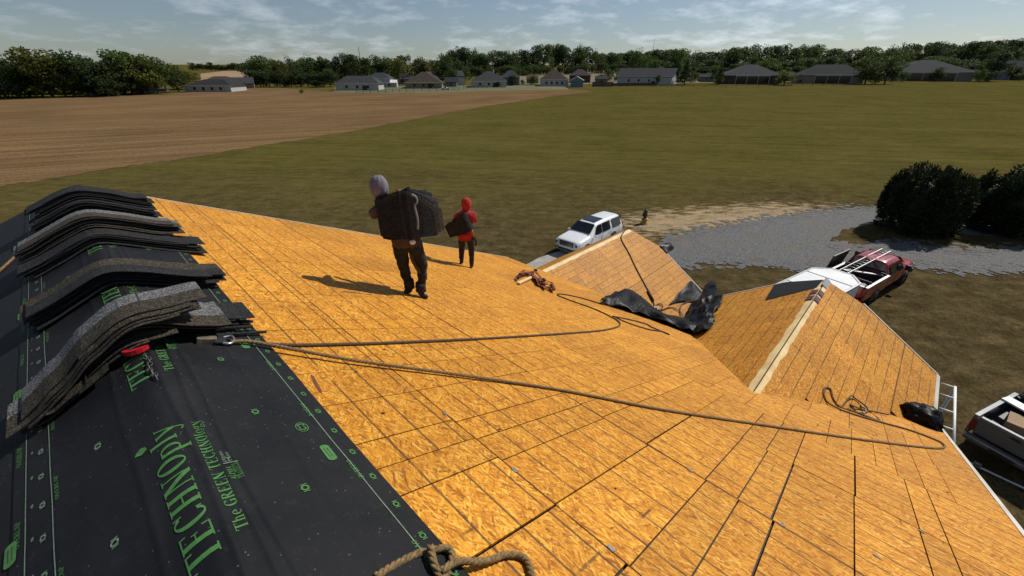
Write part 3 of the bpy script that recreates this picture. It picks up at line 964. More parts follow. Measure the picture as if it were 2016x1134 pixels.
# maroon straps and a dark band on the near gable ridge
for k, Dk_ in enumerate((6.42, 6.66)):
    st = MB()
    for Yx, Nx, ln in ((Y3R, N3R, 0.07), (Y3L, N3L, 0.085)):
        a_ = gpt(O3, Yx, Nx, Dk_, 0.0, 0.026); b_ = gpt(O3, Yx, Nx, Dk_ + 0.15, 0.0, 0.026)
        c_ = gpt(O3, Yx, Nx, Dk_ + 0.15, ln, 0.026); d_ = gpt(O3, Yx, Nx, Dk_, ln, 0.026)
        st.prism([a_, b_, c_, d_] if Yx is Y3L else [d_, c_, b_, a_], Nx * 0.012)
    o = part(st, 'strap_bracket', pm('maroon_strap', (0.075, 0.016, 0.028), (0.12, 0.03, 0.04), 20, 0.6)); tag(o, 'dark red bracket wrapped over the pale ridge')
sk = MB()
sk.add([gpt(O3, Y3L, N3L, 6.95, 0.055, 0.021), gpt(O3, Y3L, N3L, 7.30, 0.035, 0.021), gpt(O3, Y3L, N3L, 7.62, 0.62, 0.02), gpt(O3, Y3L, N3L, 7.60, 0.80, 0.022), gpt(O3, Y3L, N3L, 6.80, 0.72, 0.026)], [(4, 3, 2, 1, 0)])
o = part(sk, 'felt_patch', M['membrane']); tag(o, 'black felt patch at the gable peak')
# pencil-grey metal cap at the peak
cp = MB(); cp.bar(gpt(O3, Y3R, N3R, 7.0, 0.012, 0.03), gpt(O3, Y3R, N3R, 7.29, 0.012, 0.03), 0.12, 0.02, 0, N3R); part(cp, 'ridge_cap', M['steel'])

# small clips and nail plates on the sheathing
for (x, y) in ((1012, 931), (1201, 1086), (1357, 930), (1537, 1038), (874, 818), (1812, 1050), (1080, 660), (1725, 1100)):
    a_, s_ = px_roof(x, y); cpt = RF(a_, s_, 0.016)
    mb = MB()
    an = random.uniform(-0.4, 0.4)
    U = (R1 * math.cos(an) + SD * math.sin(an)); V = NR.cross(U)
    mb.prism([cpt - U * 0.02 - V * 0.011, cpt + U * 0.018 - V * 0.012, cpt + U * 0.022 + V * 0.008, cpt - U * 0.016 + V * 0.012], NR * 0.004)
    part(mb, 'panel_clip', M['steel'], roof)

# dark chips, knots and scuffs left on the sheathing
chips = MB(); rgc = random.Random(77)
for k in range(70):
    a_, s_ = rgc.uniform(-1.0, 4.5), rgc.uniform(0.95, 5.5)
    c_ = RF(a_, s_, 0.0165); an = rgc.uniform(0, 3.14); U = R1 * math.cos(an) + SD * math.sin(an); V = NR.cross(U); l_, w_ = rgc.uniform(0.006, 0.022), rgc.uniform(0.003, 0.008)
    chips.prism([c_ - U * l_ - V * w_ * .4, c_ + U * l_ * .7 - V * w_, c_ + U * l_ + V * w_ * .5, c_ - U * l_ * .6 + V * w_], NR * 0.003)
tag(part(chips, 'debris_chip', pm('dark_chip', (0.030, 0.014, 0.008), (0.06, 0.028, 0.014), 30, 0.8), roof), kind='stuff')
sm_ = MB(); sm_.add([RPX(x, y, 0.0160) for x, y in ((610, 742), (617, 744), (624, 758), (632, 772), (633, 780), (626, 774), (618, 762))], [(6, 5, 4, 3, 2, 1, 0)])
tag(part(sm_, 'bark_streak', pm('bark_streak', (0.11, 0.030, 0.012), (0.16, 0.05, 0.02), 30, 0.8), roof), 'dark red bark streak in the sheathing near the rope')

# --- black underlayment
def mt(a, q):
    t = 0.016
    for qc, wdt, am in ((0.035, 0.010, 0.009), (0.085, 0.008, 0.007), (0.125, 0.007, 0.007), (-0.11, 0.012, 0.004), (0.30, 0.01, 0.003)):
        qq = q - qc - 0.006 * math.sin(a * 5 + qc * 40)
        t += am * math.exp(-(qq / wdt) ** 2)
    t += 0.0022 * mnoise.noise(Vector((a * 6, q * 14, 3.1)))
    return t


def strip(q0, q1, a0, a1, base, na=260, nq=150, name='underlayment'):
    mb = MB()
    edge = lambda a, k: 0.006 * mnoise.noise(Vector((a * 2.3, k, 0.2)))
    vs = []
    for i in range(na + 1):
        a = a0 + (a1 - a0) * i / na
        for j in range(nq + 1):
            q = q0 + edge(a, 1) + (q1 + edge(a, 2) - q0 - edge(a, 1)) * j / nq
            vs.append(MR(a, q, mt(a, q) + base))
    w_ = nq + 1
    mb.add(vs, [(i * w_ + j, i * w_ + j + 1, (i + 1) * w_ + j + 1, (i + 1) * w_ + j) for i in range(na) for j in range(nq)], 0, True)
    o = part(mb, name, M['membrane'])
    sm = o.modifiers.new('thick', 'SOLIDIFY'); sm.thickness = 0.0015; sm.offset = -1
    return o


memb = strip(-0.462, 0.492, A0 - 0.01, A1 + 0.01, 0.0)
tag(memb, 'black printed underlayment draped over the ridge')
q = -0.40
for k in range(8):
    strip(q - 0.92, q, A0 - 0.01, A1 + 0.01, -0.0035 - 0.0025 * k, 60, 12); q -= 0.85

# --- printing on the underlayment
def arc(cx, cy, rx, ry, t0, t1, thx, thy, n=14):
    ps = []
    for k in range(n):
        a_, b_ = [math.radians(t0 + (t1 - t0) * z / n) for z in (k, k + 1)]
        ps.append([(cx + rx * math.cos(a_), cy + ry * math.sin(a_)), (cx + rx * math.cos(b_), cy + ry * math.sin(b_)),
                   (cx + (rx - thx) * math.cos(b_), cy + (ry - thy) * math.sin(b_)), (cx + (rx - thx) * math.cos(a_), cy + (ry - thy) * math.sin(a_))])
    return ps


def rect(x0, y0, x1, y1, n=1):
    out = []
    for k in range(n):
        ya, yb = y0 + (y1 - y0) * k / n, y0 + (y1 - y0) * (k + 1) / n
        out.append([(x0, ya), (x1, ya), (x1, yb), (x0, yb)])
    return out


def stem(x, y0, y1, w=0.13, s=0.06, sb=True, stp=True):
    o_ = rect(x - w / 2, y0, x + w / 2, y1, 4)
    if sb: o_ += rect(x - w / 2 - s, y0, x - w / 2, y0 + 0.045) + rect(x + w / 2, y0, x + w / 2 + s, y0 + 0.045)
    if stp: o_ += rect(x - w / 2 - s, y1 - 0.045, x - w / 2, y1) + rect(x + w / 2, y1 - 0.045, x + w / 2 + s, y1)
    return o_


def diag(x0, y0, x1, y1, w):
    out = []
    for k in range(4):
        xa, xb = x0 + (x1 - x0) * k / 4, x0 + (x1 - x0) * (k + 1) / 4; ya, yb = y0 + (y1 - y0) * k / 4, y0 + (y1 - y0) * (k + 1) / 4
        out.append([(xa - w / 2, ya), (xa + w / 2, ya), (xb + w / 2, yb), (xb - w / 2, yb)])
    return out


GL = {
    'T': (0.58, stem(0.29, 0, 1, stp=False) + rect(0.0, 0.94, 0.225, 1) + rect(0.355, 0.94, 0.58, 1) + rect(0.0, 0.76, 0.04, 0.94) + rect(0.54, 0.76, 0.58, 0.94)),
    'E': (0.54, stem(0.13, 0, 1, s=0.05) + rect(0.195, 0.945, 0.48, 1) + rect(0.195, 0.0, 0.5, 0.055) + rect(0.195, 0.48, 0.36, 0.53) + rect(0.44, 0.78, 0.48, 0.945) + rect(0.46, 0.055, 0.5, 0.24) + rect(0.33, 0.40, 0.36, 0.48) + rect(0.33, 0.53, 0.36, 0.62)),
    'C': (0.56, arc(0.29, 0.5, 0.27, 0.515, 38, 322, 0.13, 0.05, 16) + rect(0.47, 0.70, 0.51, 1.0) + rect(0.47, 0.06, 0.50, 0.22)),
    'H': (0.66, stem(0.14, 0, 1, s=0.055) + stem(0.50, 0, 1, s=0.055) + rect(0.205, 0.475, 0.435, 0.535)),
    'N': (0.66, stem(0.12, 0, 1, 0.05, 0.075) + stem(0.54, 0.0, 1, 0.05, 0.075, sb=False) + diag(0.13, 1, 0.52, 0, 0.15)),
    'O': (0.60, arc(0.30, 0.5, 0.28, 0.515, 0, 360, 0.13, 0.05, 24)),
    'G': (0.60, arc(0.29, 0.5, 0.27, 0.515, 38, 330, 0.13, 0.05, 16) + rect(0.47, 0.70, 0.51, 1.0) + rect(0.42, 0.03, 0.53, 0.42) + rect(0.36, 0.40, 0.58, 0.445)),
    'R': (0.60, stem(0.13, 0, 1, s=0.05) + arc(0.2, 0.74, 0.28, 0.26, -90, 90, 0.12, 0.05, 10) + diag(0.28, 0.5, 0.50, 0.0, 0.13) + rect(0.44, 0.0, 0.58, 0.045)),
    'L': (0.52, stem(0.13, 0, 1, s=0.05) + rect(0.195, 0, 0.48, 0.055) + rect(0.44, 0.055, 0.48, 0.26)),
    'h': (0.52, stem(0.12, 0, 1.0, 0.11, 0.045, stp=False) + arc(0.25, 0.42, 0.17, 0.28, 0, 180, 0.10, 0.06, 8) + rect(0.32, 0, 0.42, 0.42) + rect(0.27, 0, 0.48, 0.04)),
    'e': (0.46, arc(0.24, 0.34, 0.21, 0.36, 0, 310, 0.10, 0.05, 16) + rect(0.12, 0.34, 0.45, 0.385)),
    'o': (0.48, arc(0.24, 0.34, 0.22, 0.36, 0, 360, 0.10, 0.045, 18)),
    'l': (0.26, stem(0.13, 0, 1.0, 0.11, 0.045, stp=False) + rect(0.03, 0.955, 0.075, 1.0)),
    'p': (0.54, stem(0.13, -0.34, 0.70, 0.11, 0.05, stp=False) + arc(0.26, 0.34, 0.24, 0.36, -130, 130, 0.11, 0.05, 14)),
    'y': (0.50, diag(0.08, 0.70, 0.27, 0.0, 0.11) + diag(0.43, 0.70, 0.20, -0.28, 0.05) + arc(0.12, -0.22, 0.10, 0.12, 180, 330, 0.09, 0.06, 6) + rect(0.0, 0.66, 0.18, 0.70) + rect(0.36, 0.66, 0.50, 0.70)),
    'g': (0.48, arc(0.22, 0.46, 0.17, 0.24, 0, 360, 0.09, 0.045, 14) + arc(0.23, -0.10, 0.21, 0.20, 0, 360, 0.07, 0.06, 14) + diag(0.12, 0.22, 0.14, 0.08, 0.06) + rect(0.36, 0.62, 0.48, 0.69)),
    ' ': (0.26, []),
    'V': (0.6, diag(0.06, 1, 0.30, 0, 0.13) + diag(0.54, 1, 0.31, 0, 0.05)),
    'A': (0.6, diag(0.06, 0, 0.30, 1, 0.05) + diag(0.54, 0, 0.31, 1, 0.13) + rect(0.16, 0.3, 0.44, 0.35)),
    'P': (0.54, stem(0.13, 0, 1, s=0.05) + arc(0.2, 0.73, 0.28, 0.27, -90, 90, 0.12, 0.05, 10)),
}


def lay_text(txt, a0, a1, qb, cap, mat, name='lettering', flip=1, parent=None):
    """set txt from a0 to a1 along the ridge, baseline at qb, cap height in roof units; flip=+1: tops towards the left"""
    tot = sum(GL[c][0] + 0.05 for c in txt); ks = (a1 - a0) / tot; x = 0.0
    for word in txt.split(' '):
        mb = MB()
        for c in word:
            for po in GL[c][1]:
                mb.add([MR(a0 + (x + u) * ks, qb - flip * v * cap, mt(a0 + (x + u) * ks, qb - flip * v * cap) + 0.0032) for u, v in po], [tuple(range(len(po)))])
            x += GL[c][0] + 0.05
        part(mb, name, mat, parent or memb)
        x += GL[' '][0] + 0.05


PER = 0.93
for k in range(-1, 6):
    o_ = k * PER
    lay_text('TECHNOply', 0.915 + o_, 1.535 + o_, 0.010, 0.072, M['print_green'])
    lf = MB()
    pts = [(1.475, -0.105), (1.49, -0.098), (1.50, -0.085), (1.49, -0.072), (1.475, -0.068), (1.465, -0.085)]
    lf.add([MR(a_ + o_, q_, mt(a_ + o_, q_) + 0.0032) for a_, q_ in pts], [(0, 1, 2, 3, 4, 5)]); part(lf, 'leaf_print', M['print_green'], memb)
    lay_text('The GREEN TECHNOlogy', 0.965 + o_, 1.505 + o_, 0.078, 0.030, M['print_green'])
    # maker's name, small
    lay_text('ALPHA', 1.16 + o_, 1.225 + o_, 0.103, 0.016, M['print_green'])
    lay_text('PRoTECH', 1.16 + o_, 1.235 + o_, 0.121, 0.016, M['print_green'])
    lay_text('ENgelee', 1.25 + o_, 1.31 + o_, 0.098, 0.010, M['print_pale']); lay_text('PRoe', 1.25 + o_, 1.30 + o_, 0.112, 0.010, M['print_pale'])
    ln = MB(); ln.add([MR(a_ + o_, q_, mt(a_ + o_, q_) + 0.0032) for a_, q_ in ((1.238, 0.085), (1.241, 0.085), (1.241, 0.125), (1.238, 0.125))], [(0, 1, 2, 3)]); part(ln, 'print_rule', M['print_pale'], memb)


def line(q, a0, a1, wd, mat):
    mb = MB(); n = 110
    for k in range(n):
        a_, b_ = a0 + (a1 - a0) * k / n, a0 + (a1 - a0) * (k + 0.985) / n
        mb.quad(MR(a_, q - wd / 2, mt(a_, q) + 0.003), MR(a_, q + wd / 2, mt(a_, q) + 0.003), MR(b_, q + wd / 2, mt(b_, q) + 0.003), MR(b_, q - wd / 2, mt(b_, q) + 0.003))
    return part(mb, 'lap_line', mat, memb)


line(0.426, A0, A1, 0.0032, M['print_pale']); line(-0.345, A0, A1, 0.003, M['print_pale']); line(-0.419, A0, A1, 0.003, M['print_pale'])
rings = MB()


def ring(a, q, r=0.0105, mat='print_green'):
    mb = MB()
    for po in arc(0, 0, r, r, 0, 360, r * 0.42, r * 0.42, 12):
        mb.add([MR(a + u, q + v, mt(a + u, q + v) + 0.0034) for u, v in po], [(0, 1, 2, 3)])
    for s_ in (-1, 1):
        u0 = s_ * r * 1.25; mb.add([MR(a + u, q + v, mt(a + u, q + v) + 0.0034) for u, v in ((u0 - 0.0016, -r * 0.8), (u0 + 0.0016, -r * 0.8), (u0 + 0.0016, r * 0.8), (u0 - 0.0016, r * 0.8))], [(0, 1, 2, 3)])
    return part(mb, 'nail_mark', M[mat], memb)


a = 0.56
while a < 5.0:
    ring(a, 0.459); ring(a + 0.03, -0.372, 0.009, 'print_pale')
    if a < 3.4: ring(a + 0.06, -0.40, 0.004, 'print_pale')
    a += 0.145
for k in range(8):
    ring(0.58 + k * 0.46, 0.252, 0.0125); ring(0.76 + k * 0.46, -0.20, 0.0115, 'print_pale')
for k in range(9):
    a_ = 0.60 + k * 0.40
    lay_text('OVERLAP'[::1], a_ + 0.105, a_, 0.417 - 0.001, 0.016, M['print_green'], flip=-1)
    lay_text('OVERLAP', a_ + 0.10, a_ + 0.22, -0.452 + 0.018, 0.016, M['print_green'])
    lay_text('OVERLAP', a_ + 0.18, a_ + 0.30, -0.325, 0.012, M['print_green'])
for k in range(3):
    o_ = k * PER
    # round certification mark and the green label beside it
    mb = MB()
    for po in arc(0, 0, 0.030, 0.022, 0, 360, 0.003, 0.003, 20) + arc(-0.008, 0, 0.011, 0.014, 30, 330, 0.005, 0.005, 10) + arc(0.012, 0.0, 0.010, 0.014, -150, 150, 0.005, 0.005, 10):
        mb.add([MR(1.347 + o_ + u, 0.363 + v, mt(1.347 + o_ + u, 0.363 + v) + 0.0034) for u, v in po], [(0, 1, 2, 3)])
    part(mb, 'test_mark', M['print_green'], memb)
    for (ac, qc) in ((1.172, 0.385), (1.50, -0.462 + 0.005)):
        mb = MB(); out = []
        for k2 in range(24):
            th = 2 * math.pi * k2 / 24; cx = 0.032 if math.cos(th) > 0 else -0.032
            out.append((ac + o_ + cx + 0.014 * math.cos(th), qc + 0.016 * math.sin(th)))
        mb.add([MR(u, v, mt(u, v) + 0.0032) for u, v in out], [tuple(range(24))]); part(mb, 'green_label', M['print_green'], memb)
        mb = MB()
        for dv in (-0.005, 0.005):
            mb.add([MR(ac + o_ + u, qc + dv + v, mt(ac + o_, qc) + 0.0044) for u, v in ((-0.026, -0.0015), (0.026, -0.0015), (0.026, 0.0015), (-0.026, 0.0015))], [(0, 1, 2, 3)])
        part(mb, 'label_rule', M['deck'], memb)
# nail heads and shingle crumbs lying on the felt
for k, (x, y) in enumerate(((462, 768), (197, 858), (676, 966), (310, 800), (152, 905), (393, 812))):
    pass

# ------------------------------------------------------------------ shingle bundles bent over the ridge
def MB_(a, q, t):
    e_ = 0.085; r_ = math.sqrt(q * q + e_ * e_)
    nn = (DH * (math.sin(RP) * q / r_) + UP * math.cos(RP)).normalized()
    return RO + R1 * (a * HU) + DH * (q * math.cos(RP) * HU) - UP * ((r_ - e_) * math.sin(RP) * HU) + nn * t - UP * (0.030 * min(1.0, abs(q) / 0.3))


def shingle_strip(parent, a_near, width, prof, layer, th, q0, q1, skew=0.0, mats=('shingle_pale', 'shingle_brown'), split=0.45, n=26, seam=True, thick=0.007):
    """one bent shingle: prof(q) = height in metres above the roof of the stack's underside"""
    mb = MB(); rows_ = []
    for i in range(n + 1):
        q_ = q0 + (q1 - q0) * i / n
        ac = a_near + skew * (q_ - q0)
        u_ = i / n; t = prof(q_) + layer * th + 0.007 * (0.5 + mnoise.noise(Vector((q_ * 9, a_near * 7, layer * 3.7)))) + 0.022 * max(0.0, abs(u_ - 0.5) * 2 - 0.75) * 4 * (0.5 + mnoise.noise(Vector((layer * 5.1, a_near * 3, u_ * 1.5))))
        row = []
        for f_ in (0.0, 1 - split, 1.0):
            aa = ac + width * f_
            row.append(MB_(aa, q_, t + thick)); 
        for f_ in (0.0, 1.0):
            row.append(MB_(ac + width * f_, q_, t))
        rows_.append(row)
    for i in range(n):
        A_, B_ = rows_[i], rows_[i + 1]
        mb.add([A_[0], B_[0], B_[1], A_[1]], [(3, 2, 1, 0)], 1, False); mb.add([A_[1], B_[1], B_[2], A_[2]], [(3, 2, 1, 0)], 0, False)
        mb.quad(A_[0], A_[3], B_[3], B_[0], 2); mb.quad(A_[2], B_[2], B_[4], A_[4], 2); mb.quad(A_[3], A_[4], B_[4], B_[3], 2)
    for r_, fl_ in ((rows_[0], 0), (rows_[-1], 1)):
        mb.quad(r_[0], r_[2], r_[4], r_[3], 2)
    if seam:
        for qs in (0.2, 0.42, 0.68, 0.86):
            q_ = q0 + (q1 - q0) * qs; t = prof(q_) + layer * th + thick + 0.0012; ac = a_near + skew * (q_ - q0)
            mb.quad(MB_(ac + width * (1 - split), q_, t), MB_(ac + width * (1 - split), q_ + 0.0035, t), MB_(ac + width, q_ + 0.0035 + skew * 0.0, t), MB_(ac + width, q_, t), 2)
    for v_ in range(len(mb.f)): pass
    return mb.build('shingle', [M[mats[0]], M[mats[1]], M['asphalt_edge']], parent)


def prof_of(ctrl):
    qs = [c[0] for c in ctrl]; ts = [c[1] for c in ctrl]
    def f(q):
        if q <= qs[0]: return ts[0]
        for i in range(len(qs) - 1):
            if q <= qs[i + 1]:
                u = (q - qs[i]) / (qs[i + 1] - qs[i]); u = u * u * (3 - 2 * u)
                return ts[i] + (ts[i + 1] - ts[i]) * u
        return ts[-1]
    return f


def bundle_stack(label, subs, seed):
    rg = random.Random(seed)
    a_c = subs[0]['a'] + 0.12; root = empty('shingle_bundle', MR(a_c, 0, 0.02), 0, label, 'shingles', 'shingle bundles bent over the ridge')
    for sb in subs:
        pf = prof_of(sb['prof'])
        for i in range(sb['n']):
            last = i == sb['n'] - 1
            jq0, jq1 = rg.uniform(-0.04, 0.035), rg.uniform(-0.085, 0.04)
            ja = rg.uniform(-0.03, 0.03)
            shingle_strip(root, sb['a'] + ja, sb.get('w', 0.235), pf, i, sb.get('th', 0.018), sb['q0'] + jq0, sb['q1'] + jq1,
                          sb.get('skew', 0.0) + rg.uniform(-0.05, 0.05), sb.get('mats', ('shingle_pale', 'shingle_brown')), seam=last, thick=sb.get('thick', 0.0055))
    return root


flat = [(-0.6, 0.022), (-0.1, 0.022), (0.0, 0.03), (0.1, 0.022), (0.6, 0.022)]
def lifted(b): return [(q_, t_ + b) for q_, t_ in flat]


bundle_stack('farthest dark shingle bundle bent over the ridge near the far roof end',
             [dict(a=4.88, q0=-0.31, q1=0.46, prof=flat, n=10, th=0.013, mats=('shingle_dark', 'shingle_dark')),
              dict(a=4.97, q0=-0.27, q1=0.42, prof=lifted(0.135), n=7, th=0.013, mats=('shingle_dark', 'shingle_dark'))], 1)
bundle_stack('second farthest shingle bundle on the ridge with a pale grey top band',
             [dict(a=3.86, q0=-0.40, q1=0.57, prof=flat, n=7, th=0.012, mats=('shingle_dark', 'shingle_dark')),
              dict(a=4.06, q0=-0.38, q1=0.46, prof=lifted(0.09), n=8, th=0.013)], 2)
bundle_stack('brownish shingle bundle on the ridge between the pale topped ones',
             [dict(a=2.96, q0=-0.36, q1=0.50, prof=flat, n=10, th=0.0125, mats=('shingle_brown', 'shingle_dark'))], 3)
near = bundle_stack('nearest shingle bundle on the ridge with fanned out loose shingles',
             [dict(a=2.28, q0=0.02, q1=0.46, prof=flat, n=5, th=0.02, mats=('shingle_dark', 'shingle_dark')),
              dict(a=2.01, q0=-0.34, q1=-0.09, prof=[(-0.5, 0.03), (-0.1, 0.05), (0.1, 0.07)], n=2, th=0.02, mats=('shingle_brown', 'shingle_brown')),
              dict(a=2.09, q0=-0.385, q1=0.10, prof=[(-0.6, 0.02), (-0.4, 0.022), (-0.2, 0.04), (0, 0.07), (0.2, 0.10)], n=3, th=0.014, mats=('shingle_dark', 'shingle_brown')),
              dict(a=2.10, q0=-0.10, q1=0.34, prof=[(-0.2, 0.11), (0.0, 0.15), (0.2, 0.11), (0.4, 0.09)], n=3, th=0.014, skew=0.14, mats=('shingle_pale', 'shingle_brown')),
              dict(a=2.30, q0=0.06, q1=0.40, prof=[(-0.2, 0.11), (0.0, 0.13), (0.2, 0.10), (0.4, 0.08)], n=2, th=0.012, skew=-0.10, mats=('shingle_pale', 'shingle_dark')),
              dict(a=2.04, q0=-0.40, q1=0.20, prof=[(-0.6, 0.03), (-0.40, 0.04), (-0.25, 0.075), (-0.1, 0.12), (0.05, 0.18), (0.25, 0.24)], n=5, th=0.013, skew=0.20)], 4)
# small boards among the fanned shingles
lb = MB()
for k in range(7):
    a_ = 2.20 + 0.05 * k + random.uniform(-0.01, 0.01); q_ = 0.30 + random.uniform(-0.03, 0.05)
    lb.prism([MR(a_, q_, 0.03 + 0.012 * (k % 3)), MR(a_ + 0.02, q_ + 0.005, 0.03 + 0.012 * (k % 3)), MR(a_ + 0.028, q_ + 0.17, 0.035 + 0.012 * (k % 3)), MR(a_ + 0.008, q_ + 0.165, 0.035 + 0.012 * (k % 3))], NR * 0.012)
lb.build('shingle_scrap', M['shingle_dark'], near)

# ------------------------------------------------------------------ ropes and gear on the roof
def rope_mesh(pts, r, pitch=0.085, strands=3, seg=8, n=6):
    """laid rope: helical strands around a smooth centre line"""
    P_ = catmull(pts, 10); L = [0.0]
    for i in range(1, len(P_)): L.append(L[-1] + (P_[i] - P_[i - 1]).length)
    tot = L[-1]; N_ = max(8, int(tot / (pitch / seg))); mb = MB(); j = 0; cen = []
    for k in range(N_ + 1):
        s_ = tot * k / N_
        while j < len(L) - 2 and L[j + 1] < s_: j += 1
        u = (s_ - L[j]) / max(1e-9, L[j + 1] - L[j]); cen.append(P_[j].lerp(P_[j + 1], u))
    ref = None; frames = []
    for k in range(N_ + 1):
        d_ = (cen[min(k + 1, N_)] - cen[max(k - 1, 0)]).normalized()
        if ref is None: ref = NR.copy()
        sx = d_.cross(ref).normalized(); ref = sx.cross(d_).normalized(); frames.append((sx, ref.copy()))
    for st in range(strands):
        ps = []
        for k in range(N_ + 1):
            an = 2 * math.pi * (tot * k / N_ / pitch + st / strands); sx, u2 = frames[k]
            ps.append(cen[k] + sx * (math.cos(an) * r * 0.52) + u2 * (math.sin(an) * r * 0.52))
        mb.tube(ps, r * 0.56, n)
    return mb


def G2(x, y, t=0.0):
    """point on the lower wing's near slope seen at photo position"""
    d_ = ray(x, y); k = (O2 - CAM).dot(N2R) / d_.dot(N2R); return CAM + d_ * k + N2R * t


def G3L(x, y, t=0.0):
    d_ = ray(x, y); k = (O3 - CAM).dot(N3L) / d_.dot(N3L); return CAM + d_ * k + N3L * t


def G3R(x, y, t=0.0):
    d_ = ray(x, y); k = (O3 - CAM).dot(N3R) / d_.dot(N3R); return CAM + d_ * k + N3R * t


def SURF(x, y, t=0.0):
    """on the sheathing: main slope, or the near gable above its valley"""
    if 1490 < x < 1842 and y < 780 + (x - 1495) * 0.168: return G3R(x, y, t)
    return RPX(x, y, t)


def roof_rope(name, px, r, mat, label, cat='rope', lift=None, pitch=0.085, plane=None):
    if plane is None: pts = [SURF(x, y, r * 1.1 + 0.014 + (lift[i] if lift else 0)) for i, (x, y) in enumerate(px)]
    else: pts = px
    mb = rope_mesh(pts, r, pitch)
    return build_centred(mb, name, mat, pts[0], label, cat)


roof_rope('rope', [(452, 681), (500, 683), (560, 686), (640, 685), (800, 679), (1000, 668), (1150, 657), (1198, 651), (1219, 643), (1212, 632), (1172, 612), (1120, 593), (1098, 584), (1104, 581), (1140, 588), (1185, 601)],
          0.0135, M['rope_dark'], 'brown rope running straight across the roof then looping back near the tarp')
roof_rope('rope', [(452, 686), (490, 688), (560, 700), (700, 722), (900, 746), (1100, 773), (1300, 811), (1500, 841), (1650, 863), (1780, 880), (1845, 886), (1858, 881), (1842, 870), (1790, 850), (1740, 836), (1690, 822), (1650, 808), (1625, 792), (1618, 775), (1622, 764), (1632, 768), (1637, 786), (1650, 802), (1685, 815), (1730, 832), (1712, 815), (1690, 800)],
          0.0135, M['rope'], 'long tan rope sagging diagonally across the sheathing to the far right corner', lift=[0.02, 0.03, 0.03, 0.02, 0.01] + [0] * 22)
# coiled tail of cord in the valley of the near gable
pts = [SURF(x, y, 0.03 + 0.02 * (i % 3)) for i, (x, y) in enumerate([(1652, 806), (1660, 792), (1668, 782), (1680, 786), (1696, 800), (1700, 812), (1690, 816), (1672, 806), (1665, 800), (1690, 806), (1712, 812), (1740, 819)])]
mb = MB(); mb.tube(catmull(pts, 6), 0.011, 6); build_centred(mb, 'cord', M['cord'], pts[0], 'tangled dark cord with a metal hook below the near gable', 'cord')
hk = MB(); hk.tube(catmull([SURF(1690, 806, .05), SURF(1697, 810, .06), SURF(1703, 815, .05), SURF(1698, 818, .04), SURF(1692, 812, .05)], 5), 0.008, 6)
build_centred(hk, 'snap_hook', M['steel'], RPX(1690, 806, .05), 'small silver snap hook lying on the tangled dark cord', 'hook')
# near rope at the bottom of the picture with its knot
pts = [RPX(x, y, t) for x, y, t in ((735, 1150, .03), (775, 1125, .03), (815, 1106, .035), (850, 1099, .04), (874, 1100, .05), (884, 1112, .05), (880, 1132, .04), (868, 1150, .03), (850, 1140, .055), (842, 1118, .065), (838, 1104, .07))]
mb = rope_mesh(pts, 0.015, 0.075)
pts2 = [RPX(x, y, t) for x, y, t in ((862, 1146, .05), (895, 1130, .06), (930, 1126, .05), (960, 1116, .035), (990, 1104, .03), (1015, 1104, .03), (1032, 1114, .03), (1040, 1134, .03), (1046, 1170, .03))]
m2 = rope_mesh(pts2, 0.015, 0.075); mb.add(m2.v, m2.f, 0, True)
build_centred(mb, 'rope', M['rope'], pts[0], 'thick knotted yellow rope at the bottom edge of the roof sheathing', 'rope')
# rope end over the far left slope
ptsL = [fl(a_, s_, 0.045) for a_, s_ in ((4.35, 0.80), (4.45, 0.66), (4.6, 0.54), (4.78, 0.44), (4.95, 0.38), (5.06, 0.34))]
mb = rope_mesh(ptsL, 0.012); build_centred(mb, 'rope', M['rope'], ptsL[0], 'short tan rope on the black felt at the left edge', 'rope')

# anchor bracket holding the rope, with red cap
anc = empty('roof_anchor', MR(2.12, 0.17, 0.02), 0, 'weathered metal roof anchor beside the nearest shingle bundle', 'anchor')
ab_ = MB(); ab_.bar(RPX(384, 683, 0.045), RPX(424, 684, 0.05), 0.055, 0.05, 0, NR); ab_.build('anchor_body', pm('worn_steel', (0.25, 0.20, 0.14), (0.10, 0.08, 0.06), 30, 0.6, metal=0.4), anc, bevel=0.006)
ab_ = MB(); ab_.bar(RPX(418, 684, 0.05), RPX(442, 684, 0.05), 0.085, 0.018, 0, NR); ab_.build('anchor_jaw', M['black_plastic'], anc, bevel=0.004)
ab_ = MB(); ab_.tube(catmull([RPX(436, 678, .05), RPX(452, 678, .06), RPX(458, 685, .055), RPX(450, 690, .05), RPX(436, 689, .05)], 6), 0.010, 8); ab_.build('shackle', M['steel'], anc)
rc = MB(); cpt = MR(2.085, -0.005, 0.04)
rc.prism([cpt + R1 * (0.075 * math.cos(t_)) * 0.5 + DH * 0.06 * math.sin(t_) for t_ in [k * math.pi / 7 for k in range(14)]], UP * 0.03)
o = tag(rc.build('red_cap', pm('red_plastic', (0.50, 0.012, 0.022), (0.42, 0.01, 0.02), 8, 0.4), anc), 'red plastic cap peeking out under the nearest bundle')
chn = MB()
for k in range(9):
    c_ = MR(2.03 - 0.024 * k, 0.012 + 0.004 * math.sin(k), 0.03); U_ = (R1 if k % 2 else (R1 + UP * 0.5)).normalized()
    V_ = DH if k % 2 else UP
    chn.tube([c_ + U_ * (0.024 * math.cos(z_ * math.pi / 5)) + V_ * (0.012 * math.sin(z_ * math.pi / 5)) for z_ in range(11)], 0.004, 5, 0, False)
build_centred(chn, 'chain', pm('dull_chain', (0.10, 0.10, 0.10), (0.06, 0.06, 0.06), 30, 0.55, metal=0.5), MR(2.03, 0.012, 0.03), 'short steel chain hanging from the red anchor cap', 'chain')


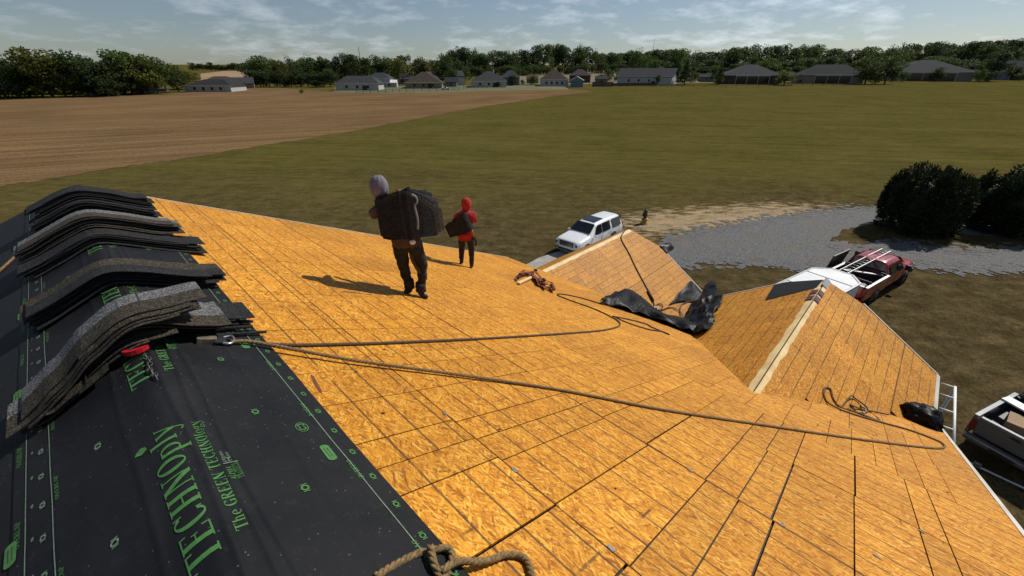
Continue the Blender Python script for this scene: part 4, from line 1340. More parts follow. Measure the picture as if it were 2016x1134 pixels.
# crumpled sheets
def crumple(name, grid, amp, seed, mat, label, cat, sub=5, freq=3.0, nrm=None, parent=None):
    """grid: rows of world points; refined and crushed into folds"""
    rg = random.Random(seed); rows_ = [[Vector(p) for p in r] for r in grid]
    rr = [catmull(r, sub) for r in rows_]; cols = list(zip(*rr)); cc = [catmull(list(c), sub) for c in cols]
    W_ = len(cc); H_ = len(cc[0]); vs = []
    for j in range(H_):
        for i in range(W_):
            p = cc[i][j]; s_ = Vector((seed * 3.1, seed * 1.7, 0))
            nv = mnoise.noise_vector(p * freq + s_); n2 = mnoise.noise_vector(p * freq * 2.7 + s_)
            rdg = (1 - abs(mnoise.noise(p * freq * 1.3 + s_)) * 2.2)
            vs.append(p + nv * amp + n2 * (amp * 0.35) + (nrm or UP) * (amp * (rdg + 0.25)))
    mb = MB(); mb.add(vs, [(j * W_ + i, j * W_ + i + 1, (j + 1) * W_ + i + 1, (j + 1) * W_ + i) for j in range(H_ - 1) for i in range(W_ - 1)], 0, True)
    o_ = build_centred(mb, name, mat, sum((Vector(p) for p in vs), Vector()) / len(vs), label, cat)
    sm = o_.modifiers.new('thick', 'SOLIDIFY'); sm.thickness = 0.004
    return o_


crumple('tarp', [[RPX(1180, 600, .02), RPX(1225, 612, .04), RPX(1290, 634, .03), RPX(1345, 655, .03), RPX(1385, 668, .05)],
                 [RPX(1188, 596, .10), RPX(1232, 600, .34), RPX(1300, 628, .10), RPX(1350, 645, .16), RPX(1392, 655, .18)],
                 [G2(1200, 602, .05), G2(1255, 606, .10), G2(1310, 640, .08), G2(1352, 640, .10), G2(1390, 640, .14)]],
        0.07, 3, M['tarp'], 'long black tarp bunched along the eave below the tan rope', 'tarp', 6, 4.0)
crumple('tarp', [[G2(1316, 602, .02), G2(1345, 596, .03), G2(1385, 596, .04)],
                 [G2(1332, 582, .03), G2(1352, 578, .04), G2(1392, 584, .05)],
                 [G2(1352, 562, .02), G2(1360, 556, .03), G2(1374, 570, .03)]],
        0.035, 5, M['tarp'], 'small black tarp lying flat on the lower wing slope beside its edge', 'tarp', 6, 3.0)
crumple('tarp', [[G3L(1350, 662, .02), G3L(1376, 664, .04), G3L(1396, 654, .03), G3L(1408, 636, .03)],
                 [G3L(1340, 646, .04), G3L(1368, 646, .10), G3L(1392, 632, .10), G3L(1412, 614, .04)],
                 [G3L(1350, 628, .05), G3L(1374, 622, .10), G3L(1394, 612, .12), G3L(1422, 600, .04)],
                 [G3L(1360, 612, .06), G3L(1384, 606, .14), G3L(1402, 598, .15), G3L(1424, 592, .05)]],
        0.085, 8, M['tarp'], 'big crumpled black tarp heaped between the two gables', 'tarp', 8, 2.6)
crumple('tarp', [[G3L(1376, 610, .06), G3L(1390, 606, .10), G3L(1408, 600, .08)],
                 [G3L(1378, 598, .10), G3L(1394, 594, .16), G3L(1414, 588, .10)],
                 [G3L(1386, 586, .12), G3L(1398, 580, .18), G3L(1415, 576, .12)],
                 [G3L(1394, 574, .14), G3L(1405, 567, .18), G3L(1414, 568, .14)]],
        0.05, 14, M['tarp'], 'upright folded black tarp piece on top of the crumpled heap', 'tarp', 7, 2.8)
crumple('tarp', [[G2(1298, 486, .02), G2(1304, 492, .02), G2(1312, 500, .02)],
                 [G2(1306, 480, .03), G2(1314, 486, .10), G2(1318, 497, .05)],
                 [G2(1318, 480, .03), G2(1324, 486, .04), G2(1326, 490, .03)]],
        0.03, 11, M['tarp'], 'black felt scrap hooked over the lower wing peak near the gravel', 'felt scrap', 5, 3.0)


def blob(name, c, r, seed, mat, label, cat, sq=(1, 1, 1), amp=0.25, parent=None, N_=None):
    bm = bmesh.new(); bmesh.ops.create_icosphere(bm, subdivisions=4, radius=1.0)
    for v in bm.verts:
        p = v.co.copy(); s_ = Vector((seed, 2.3 * seed, 1.1))
        k = 1 + amp * mnoise.noise(p * 1.6 + s_) + amp * 0.6 * (1 - abs(mnoise.noise(p * 3.7 + s_)) * 2)
        v.co = Vector((p.x * sq[0], p.y * sq[1], max(p.z, -0.35) * sq[2])) * (r * k)
    me = bpy.data.meshes.new(name); bm.to_mesh(me); bm.free(); me.materials.append(mat)
    for p in me.polygons: p.use_smooth = True
    o_ = bpy.data.objects.new(name, me); link(o_)
    o_.matrix_world = Matrix.Translation(c) @ (N_ or UP).to_track_quat('Z', 'Y').to_matrix().to_4x4()
    return tag(o_, label, cat)


blob('plastic_bag', RPX(1808, 832, 0.07), 0.235, 3.0, M['tarp'], 'black plastic bag heaped at the corner of the near gable', 'bag', (1.2, 1.05, 0.95), 0.32, N_=NR)

# safety harness pile of rusty red webbing at the far eave
harn_m = pm('harness_webbing', (0.22, 0.042, 0.016), (0.13, 0.026, 0.012), 14, 0.8)
hn = empty('safety_harness', RPX(1050, 560, 0.03), 0, 'rusty red safety harness tangled at the lower wing ridge', 'harness')
rg = random.Random(12)
for k in range(9):
    base = [(1014 + rg.uniform(0, 8), 552 + rg.uniform(-2, 3)), (1030 + rg.uniform(-4, 6), 545 + rg.uniform(-3, 4)), (1048 + rg.uniform(-4, 6), 546 + rg.uniform(-4, 8)), (1062 + rg.uniform(-6, 6), 560 + rg.uniform(-5, 6)), (1076 + rg.uniform(-8, 8), 572 + rg.uniform(-5, 4))]
    if k % 3 == 0: base = base[2:] + [(1088, 578), (1082, 566)]
    pts = catmull([RPX(x, y, rg.uniform(0.02, 0.16)) for x, y in base], 6)
    mb = MB()
    for p, q_ in zip(pts[:-1], pts[1:]): mb.bar(p, q_, 0.055, 0.010, 0, NR)
    mb.build('webbing_strap', harn_m, hn)
for (x, y) in ((1052, 540), (1068, 560), (1018, 556), (1064, 566)):
    mb = MB(); c_ = RPX(x, y, 0.12); mb.box(c_, (0.09, 0.05, 0.06), 0, Matrix.Rotation(rg.uniform(0, 3), 3, 'Z')); mb.build('buckle', M['black_plastic'], hn, bevel=0.008)
mb = MB(); mb.bar(RPX(1019, 562, .05), RPX(1046, 550, .06), 0.075, 0.03, 0, NR)
build_centred(mb, 'wood_slat', M['lumber'], RPX(1019, 562, .05), 'short pale wood slat lying against the red harness', 'wood')
# lanyard over the lower wing slope
pts = [gpt(O2, Y2R, N2R, 9.95, -0.02, 0.04)] + [G2(x, y, 0.03) for x, y in ((1222, 470), (1236, 497), (1252, 530), (1268, 560), (1280, 582), (1288, 604))]
lan = empty('lanyard', pts[-1], 0, 'dark shock lanyard hanging down the lower wing slope', 'lanyard')
mb = MB(); mb.tube(catmull(pts, 8), 0.024, 6); mb.build('lanyard_rope', M['cord'], lan)
mb = MB(); mb.tube([G2(1274, 574, .05), G2(1284, 594, .06)], [0.05, 0.04], 8); mb.build('shock_pack', pm('brown_pack', (0.09, 0.04, 0.022), (0.05, 0.025, 0.015), 12, 0.8), lan)
mb = MB(); mb.tube(catmull([G2(1288, 604, .04), G2(1293, 608, .05), G2(1292, 612, .04), G2(1287, 608, .04), G2(1288, 604, .04)], 5), 0.014, 6); mb.build('hook', M['white_plain'], lan)
mb = MB(); mb.tube(catmull([G2(1288, 604, .03), G2(1296, 599, .05), G2(1303, 604, .05), G2(1298, 611, .03), G2(1292, 607, .03)], 6), 0.018, 6); mb.build('ring', M['cord'], lan)
pts = [RPX(x, y, 0.03) for x, y in ((1205, 625), (1240, 632), (1270, 640), (1285, 648), (1310, 658), (1316, 661), (1300, 655), (1276, 651), (1240, 640), (1207, 626))]
mb = MB(); mb.tube(catmull(pts, 6), 0.013, 6); build_centred(mb, 'cord', M['cord'], pts[0], 'dark cord loop on the sheathing just above the long tarp', 'cord')
pts = [G2(x, y, 0.05) for x, y in ((1300, 612), (1320, 606), (1336, 614), (1346, 626), (1352, 634), (1340, 630), (1338, 606), (1350, 596), (1362, 594))]
mb = MB(); mb.tube(catmull(pts, 6), 0.016, 6); build_centred(mb, 'cord', M['cord'], pts[0], 'dark cord curling on the sheathing between the two gables', 'cord')

# pale metal scaffold rail outside the near gable eave
sc = empty('scaffold', HP(-1.30, 6.9, -ZC / HU), 0, 'pale metal scaffold frame standing outside the near gable eave', 'scaffold')
e_in = lambda D_: HP(-1.215, D_, EZ - 0.07); e_out = lambda D_: HP(-1.36, D_, EZ - 0.06)
mb = MB(); mb.tube([e_out(6.15), e_out(7.55)], 0.022, 8); mb.build('rail', M['white_plain'], sc)
for D_ in (6.45, 6.85, 7.22, 7.53):
    mb = MB(); mb.tube([e_in(D_), e_out(D_)], 0.018, 8); mb.build('rung', M['white_plain'], sc)
for D_ in (6.2, 7.5):
    mb = MB(); p_ = e_out(D_); mb.tube([p_, Vector((p_.x, p_.y, 0.0))], 0.024, 8); mb.build('leg', M['alu'], sc)


# ------------------------------------------------------------------ people
def skin_mesh(joints, bones, root, levels=2):
    names = list(joints); idx = {k: i for i, k in enumerate(names)}
    me = bpy.data.meshes.new('tmp'); me.from_pydata([joints[k][0] for k in names], [(idx[a_], idx[b_]) for a_, b_ in bones], [])
    ob = bpy.data.objects.new('tmp', me); COL.objects.link(ob)
    ob.modifiers.new('skin', 'SKIN')
    sv = me.skin_vertices[0].data
    for i, k in enumerate(names):
        r_ = joints[k][1]; sv[i].radius = r_ if isinstance(r_, tuple) else (r_, r_)
        sv[i].use_root = (k == root)
    ss = ob.modifiers.new('sub', 'SUBSURF'); ss.levels = levels; ss.render_levels = levels
    dg = bpy.context.evaluated_depsgraph_get(); dg.update()
    out = bpy.data.meshes.new_from_object(ob.evaluated_get(dg))
    bpy.data.objects.remove(ob); bpy.data.meshes.remove(me)
    return out


def hand_joints(J, B, wrist, fwd, side, s, tagk):
    """palm and five curled fingers, thumb leaving the side of the palm"""
    w_ = Vector(J[wrist][0]); f_ = Vector(fwd).normalized(); sd_ = Vector(side).normalized(); up_ = f_.cross(sd_).normalized()
    J[tagk + 'palm'] = (tuple(w_ + f_ * 0.055), (0.036, 0.018)); B.append((wrist, tagk + 'palm'))
    for k, (o_, ln) in enumerate(((-0.032, 0.062), (-0.011, 0.074), (0.011, 0.070), (0.030, 0.055))):
        p0 = w_ + f_ * 0.095 + sd_ * o_; p1 = p0 + f_ * ln * 0.5 + up_ * 0.014; p2 = p1 + f_ * ln * 0.25 + up_ * 0.034
        J[tagk + 'a%d' % k] = (tuple(p0), 0.0105); J[tagk + 'b%d' % k] = (tuple(p1), 0.0092); J[tagk + 'c%d' % k] = (tuple(p2), 0.008)
        B += [(tagk + 'palm', tagk + 'a%d' % k), (tagk + 'a%d' % k, tagk + 'b%d' % k), (tagk + 'b%d' % k, tagk + 'c%d' % k)]
    t0 = w_ + f_ * 0.045 - sd_ * 0.045; t1 = t0 + f_ * 0.03 - sd_ * 0.015 + up_ * 0.02
    J[tagk + 't0'] = (tuple(t0), 0.012); J[tagk + 't1'] = (tuple(t1), 0.0095)
    B += [(tagk + 'palm', tagk + 't0'), (tagk + 't0', tagk + 't1')]


def uv_shape(fn, nu=28, nv=18):
    vs = [fn(2 * math.pi * i / nu, math.pi * j / nv) for j in range(nv + 1) for i in range(nu)]
    return vs, [(j * nu + i, j * nu + (i + 1) % nu, (j + 1) * nu + (i + 1) % nu, (j + 1) * nu + i) for j in range(nv) for i in range(nu)]


def person(label, loc, rz, J, B, zones, hood_mat, head, hood_r, face_dir, skin_m):
    root = empty('person', loc, rz, label, 'person')
    me = skin_mesh(J, B, 'pelvis', 3)
    mats = [z[0] for z in zones] + [skin_m]
    for m_ in mats: me.materials.append(m_)
    for p in me.polygons:
        p.use_smooth = True; c = p.center; p.material_index = 0
        for k, (m_, test) in enumerate(zones):
            if test(c): p.material_index = k; break
    # cloth folds
    for v in me.vertices:
        hz = v.co.z; soft = 0.35 if (hz < 0.14 or v.co.y > 0.33) else 1.0
        n_ = (mnoise.noise_vector(v.co * 9) * 0.011 + mnoise.noise_vector(Vector((v.co.x * 9, v.co.y * 9, v.co.z * 26))) * 0.010 + mnoise.noise_vector(Vector((v.co.x * 20 + v.co.z * 16, v.co.y * 18, v.co.z * 14))) * 0.006) * soft
        v.co += n_
    body = bpy.data.objects.new('body', me); link(body, root); WORLD_OF[body.name] = wof(root).copy()
    # head with a face, under the hood
    hd = Vector(head); fd = Vector(face_dir).normalized(); rt = fd.cross(UP).normalized(); u2 = rt.cross(fd)
    def hf(u, v):
        x, y, z = math.sin(v) * math.cos(u), math.sin(v) * math.sin(u), math.cos(v)
        k = 1.0
        if x > 0.5: k *= 1 - 0.06 * (x - 0.5)
        if z < -0.2: k *= 1 - 0.22 * (-z - 0.2)
        if x > 0.94 and abs(z + 0.08) < 0.25: k *= 1.13          # nose
        if x > 0.80 and 0.05 < z < 0.28 and 0.2 < abs(y) < 0.5: k *= 0.95   # eye sockets
        return hd + fd * (x * 0.096 * k) + rt * (y * 0.076 * k) + u2 * (z * 0.118 * k)
    mb = MB(); vs, fs = uv_shape(hf); mb.add(vs, fs, 0, True); mb.build('head', skin_m, root, local=True)
    for s_ in (-1, 1):
        mb = MB(); e_ = hd + fd * 0.086 + rt * (0.032 * s_) + u2 * 0.016
        vs, fs = uv_shape(lambda u, v: e_ + fd * (math.sin(v) * math.cos(u) * .006) + rt * (math.sin(v) * math.sin(u) * 0.013) + u2 * (math.cos(v) * 0.007), 10, 6)
        mb.add(vs, fs, 0, True); mb.build('eye', M['glass'], root, local=True)
    mb = MB(); mo = hd + fd * 0.090 - u2 * 0.055; mb.bar(mo - rt * 0.022, mo + rt * 0.022, 0.006, 0.010); mb.build('mouth', pm('lip', (0.2, 0.07, 0.05), rough=0.6), root, local=True)
    # hood: a loose shell open at the face, gathered at the neck
    def hoodf(u, v):
        x, y, z = math.sin(v) * math.cos(u), math.sin(v) * math.sin(u), math.cos(v)
        k = 1.0 + 0.04 * mnoise.noise(Vector((x * 3, y * 3, z * 3 + hood_r * 50)))
        fx = x * hood_r * 1.04
        if x > 0.72: fx = 0.72 * hood_r * 1.04 - (x - 0.72) * hood_r * 1.3
        zz = z * hood_r * 1.22; sq = 1.0
        k += 0.03 * math.sin(9 * u + 3 * z)* (1 if x < 0.5 else 0)
        if z < -0.40: sq = 1 - 0.42 * (-z - 0.40)
        if z < -0.72: sq = 0.866 + 2.4 * (-z - 0.72); zz = -0.72 * hood_r * 1.22 - (-z - 0.72) * hood_r * 1.5
        if x < -0.3 and z > 0: fx -= 0.10 * hood_r * z
        if z > 0.55: fx -= 0.25 * hood_r * (z - 0.55)
        return hd + fd * (fx * sq * k) + rt * (y * hood_r * 0.93 * sq * k) + u2 * (zz * k)
    mb = MB(); vs, fs = uv_shape(hoodf, 32, 22); mb.add(vs, fs, 0, True); mb.build('hood', hood_mat, root, local=True)
    return root


def carried_bundle(label, mtx, n, wl_, wr_, hgt, flare, seed, bend=0.06):
    rg = random.Random(seed)
    root = empty('carried_shingles', mtx=mtx, label=label, cat='shingles')
    for k in range(n):
        mb = MB(); off = k * 0.0105; r_ = bend + (n - k) * 0.006
        L_ = wl_ + rg.uniform(-0.02, 0.015); Rr = wr_ * rg.uniform(0.72, 1.15)
        path = [Vector((-L_, off + 0.06, 0)), Vector((-L_ * 0.82, off + 0.02, 0)), Vector((-L_ * 0.66, off - 0.004, 0)), Vector((-L_ * 0.48, off - 0.018, 0)), Vector((-L_ * 0.33, off - 0.012, 0)), Vector((-r_ * 0.8, off, 0))]
        fa = flare + (k / n - 0.5) * 0.95
        for q_ in range(5):
            an = (q_ + 1) / 5 * fa
            path.append(Vector((-r_ * 0.8 + math.sin(an) * r_ * 1.3, off + (1 - math.cos(an)) * r_ * 1.3, 0)))
        e_ = path[-1]; path.append(e_ + Vector((math.cos(fa), math.sin(fa), 0)) * Rr * 0.5); path.append(e_ + Vector((math.cos(fa + 0.06), math.sin(fa + 0.06), 0)) * Rr)
        z0, z1 = rg.uniform(-0.04, 0.03), hgt + rg.uniform(-0.035, 0.03)
        m_ = len(path); vs = []
        for i, p in enumerate(path):
            sl = (0.20 * abs(p.x) + 0.03 * math.sin(p.x * 14 + k)) if p.x < 0 else (1.05 - 0.85 * k / n) * p.x
            zb = z0 + (sl * .4 if p.x < 0 else -0.12 * p.x)
            for t_ in (0.0, 0.008): vs += [p + Vector((0, t_, zb)), p + Vector((0, t_, z1 - sl))]
        fs = []; mi = []
        for i in range(m_ - 1):
            a_ = i * 4; b_ = a_ + 4
            fs += [(a_, b_, b_ + 1, a_ + 1), (a_ + 3, b_ + 3, b_ + 2, a_ + 2), (a_ + 1, b_ + 1, b_ + 3, a_ + 3), (a_, a_ + 2, b_ + 2, b_)]
        nf = len(fs)
        fs += [(0, 1, 3, 2), ((m_ - 1) * 4, (m_ - 1) * 4 + 2, (m_ - 1) * 4 + 3, (m_ - 1) * 4 + 1)]
        mb.add(vs, fs, 0, False)
        for q_ in range(len(fs)):
            if q_ >= nf or q_ % 4 >= 2: mb.m[q_] = 1
        mb.build('shingle', [(M['shingle_dark'], M['shingle_brown'], M['shingle_slate'])[k % 3], M['edge_highlight']], root, local=True)
    return root


skin_tone = pm('skin', (0.20, 0.10, 0.06), (0.24, 0.12, 0.075), 20, 0.55)
cloth_grey = pm('grey_hoodie', (0.150, 0.135, 0.160), (0.20, 0.18, 0.205), 12, 0.95, bump=0.3)
cloth_shirt = pm('brown_shirt', (0.060, 0.036, 0.030), (0.088, 0.054, 0.045), 9, 0.95, bump=0.3)
cloth_pants = pm('dark_trousers', (0.010, 0.010, 0.010), (0.018, 0.017, 0.016), 9, 0.9, bump=0.3)
cloth_red = pm('red_hoodie', (0.33, 0.012, 0.016), (0.42, 0.02, 0.022), 9, 0.9, bump=0.3)
shoe_m = pm('dark_shoes', (0.012, 0.011, 0.011), (0.03, 0.028, 0.026), 30, 0.7)
yellow_strap = pm('yellow_webbing', (0.22, 0.14, 0.020), (0.28, 0.18, 0.03), 30, 0.8)

f1 = RPX(818, 584); az1 = math.atan2(-f1.x, f1.y)


def local_roof(loc, rz):
    """roof height at a person's local x, y"""
    def f(x, y):
        p = Vector(loc) + Matrix.Rotation(rz, 3, 'Z') @ Vector((x, y, 0))
        return p.z - (p - RF(0, 0)).dot(NR) / NR.z - loc[2] + OSB_T
    return f


lr = local_roof(f1, az1)
J = {
    'pelvis': ((-0.045, 0.04, 0.80), (0.155, 0.125)), 'waist': ((-0.075, 0.06, 0.94), (0.150, 0.115)), 'chest': ((-0.145, 0.10, 1.13), (0.175, 0.125)),
    'neck': ((-0.205, 0.13, 1.28), 0.075), 'headb': ((-0.235, 0.15, 1.37), 0.07),
    'lsh': ((-0.30, 0.12, 1.20), 0.085), 'lel': ((-0.385, 0.20, 1.08), 0.062), 'lwr': ((-0.28, 0.34, 1.20), 0.042),
    'rsh': ((0.02, 0.13, 1.20), 0.085), 'rel': ((0.13, 0.28, 1.12), 0.06), 'rwr': ((0.02, 0.38, 1.22), 0.042),
    'rhip': ((0.075, 0.03, 0.72), (0.105, 0.11)), 'rkn': ((0.135, 0.06, 0.40), 0.074), 'rcalf': ((0.115, 0.03, 0.26), 0.066), 'ran': ((0.075, 0.0, 0.10 + lr(0.075, 0)), 0.054),
    'lhip': ((-0.125, 0.05, 0.72), (0.105, 0.11)), 'lkn': ((-0.095, 0.10, 0.40), 0.076), 'lcalf': ((-0.085, 0.08, 0.26), 0.068), 'lan': ((-0.06, 0.06, 0.10 + lr(-0.06, 0.06)), 0.054),
    'rheel': ((0.07, -0.01, 0.042 + lr(0.07, -0.01)), (0.042, 0.04)), 'rtoe': ((0.165, -0.07, 0.036 + lr(0.165, -0.07)), (0.042, 0.034)),
    'lheel': ((-0.062, 0.05, 0.042 + lr(-0.062, 0.05)), (0.042, 0.04)), 'ltoe': ((-0.135, 0.02, 0.036 + lr(-0.135, 0.02)), (0.042, 0.034)),
}
B = [('pelvis', 'waist'), ('waist', 'chest'), ('chest', 'neck'), ('neck', 'headb'), ('chest', 'lsh'), ('lsh', 'lel'), ('lel', 'lwr'), ('chest', 'rsh'), ('rsh', 'rel'), ('rel', 'rwr'),
     ('pelvis', 'rhip'), ('rhip', 'rkn'), ('rkn', 'rcalf'), ('rcalf', 'ran'), ('ran', 'rheel'), ('rheel', 'rtoe'), ('pelvis', 'lhip'), ('lhip', 'lkn'), ('lkn', 'lcalf'), ('lcalf', 'lan'), ('lan', 'lheel'), ('lheel', 'ltoe')]
hand_joints(J, B, 'lwr', (0.5, 0.5, 0.6), (0.3, -0.8, 0.5), 1, 'lh'); hand_joints(J, B, 'rwr', (-0.4, 0.4, 0.8), (0.4, 0.8, 0.1), 1, 'rh')
zones = [(shoe_m, lambda c: c.z < 0.10 + lr(c.x, c.y)), (cloth_pants, lambda c: c.z < 0.72), (cloth_shirt, lambda c: c.z < 0.97), (skin_tone, lambda c: c.y > 0.385 and c.z > 1.05), (cloth_shirt, lambda c: c.z < 1.24), (cloth_grey, lambda c: True)]
man = person('person in a grey hood and dark trousers carrying a large shingle bundle', f1, az1, J, B, zones, cloth_grey, (-0.262, 0.175, 1.425), 0.118, (-0.35, 0.93, -0.12), skin_tone)
# tool belt strap, dangling strap and a white rag in the pocket
mb = MB()
for k in range(10):
    t0_, t1_ = [math.pi * (1.05 + 0.75 * z_ / 10) for z_ in (k, k + 1)]
    c0, c1 = [Vector((-0.05 + 0.178 * math.cos(t_), 0.05 + 0.15 * math.sin(t_), 0.93 - 0.10 * (t_ / math.pi - 1.05))) for t_ in (t0_, t1_)]
    mb.bar(c0, c1, 0.012, 0.05)
mb.build('belt_strap', yellow_strap, man, local=True)
mb = MB(); ps = catmull([(0.02, -0.06, 0.74), (0.01, -0.02, 0.58), (0.055, -0.03, 0.44), (0.10, -0.02, 0.34)], 6)
for p, q_ in zip(ps[:-1], ps[1:]): mb.bar(p, q_, 0.045, 0.008, 0, Vector((0, 1, 0)))
mb.build('dangling_strap', M['black_plastic'], man, local=True)
mb = MB(); vs, fs = uv_shape(lambda u, v: Vector((0.045, -0.09, 0.80)) + Vector((math.sin(v) * math.cos(u) * 0.035, math.sin(v) * math.sin(u) * 0.02, math.cos(v) * 0.028)) * (1 + 0.3 * math.sin(5 * u)), 14, 8)
mb.add(vs, fs, 0, True); mb.build('rag', M['white_plain'], man, local=True)
# shirt hem and trouser cuffs as soft rings
for cx, cy, cz, r_ in ((0.08, 0.0, 0.115, 0.066), (-0.062, 0.062, 0.115, 0.066)):
    mb = MB(); zz = cz + lr(cx, cy)
    mb.tube([(cx + 0.004, cy, zz + 0.10), (cx, cy, zz + 0.05), (cx + 0.003, cy, zz + 0.01), (cx, cy, zz - 0.02)], [r_ * 0.94, r_ * 1.06, r_ * 0.98, r_ * 1.08], 14); mb.build('trouser_cuff', cloth_pants, man, local=True)
Wm = Matrix.Translation(f1) @ Matrix.Rotation(az1, 4, 'Z')
carried_bundle('large black shingle bundle folded over the back of the grey hooded person',
               Wm @ Matrix.Translation((0.115, -0.12, 0.875)) @ Matrix.Rotation(math.radians(-4), 4, 'Z') @ Matrix.Rotation(math.radians(-3), 4, 'Y') @ Matrix.Rotation(math.radians(-8), 4, 'X'), 14, 0.43, 0.40, 0.545, 0.80, 4)
# loose twine hanging on that bundle
mb = MB(); ps = [Wm @ Vector(p) for p in ((0.10, -0.135, 1.40), (0.145, -0.13, 1.36), (0.15, -0.135, 1.30), (0.12, -0.14, 1.26), (0.135, -0.145, 1.10), (0.125, -0.145, 0.98))]
mb2 = rope_mesh(ps, 0.012, 0.05); build_centred(mb2, 'twine', pm('grey_twine', (0.22, 0.22, 0.23), (0.32, 0.32, 0.33), 40, 0.9), ps[0], 'grey twine hanging down the large carried bundle', 'rope')

f2 = RPX(922, 527); az2 = math.atan2(-f2.x, f2.y); lr2 = local_roof(f2, az2)
J2 = {
    'pelvis': ((-0.02, 0.02, 0.76), (0.150, 0.12)), 'waist': ((-0.02, 0.03, 0.90), (0.155, 0.12)), 'chest': ((-0.01, 0.05, 1.12), (0.175, 0.125)),
    'neck': ((0.015, 0.06, 1.27), 0.075), 'headb': ((0.02, 0.07, 1.36), 0.07),
    'lsh': ((-0.16, 0.06, 1.18), 0.085), 'lel': ((-0.24, 0.20, 1.02), 0.06), 'lwr': ((-0.16, 0.34, 1.12), 0.042),
    'rsh': ((0.155, 0.05, 1.19), 0.09), 'rel': ((0.185, 0.16, 1.00), 0.068), 'rwr': ((0.06, 0.30, 1.10), 0.045),
    'rhip': ((0.075, 0.02, 0.70), (0.098, 0.10)), 'rkn': ((0.085, 0.04, 0.42), 0.072), 'rcalf': ((0.085, 0.02, 0.28), 0.064), 'ran': ((0.075, 0.0, 0.10 + lr2(0.075, 0)), 0.052),
    'lhip': ((-0.105, 0.03, 0.70), (0.098, 0.10)), 'lkn': ((-0.12, 0.14, 0.42), 0.072), 'lcalf': ((-0.13, 0.16, 0.28), 0.064), 'lan': ((-0.14, 0.16, 0.13 + lr2(-0.14, 0.16)), 0.052),
    'rheel': ((0.075, -0.02, 0.042 + lr2(0.075, -0.02)), (0.042, 0.04)), 'rtoe': ((0.07, 0.12, 0.040 + lr2(0.07, 0.12)), (0.042, 0.034)),
    'lheel': ((-0.14, 0.13, 0.05 + lr2(-0.14, 0.13)), (0.042, 0.04)), 'ltoe': ((-0.16, 0.27, 0.038 + lr2(-0.16, 0.27)), (0.042, 0.034)),
}
B2 = B[:22]
hand_joints(J2, B2, 'lwr', (0.5, 0.5, 0.6), (0.3, -0.8, 0.5), 1, 'lh'); hand_joints(J2, B2, 'rwr', (-0.4, 0.4, 0.8), (0.4, 0.8, 0.1), 1, 'rh')
zones2 = [(shoe_m, lambda c: c.z < 0.10 + lr2(c.x, c.y)), (cloth_pants, lambda c: c.z < 0.74), (skin_tone, lambda c: c.y > 0.345 and c.z > 0.9), (cloth_red, lambda c: True)]
man2 = person('person in a red hooded jacket and black trousers farther down the roof', f2, az2, J2, B2, zones2, cloth_red, (0.03, 0.09, 1.415), 0.112, (0.25, 0.95, -0.1), skin_tone)
mb = MB()
for p, q_ in (((0.10, -0.075, 0.98), (0.125, -0.085, 0.86)), ((0.125, -0.085, 0.86), (0.15, -0.05, 0.74))): mb.bar(p, q_, 0.035, 0.012)
mb.build('belt_strap', yellow_strap, man2, local=True)
mb = MB(); ps = catmull([(0.15, -0.05, 0.74), (0.19, -0.04, 0.62), (0.18, -0.03, 0.52)], 5)
for p, q_ in zip(ps[:-1], ps[1:]): mb.bar(p, q_, 0.05, 0.012, 0, Vector((0, 1, 0)))
mb.build('dangling_strap', M['black_plastic'], man2, local=True)
mb = MB(); mb.add(*uv_shape(lambda u, v: Vector((-0.02, 0.03, 0.74)) + Vector((math.cos(u) * (0.166 + 0.006 * math.sin(7 * u)), math.sin(u) * 0.135, 0.07 * math.cos(v))) * 1.0, 24, 4), 0, True)
mb.build('jacket_hem', cloth_red, man2, local=True)
Wm2 = Matrix.Translation(f2) @ Matrix.Rotation(az2, 4, 'Z')
carried_bundle('tilted dark shingle bundle on the back of the red jacketed person',
               Wm2 @ Matrix.Translation((0.10, -0.215, 0.965)) @ Matrix.Rotation(math.radians(-5), 4, 'Z') @ Matrix.Rotation(math.radians(-24), 4, 'Y') @ Matrix.Rotation(math.radians(-10), 4, 'X'), 11, 0.50, 0.05, 0.33, 0.5, 9, 0.03)

# ------------------------------------------------------------------ vehicles
def loft(sections, mats_fn=None):
    """sections: [(x, [(y, z)...half section bottom to top])] mirrored in y"""
    mb = MB(); n = len(sections[0][1])
    ring = []
    for x, hs in sections:
        ring.append([Vector((x, y, z)) for y, z in hs] + [Vector((x, -y, z)) for y, z in reversed(hs)])
    m = len(ring[0]); vs = [p for r in ring for p in r]; fs = []
    for i in range(len(ring) - 1):
        for j in range(m):
            k = (j + 1) % m
            fs.append((i * m + j, (i + 1) * m + j, (i + 1) * m + k, i * m + k))
    fs.append(tuple(range(m))); fs.append(tuple((len(ring) - 1) * m + j for j in range(m - 1, -1, -1)))
    mb.add(vs, fs, 0, True)
    return mb


def finish_body(o, sub=1):
    b = o.modifiers.new('sub', 'SUBSURF'); b.levels = sub; b.render_levels = sub
    return o


def pane(mb, c4, inset=0.04, off=0.012):
    """glass pane from four corners, inset and slightly proud"""
    c = [Vector(p) for p in c4]; ce = sum(c, Vector()) / 4; nn = (c[1] - c[0]).cross(c[3] - c[0]).normalized()
    if nn.dot(ce - Vector((ce.x * 0.3, 0, 1.0))) < 0: nn = -nn
    q = []
    for p in c:
        d_ = ce - p; q.append(p + d_.normalized() * inset + nn * off)
    mb.prism(q, nn * 0.006)
    return mb


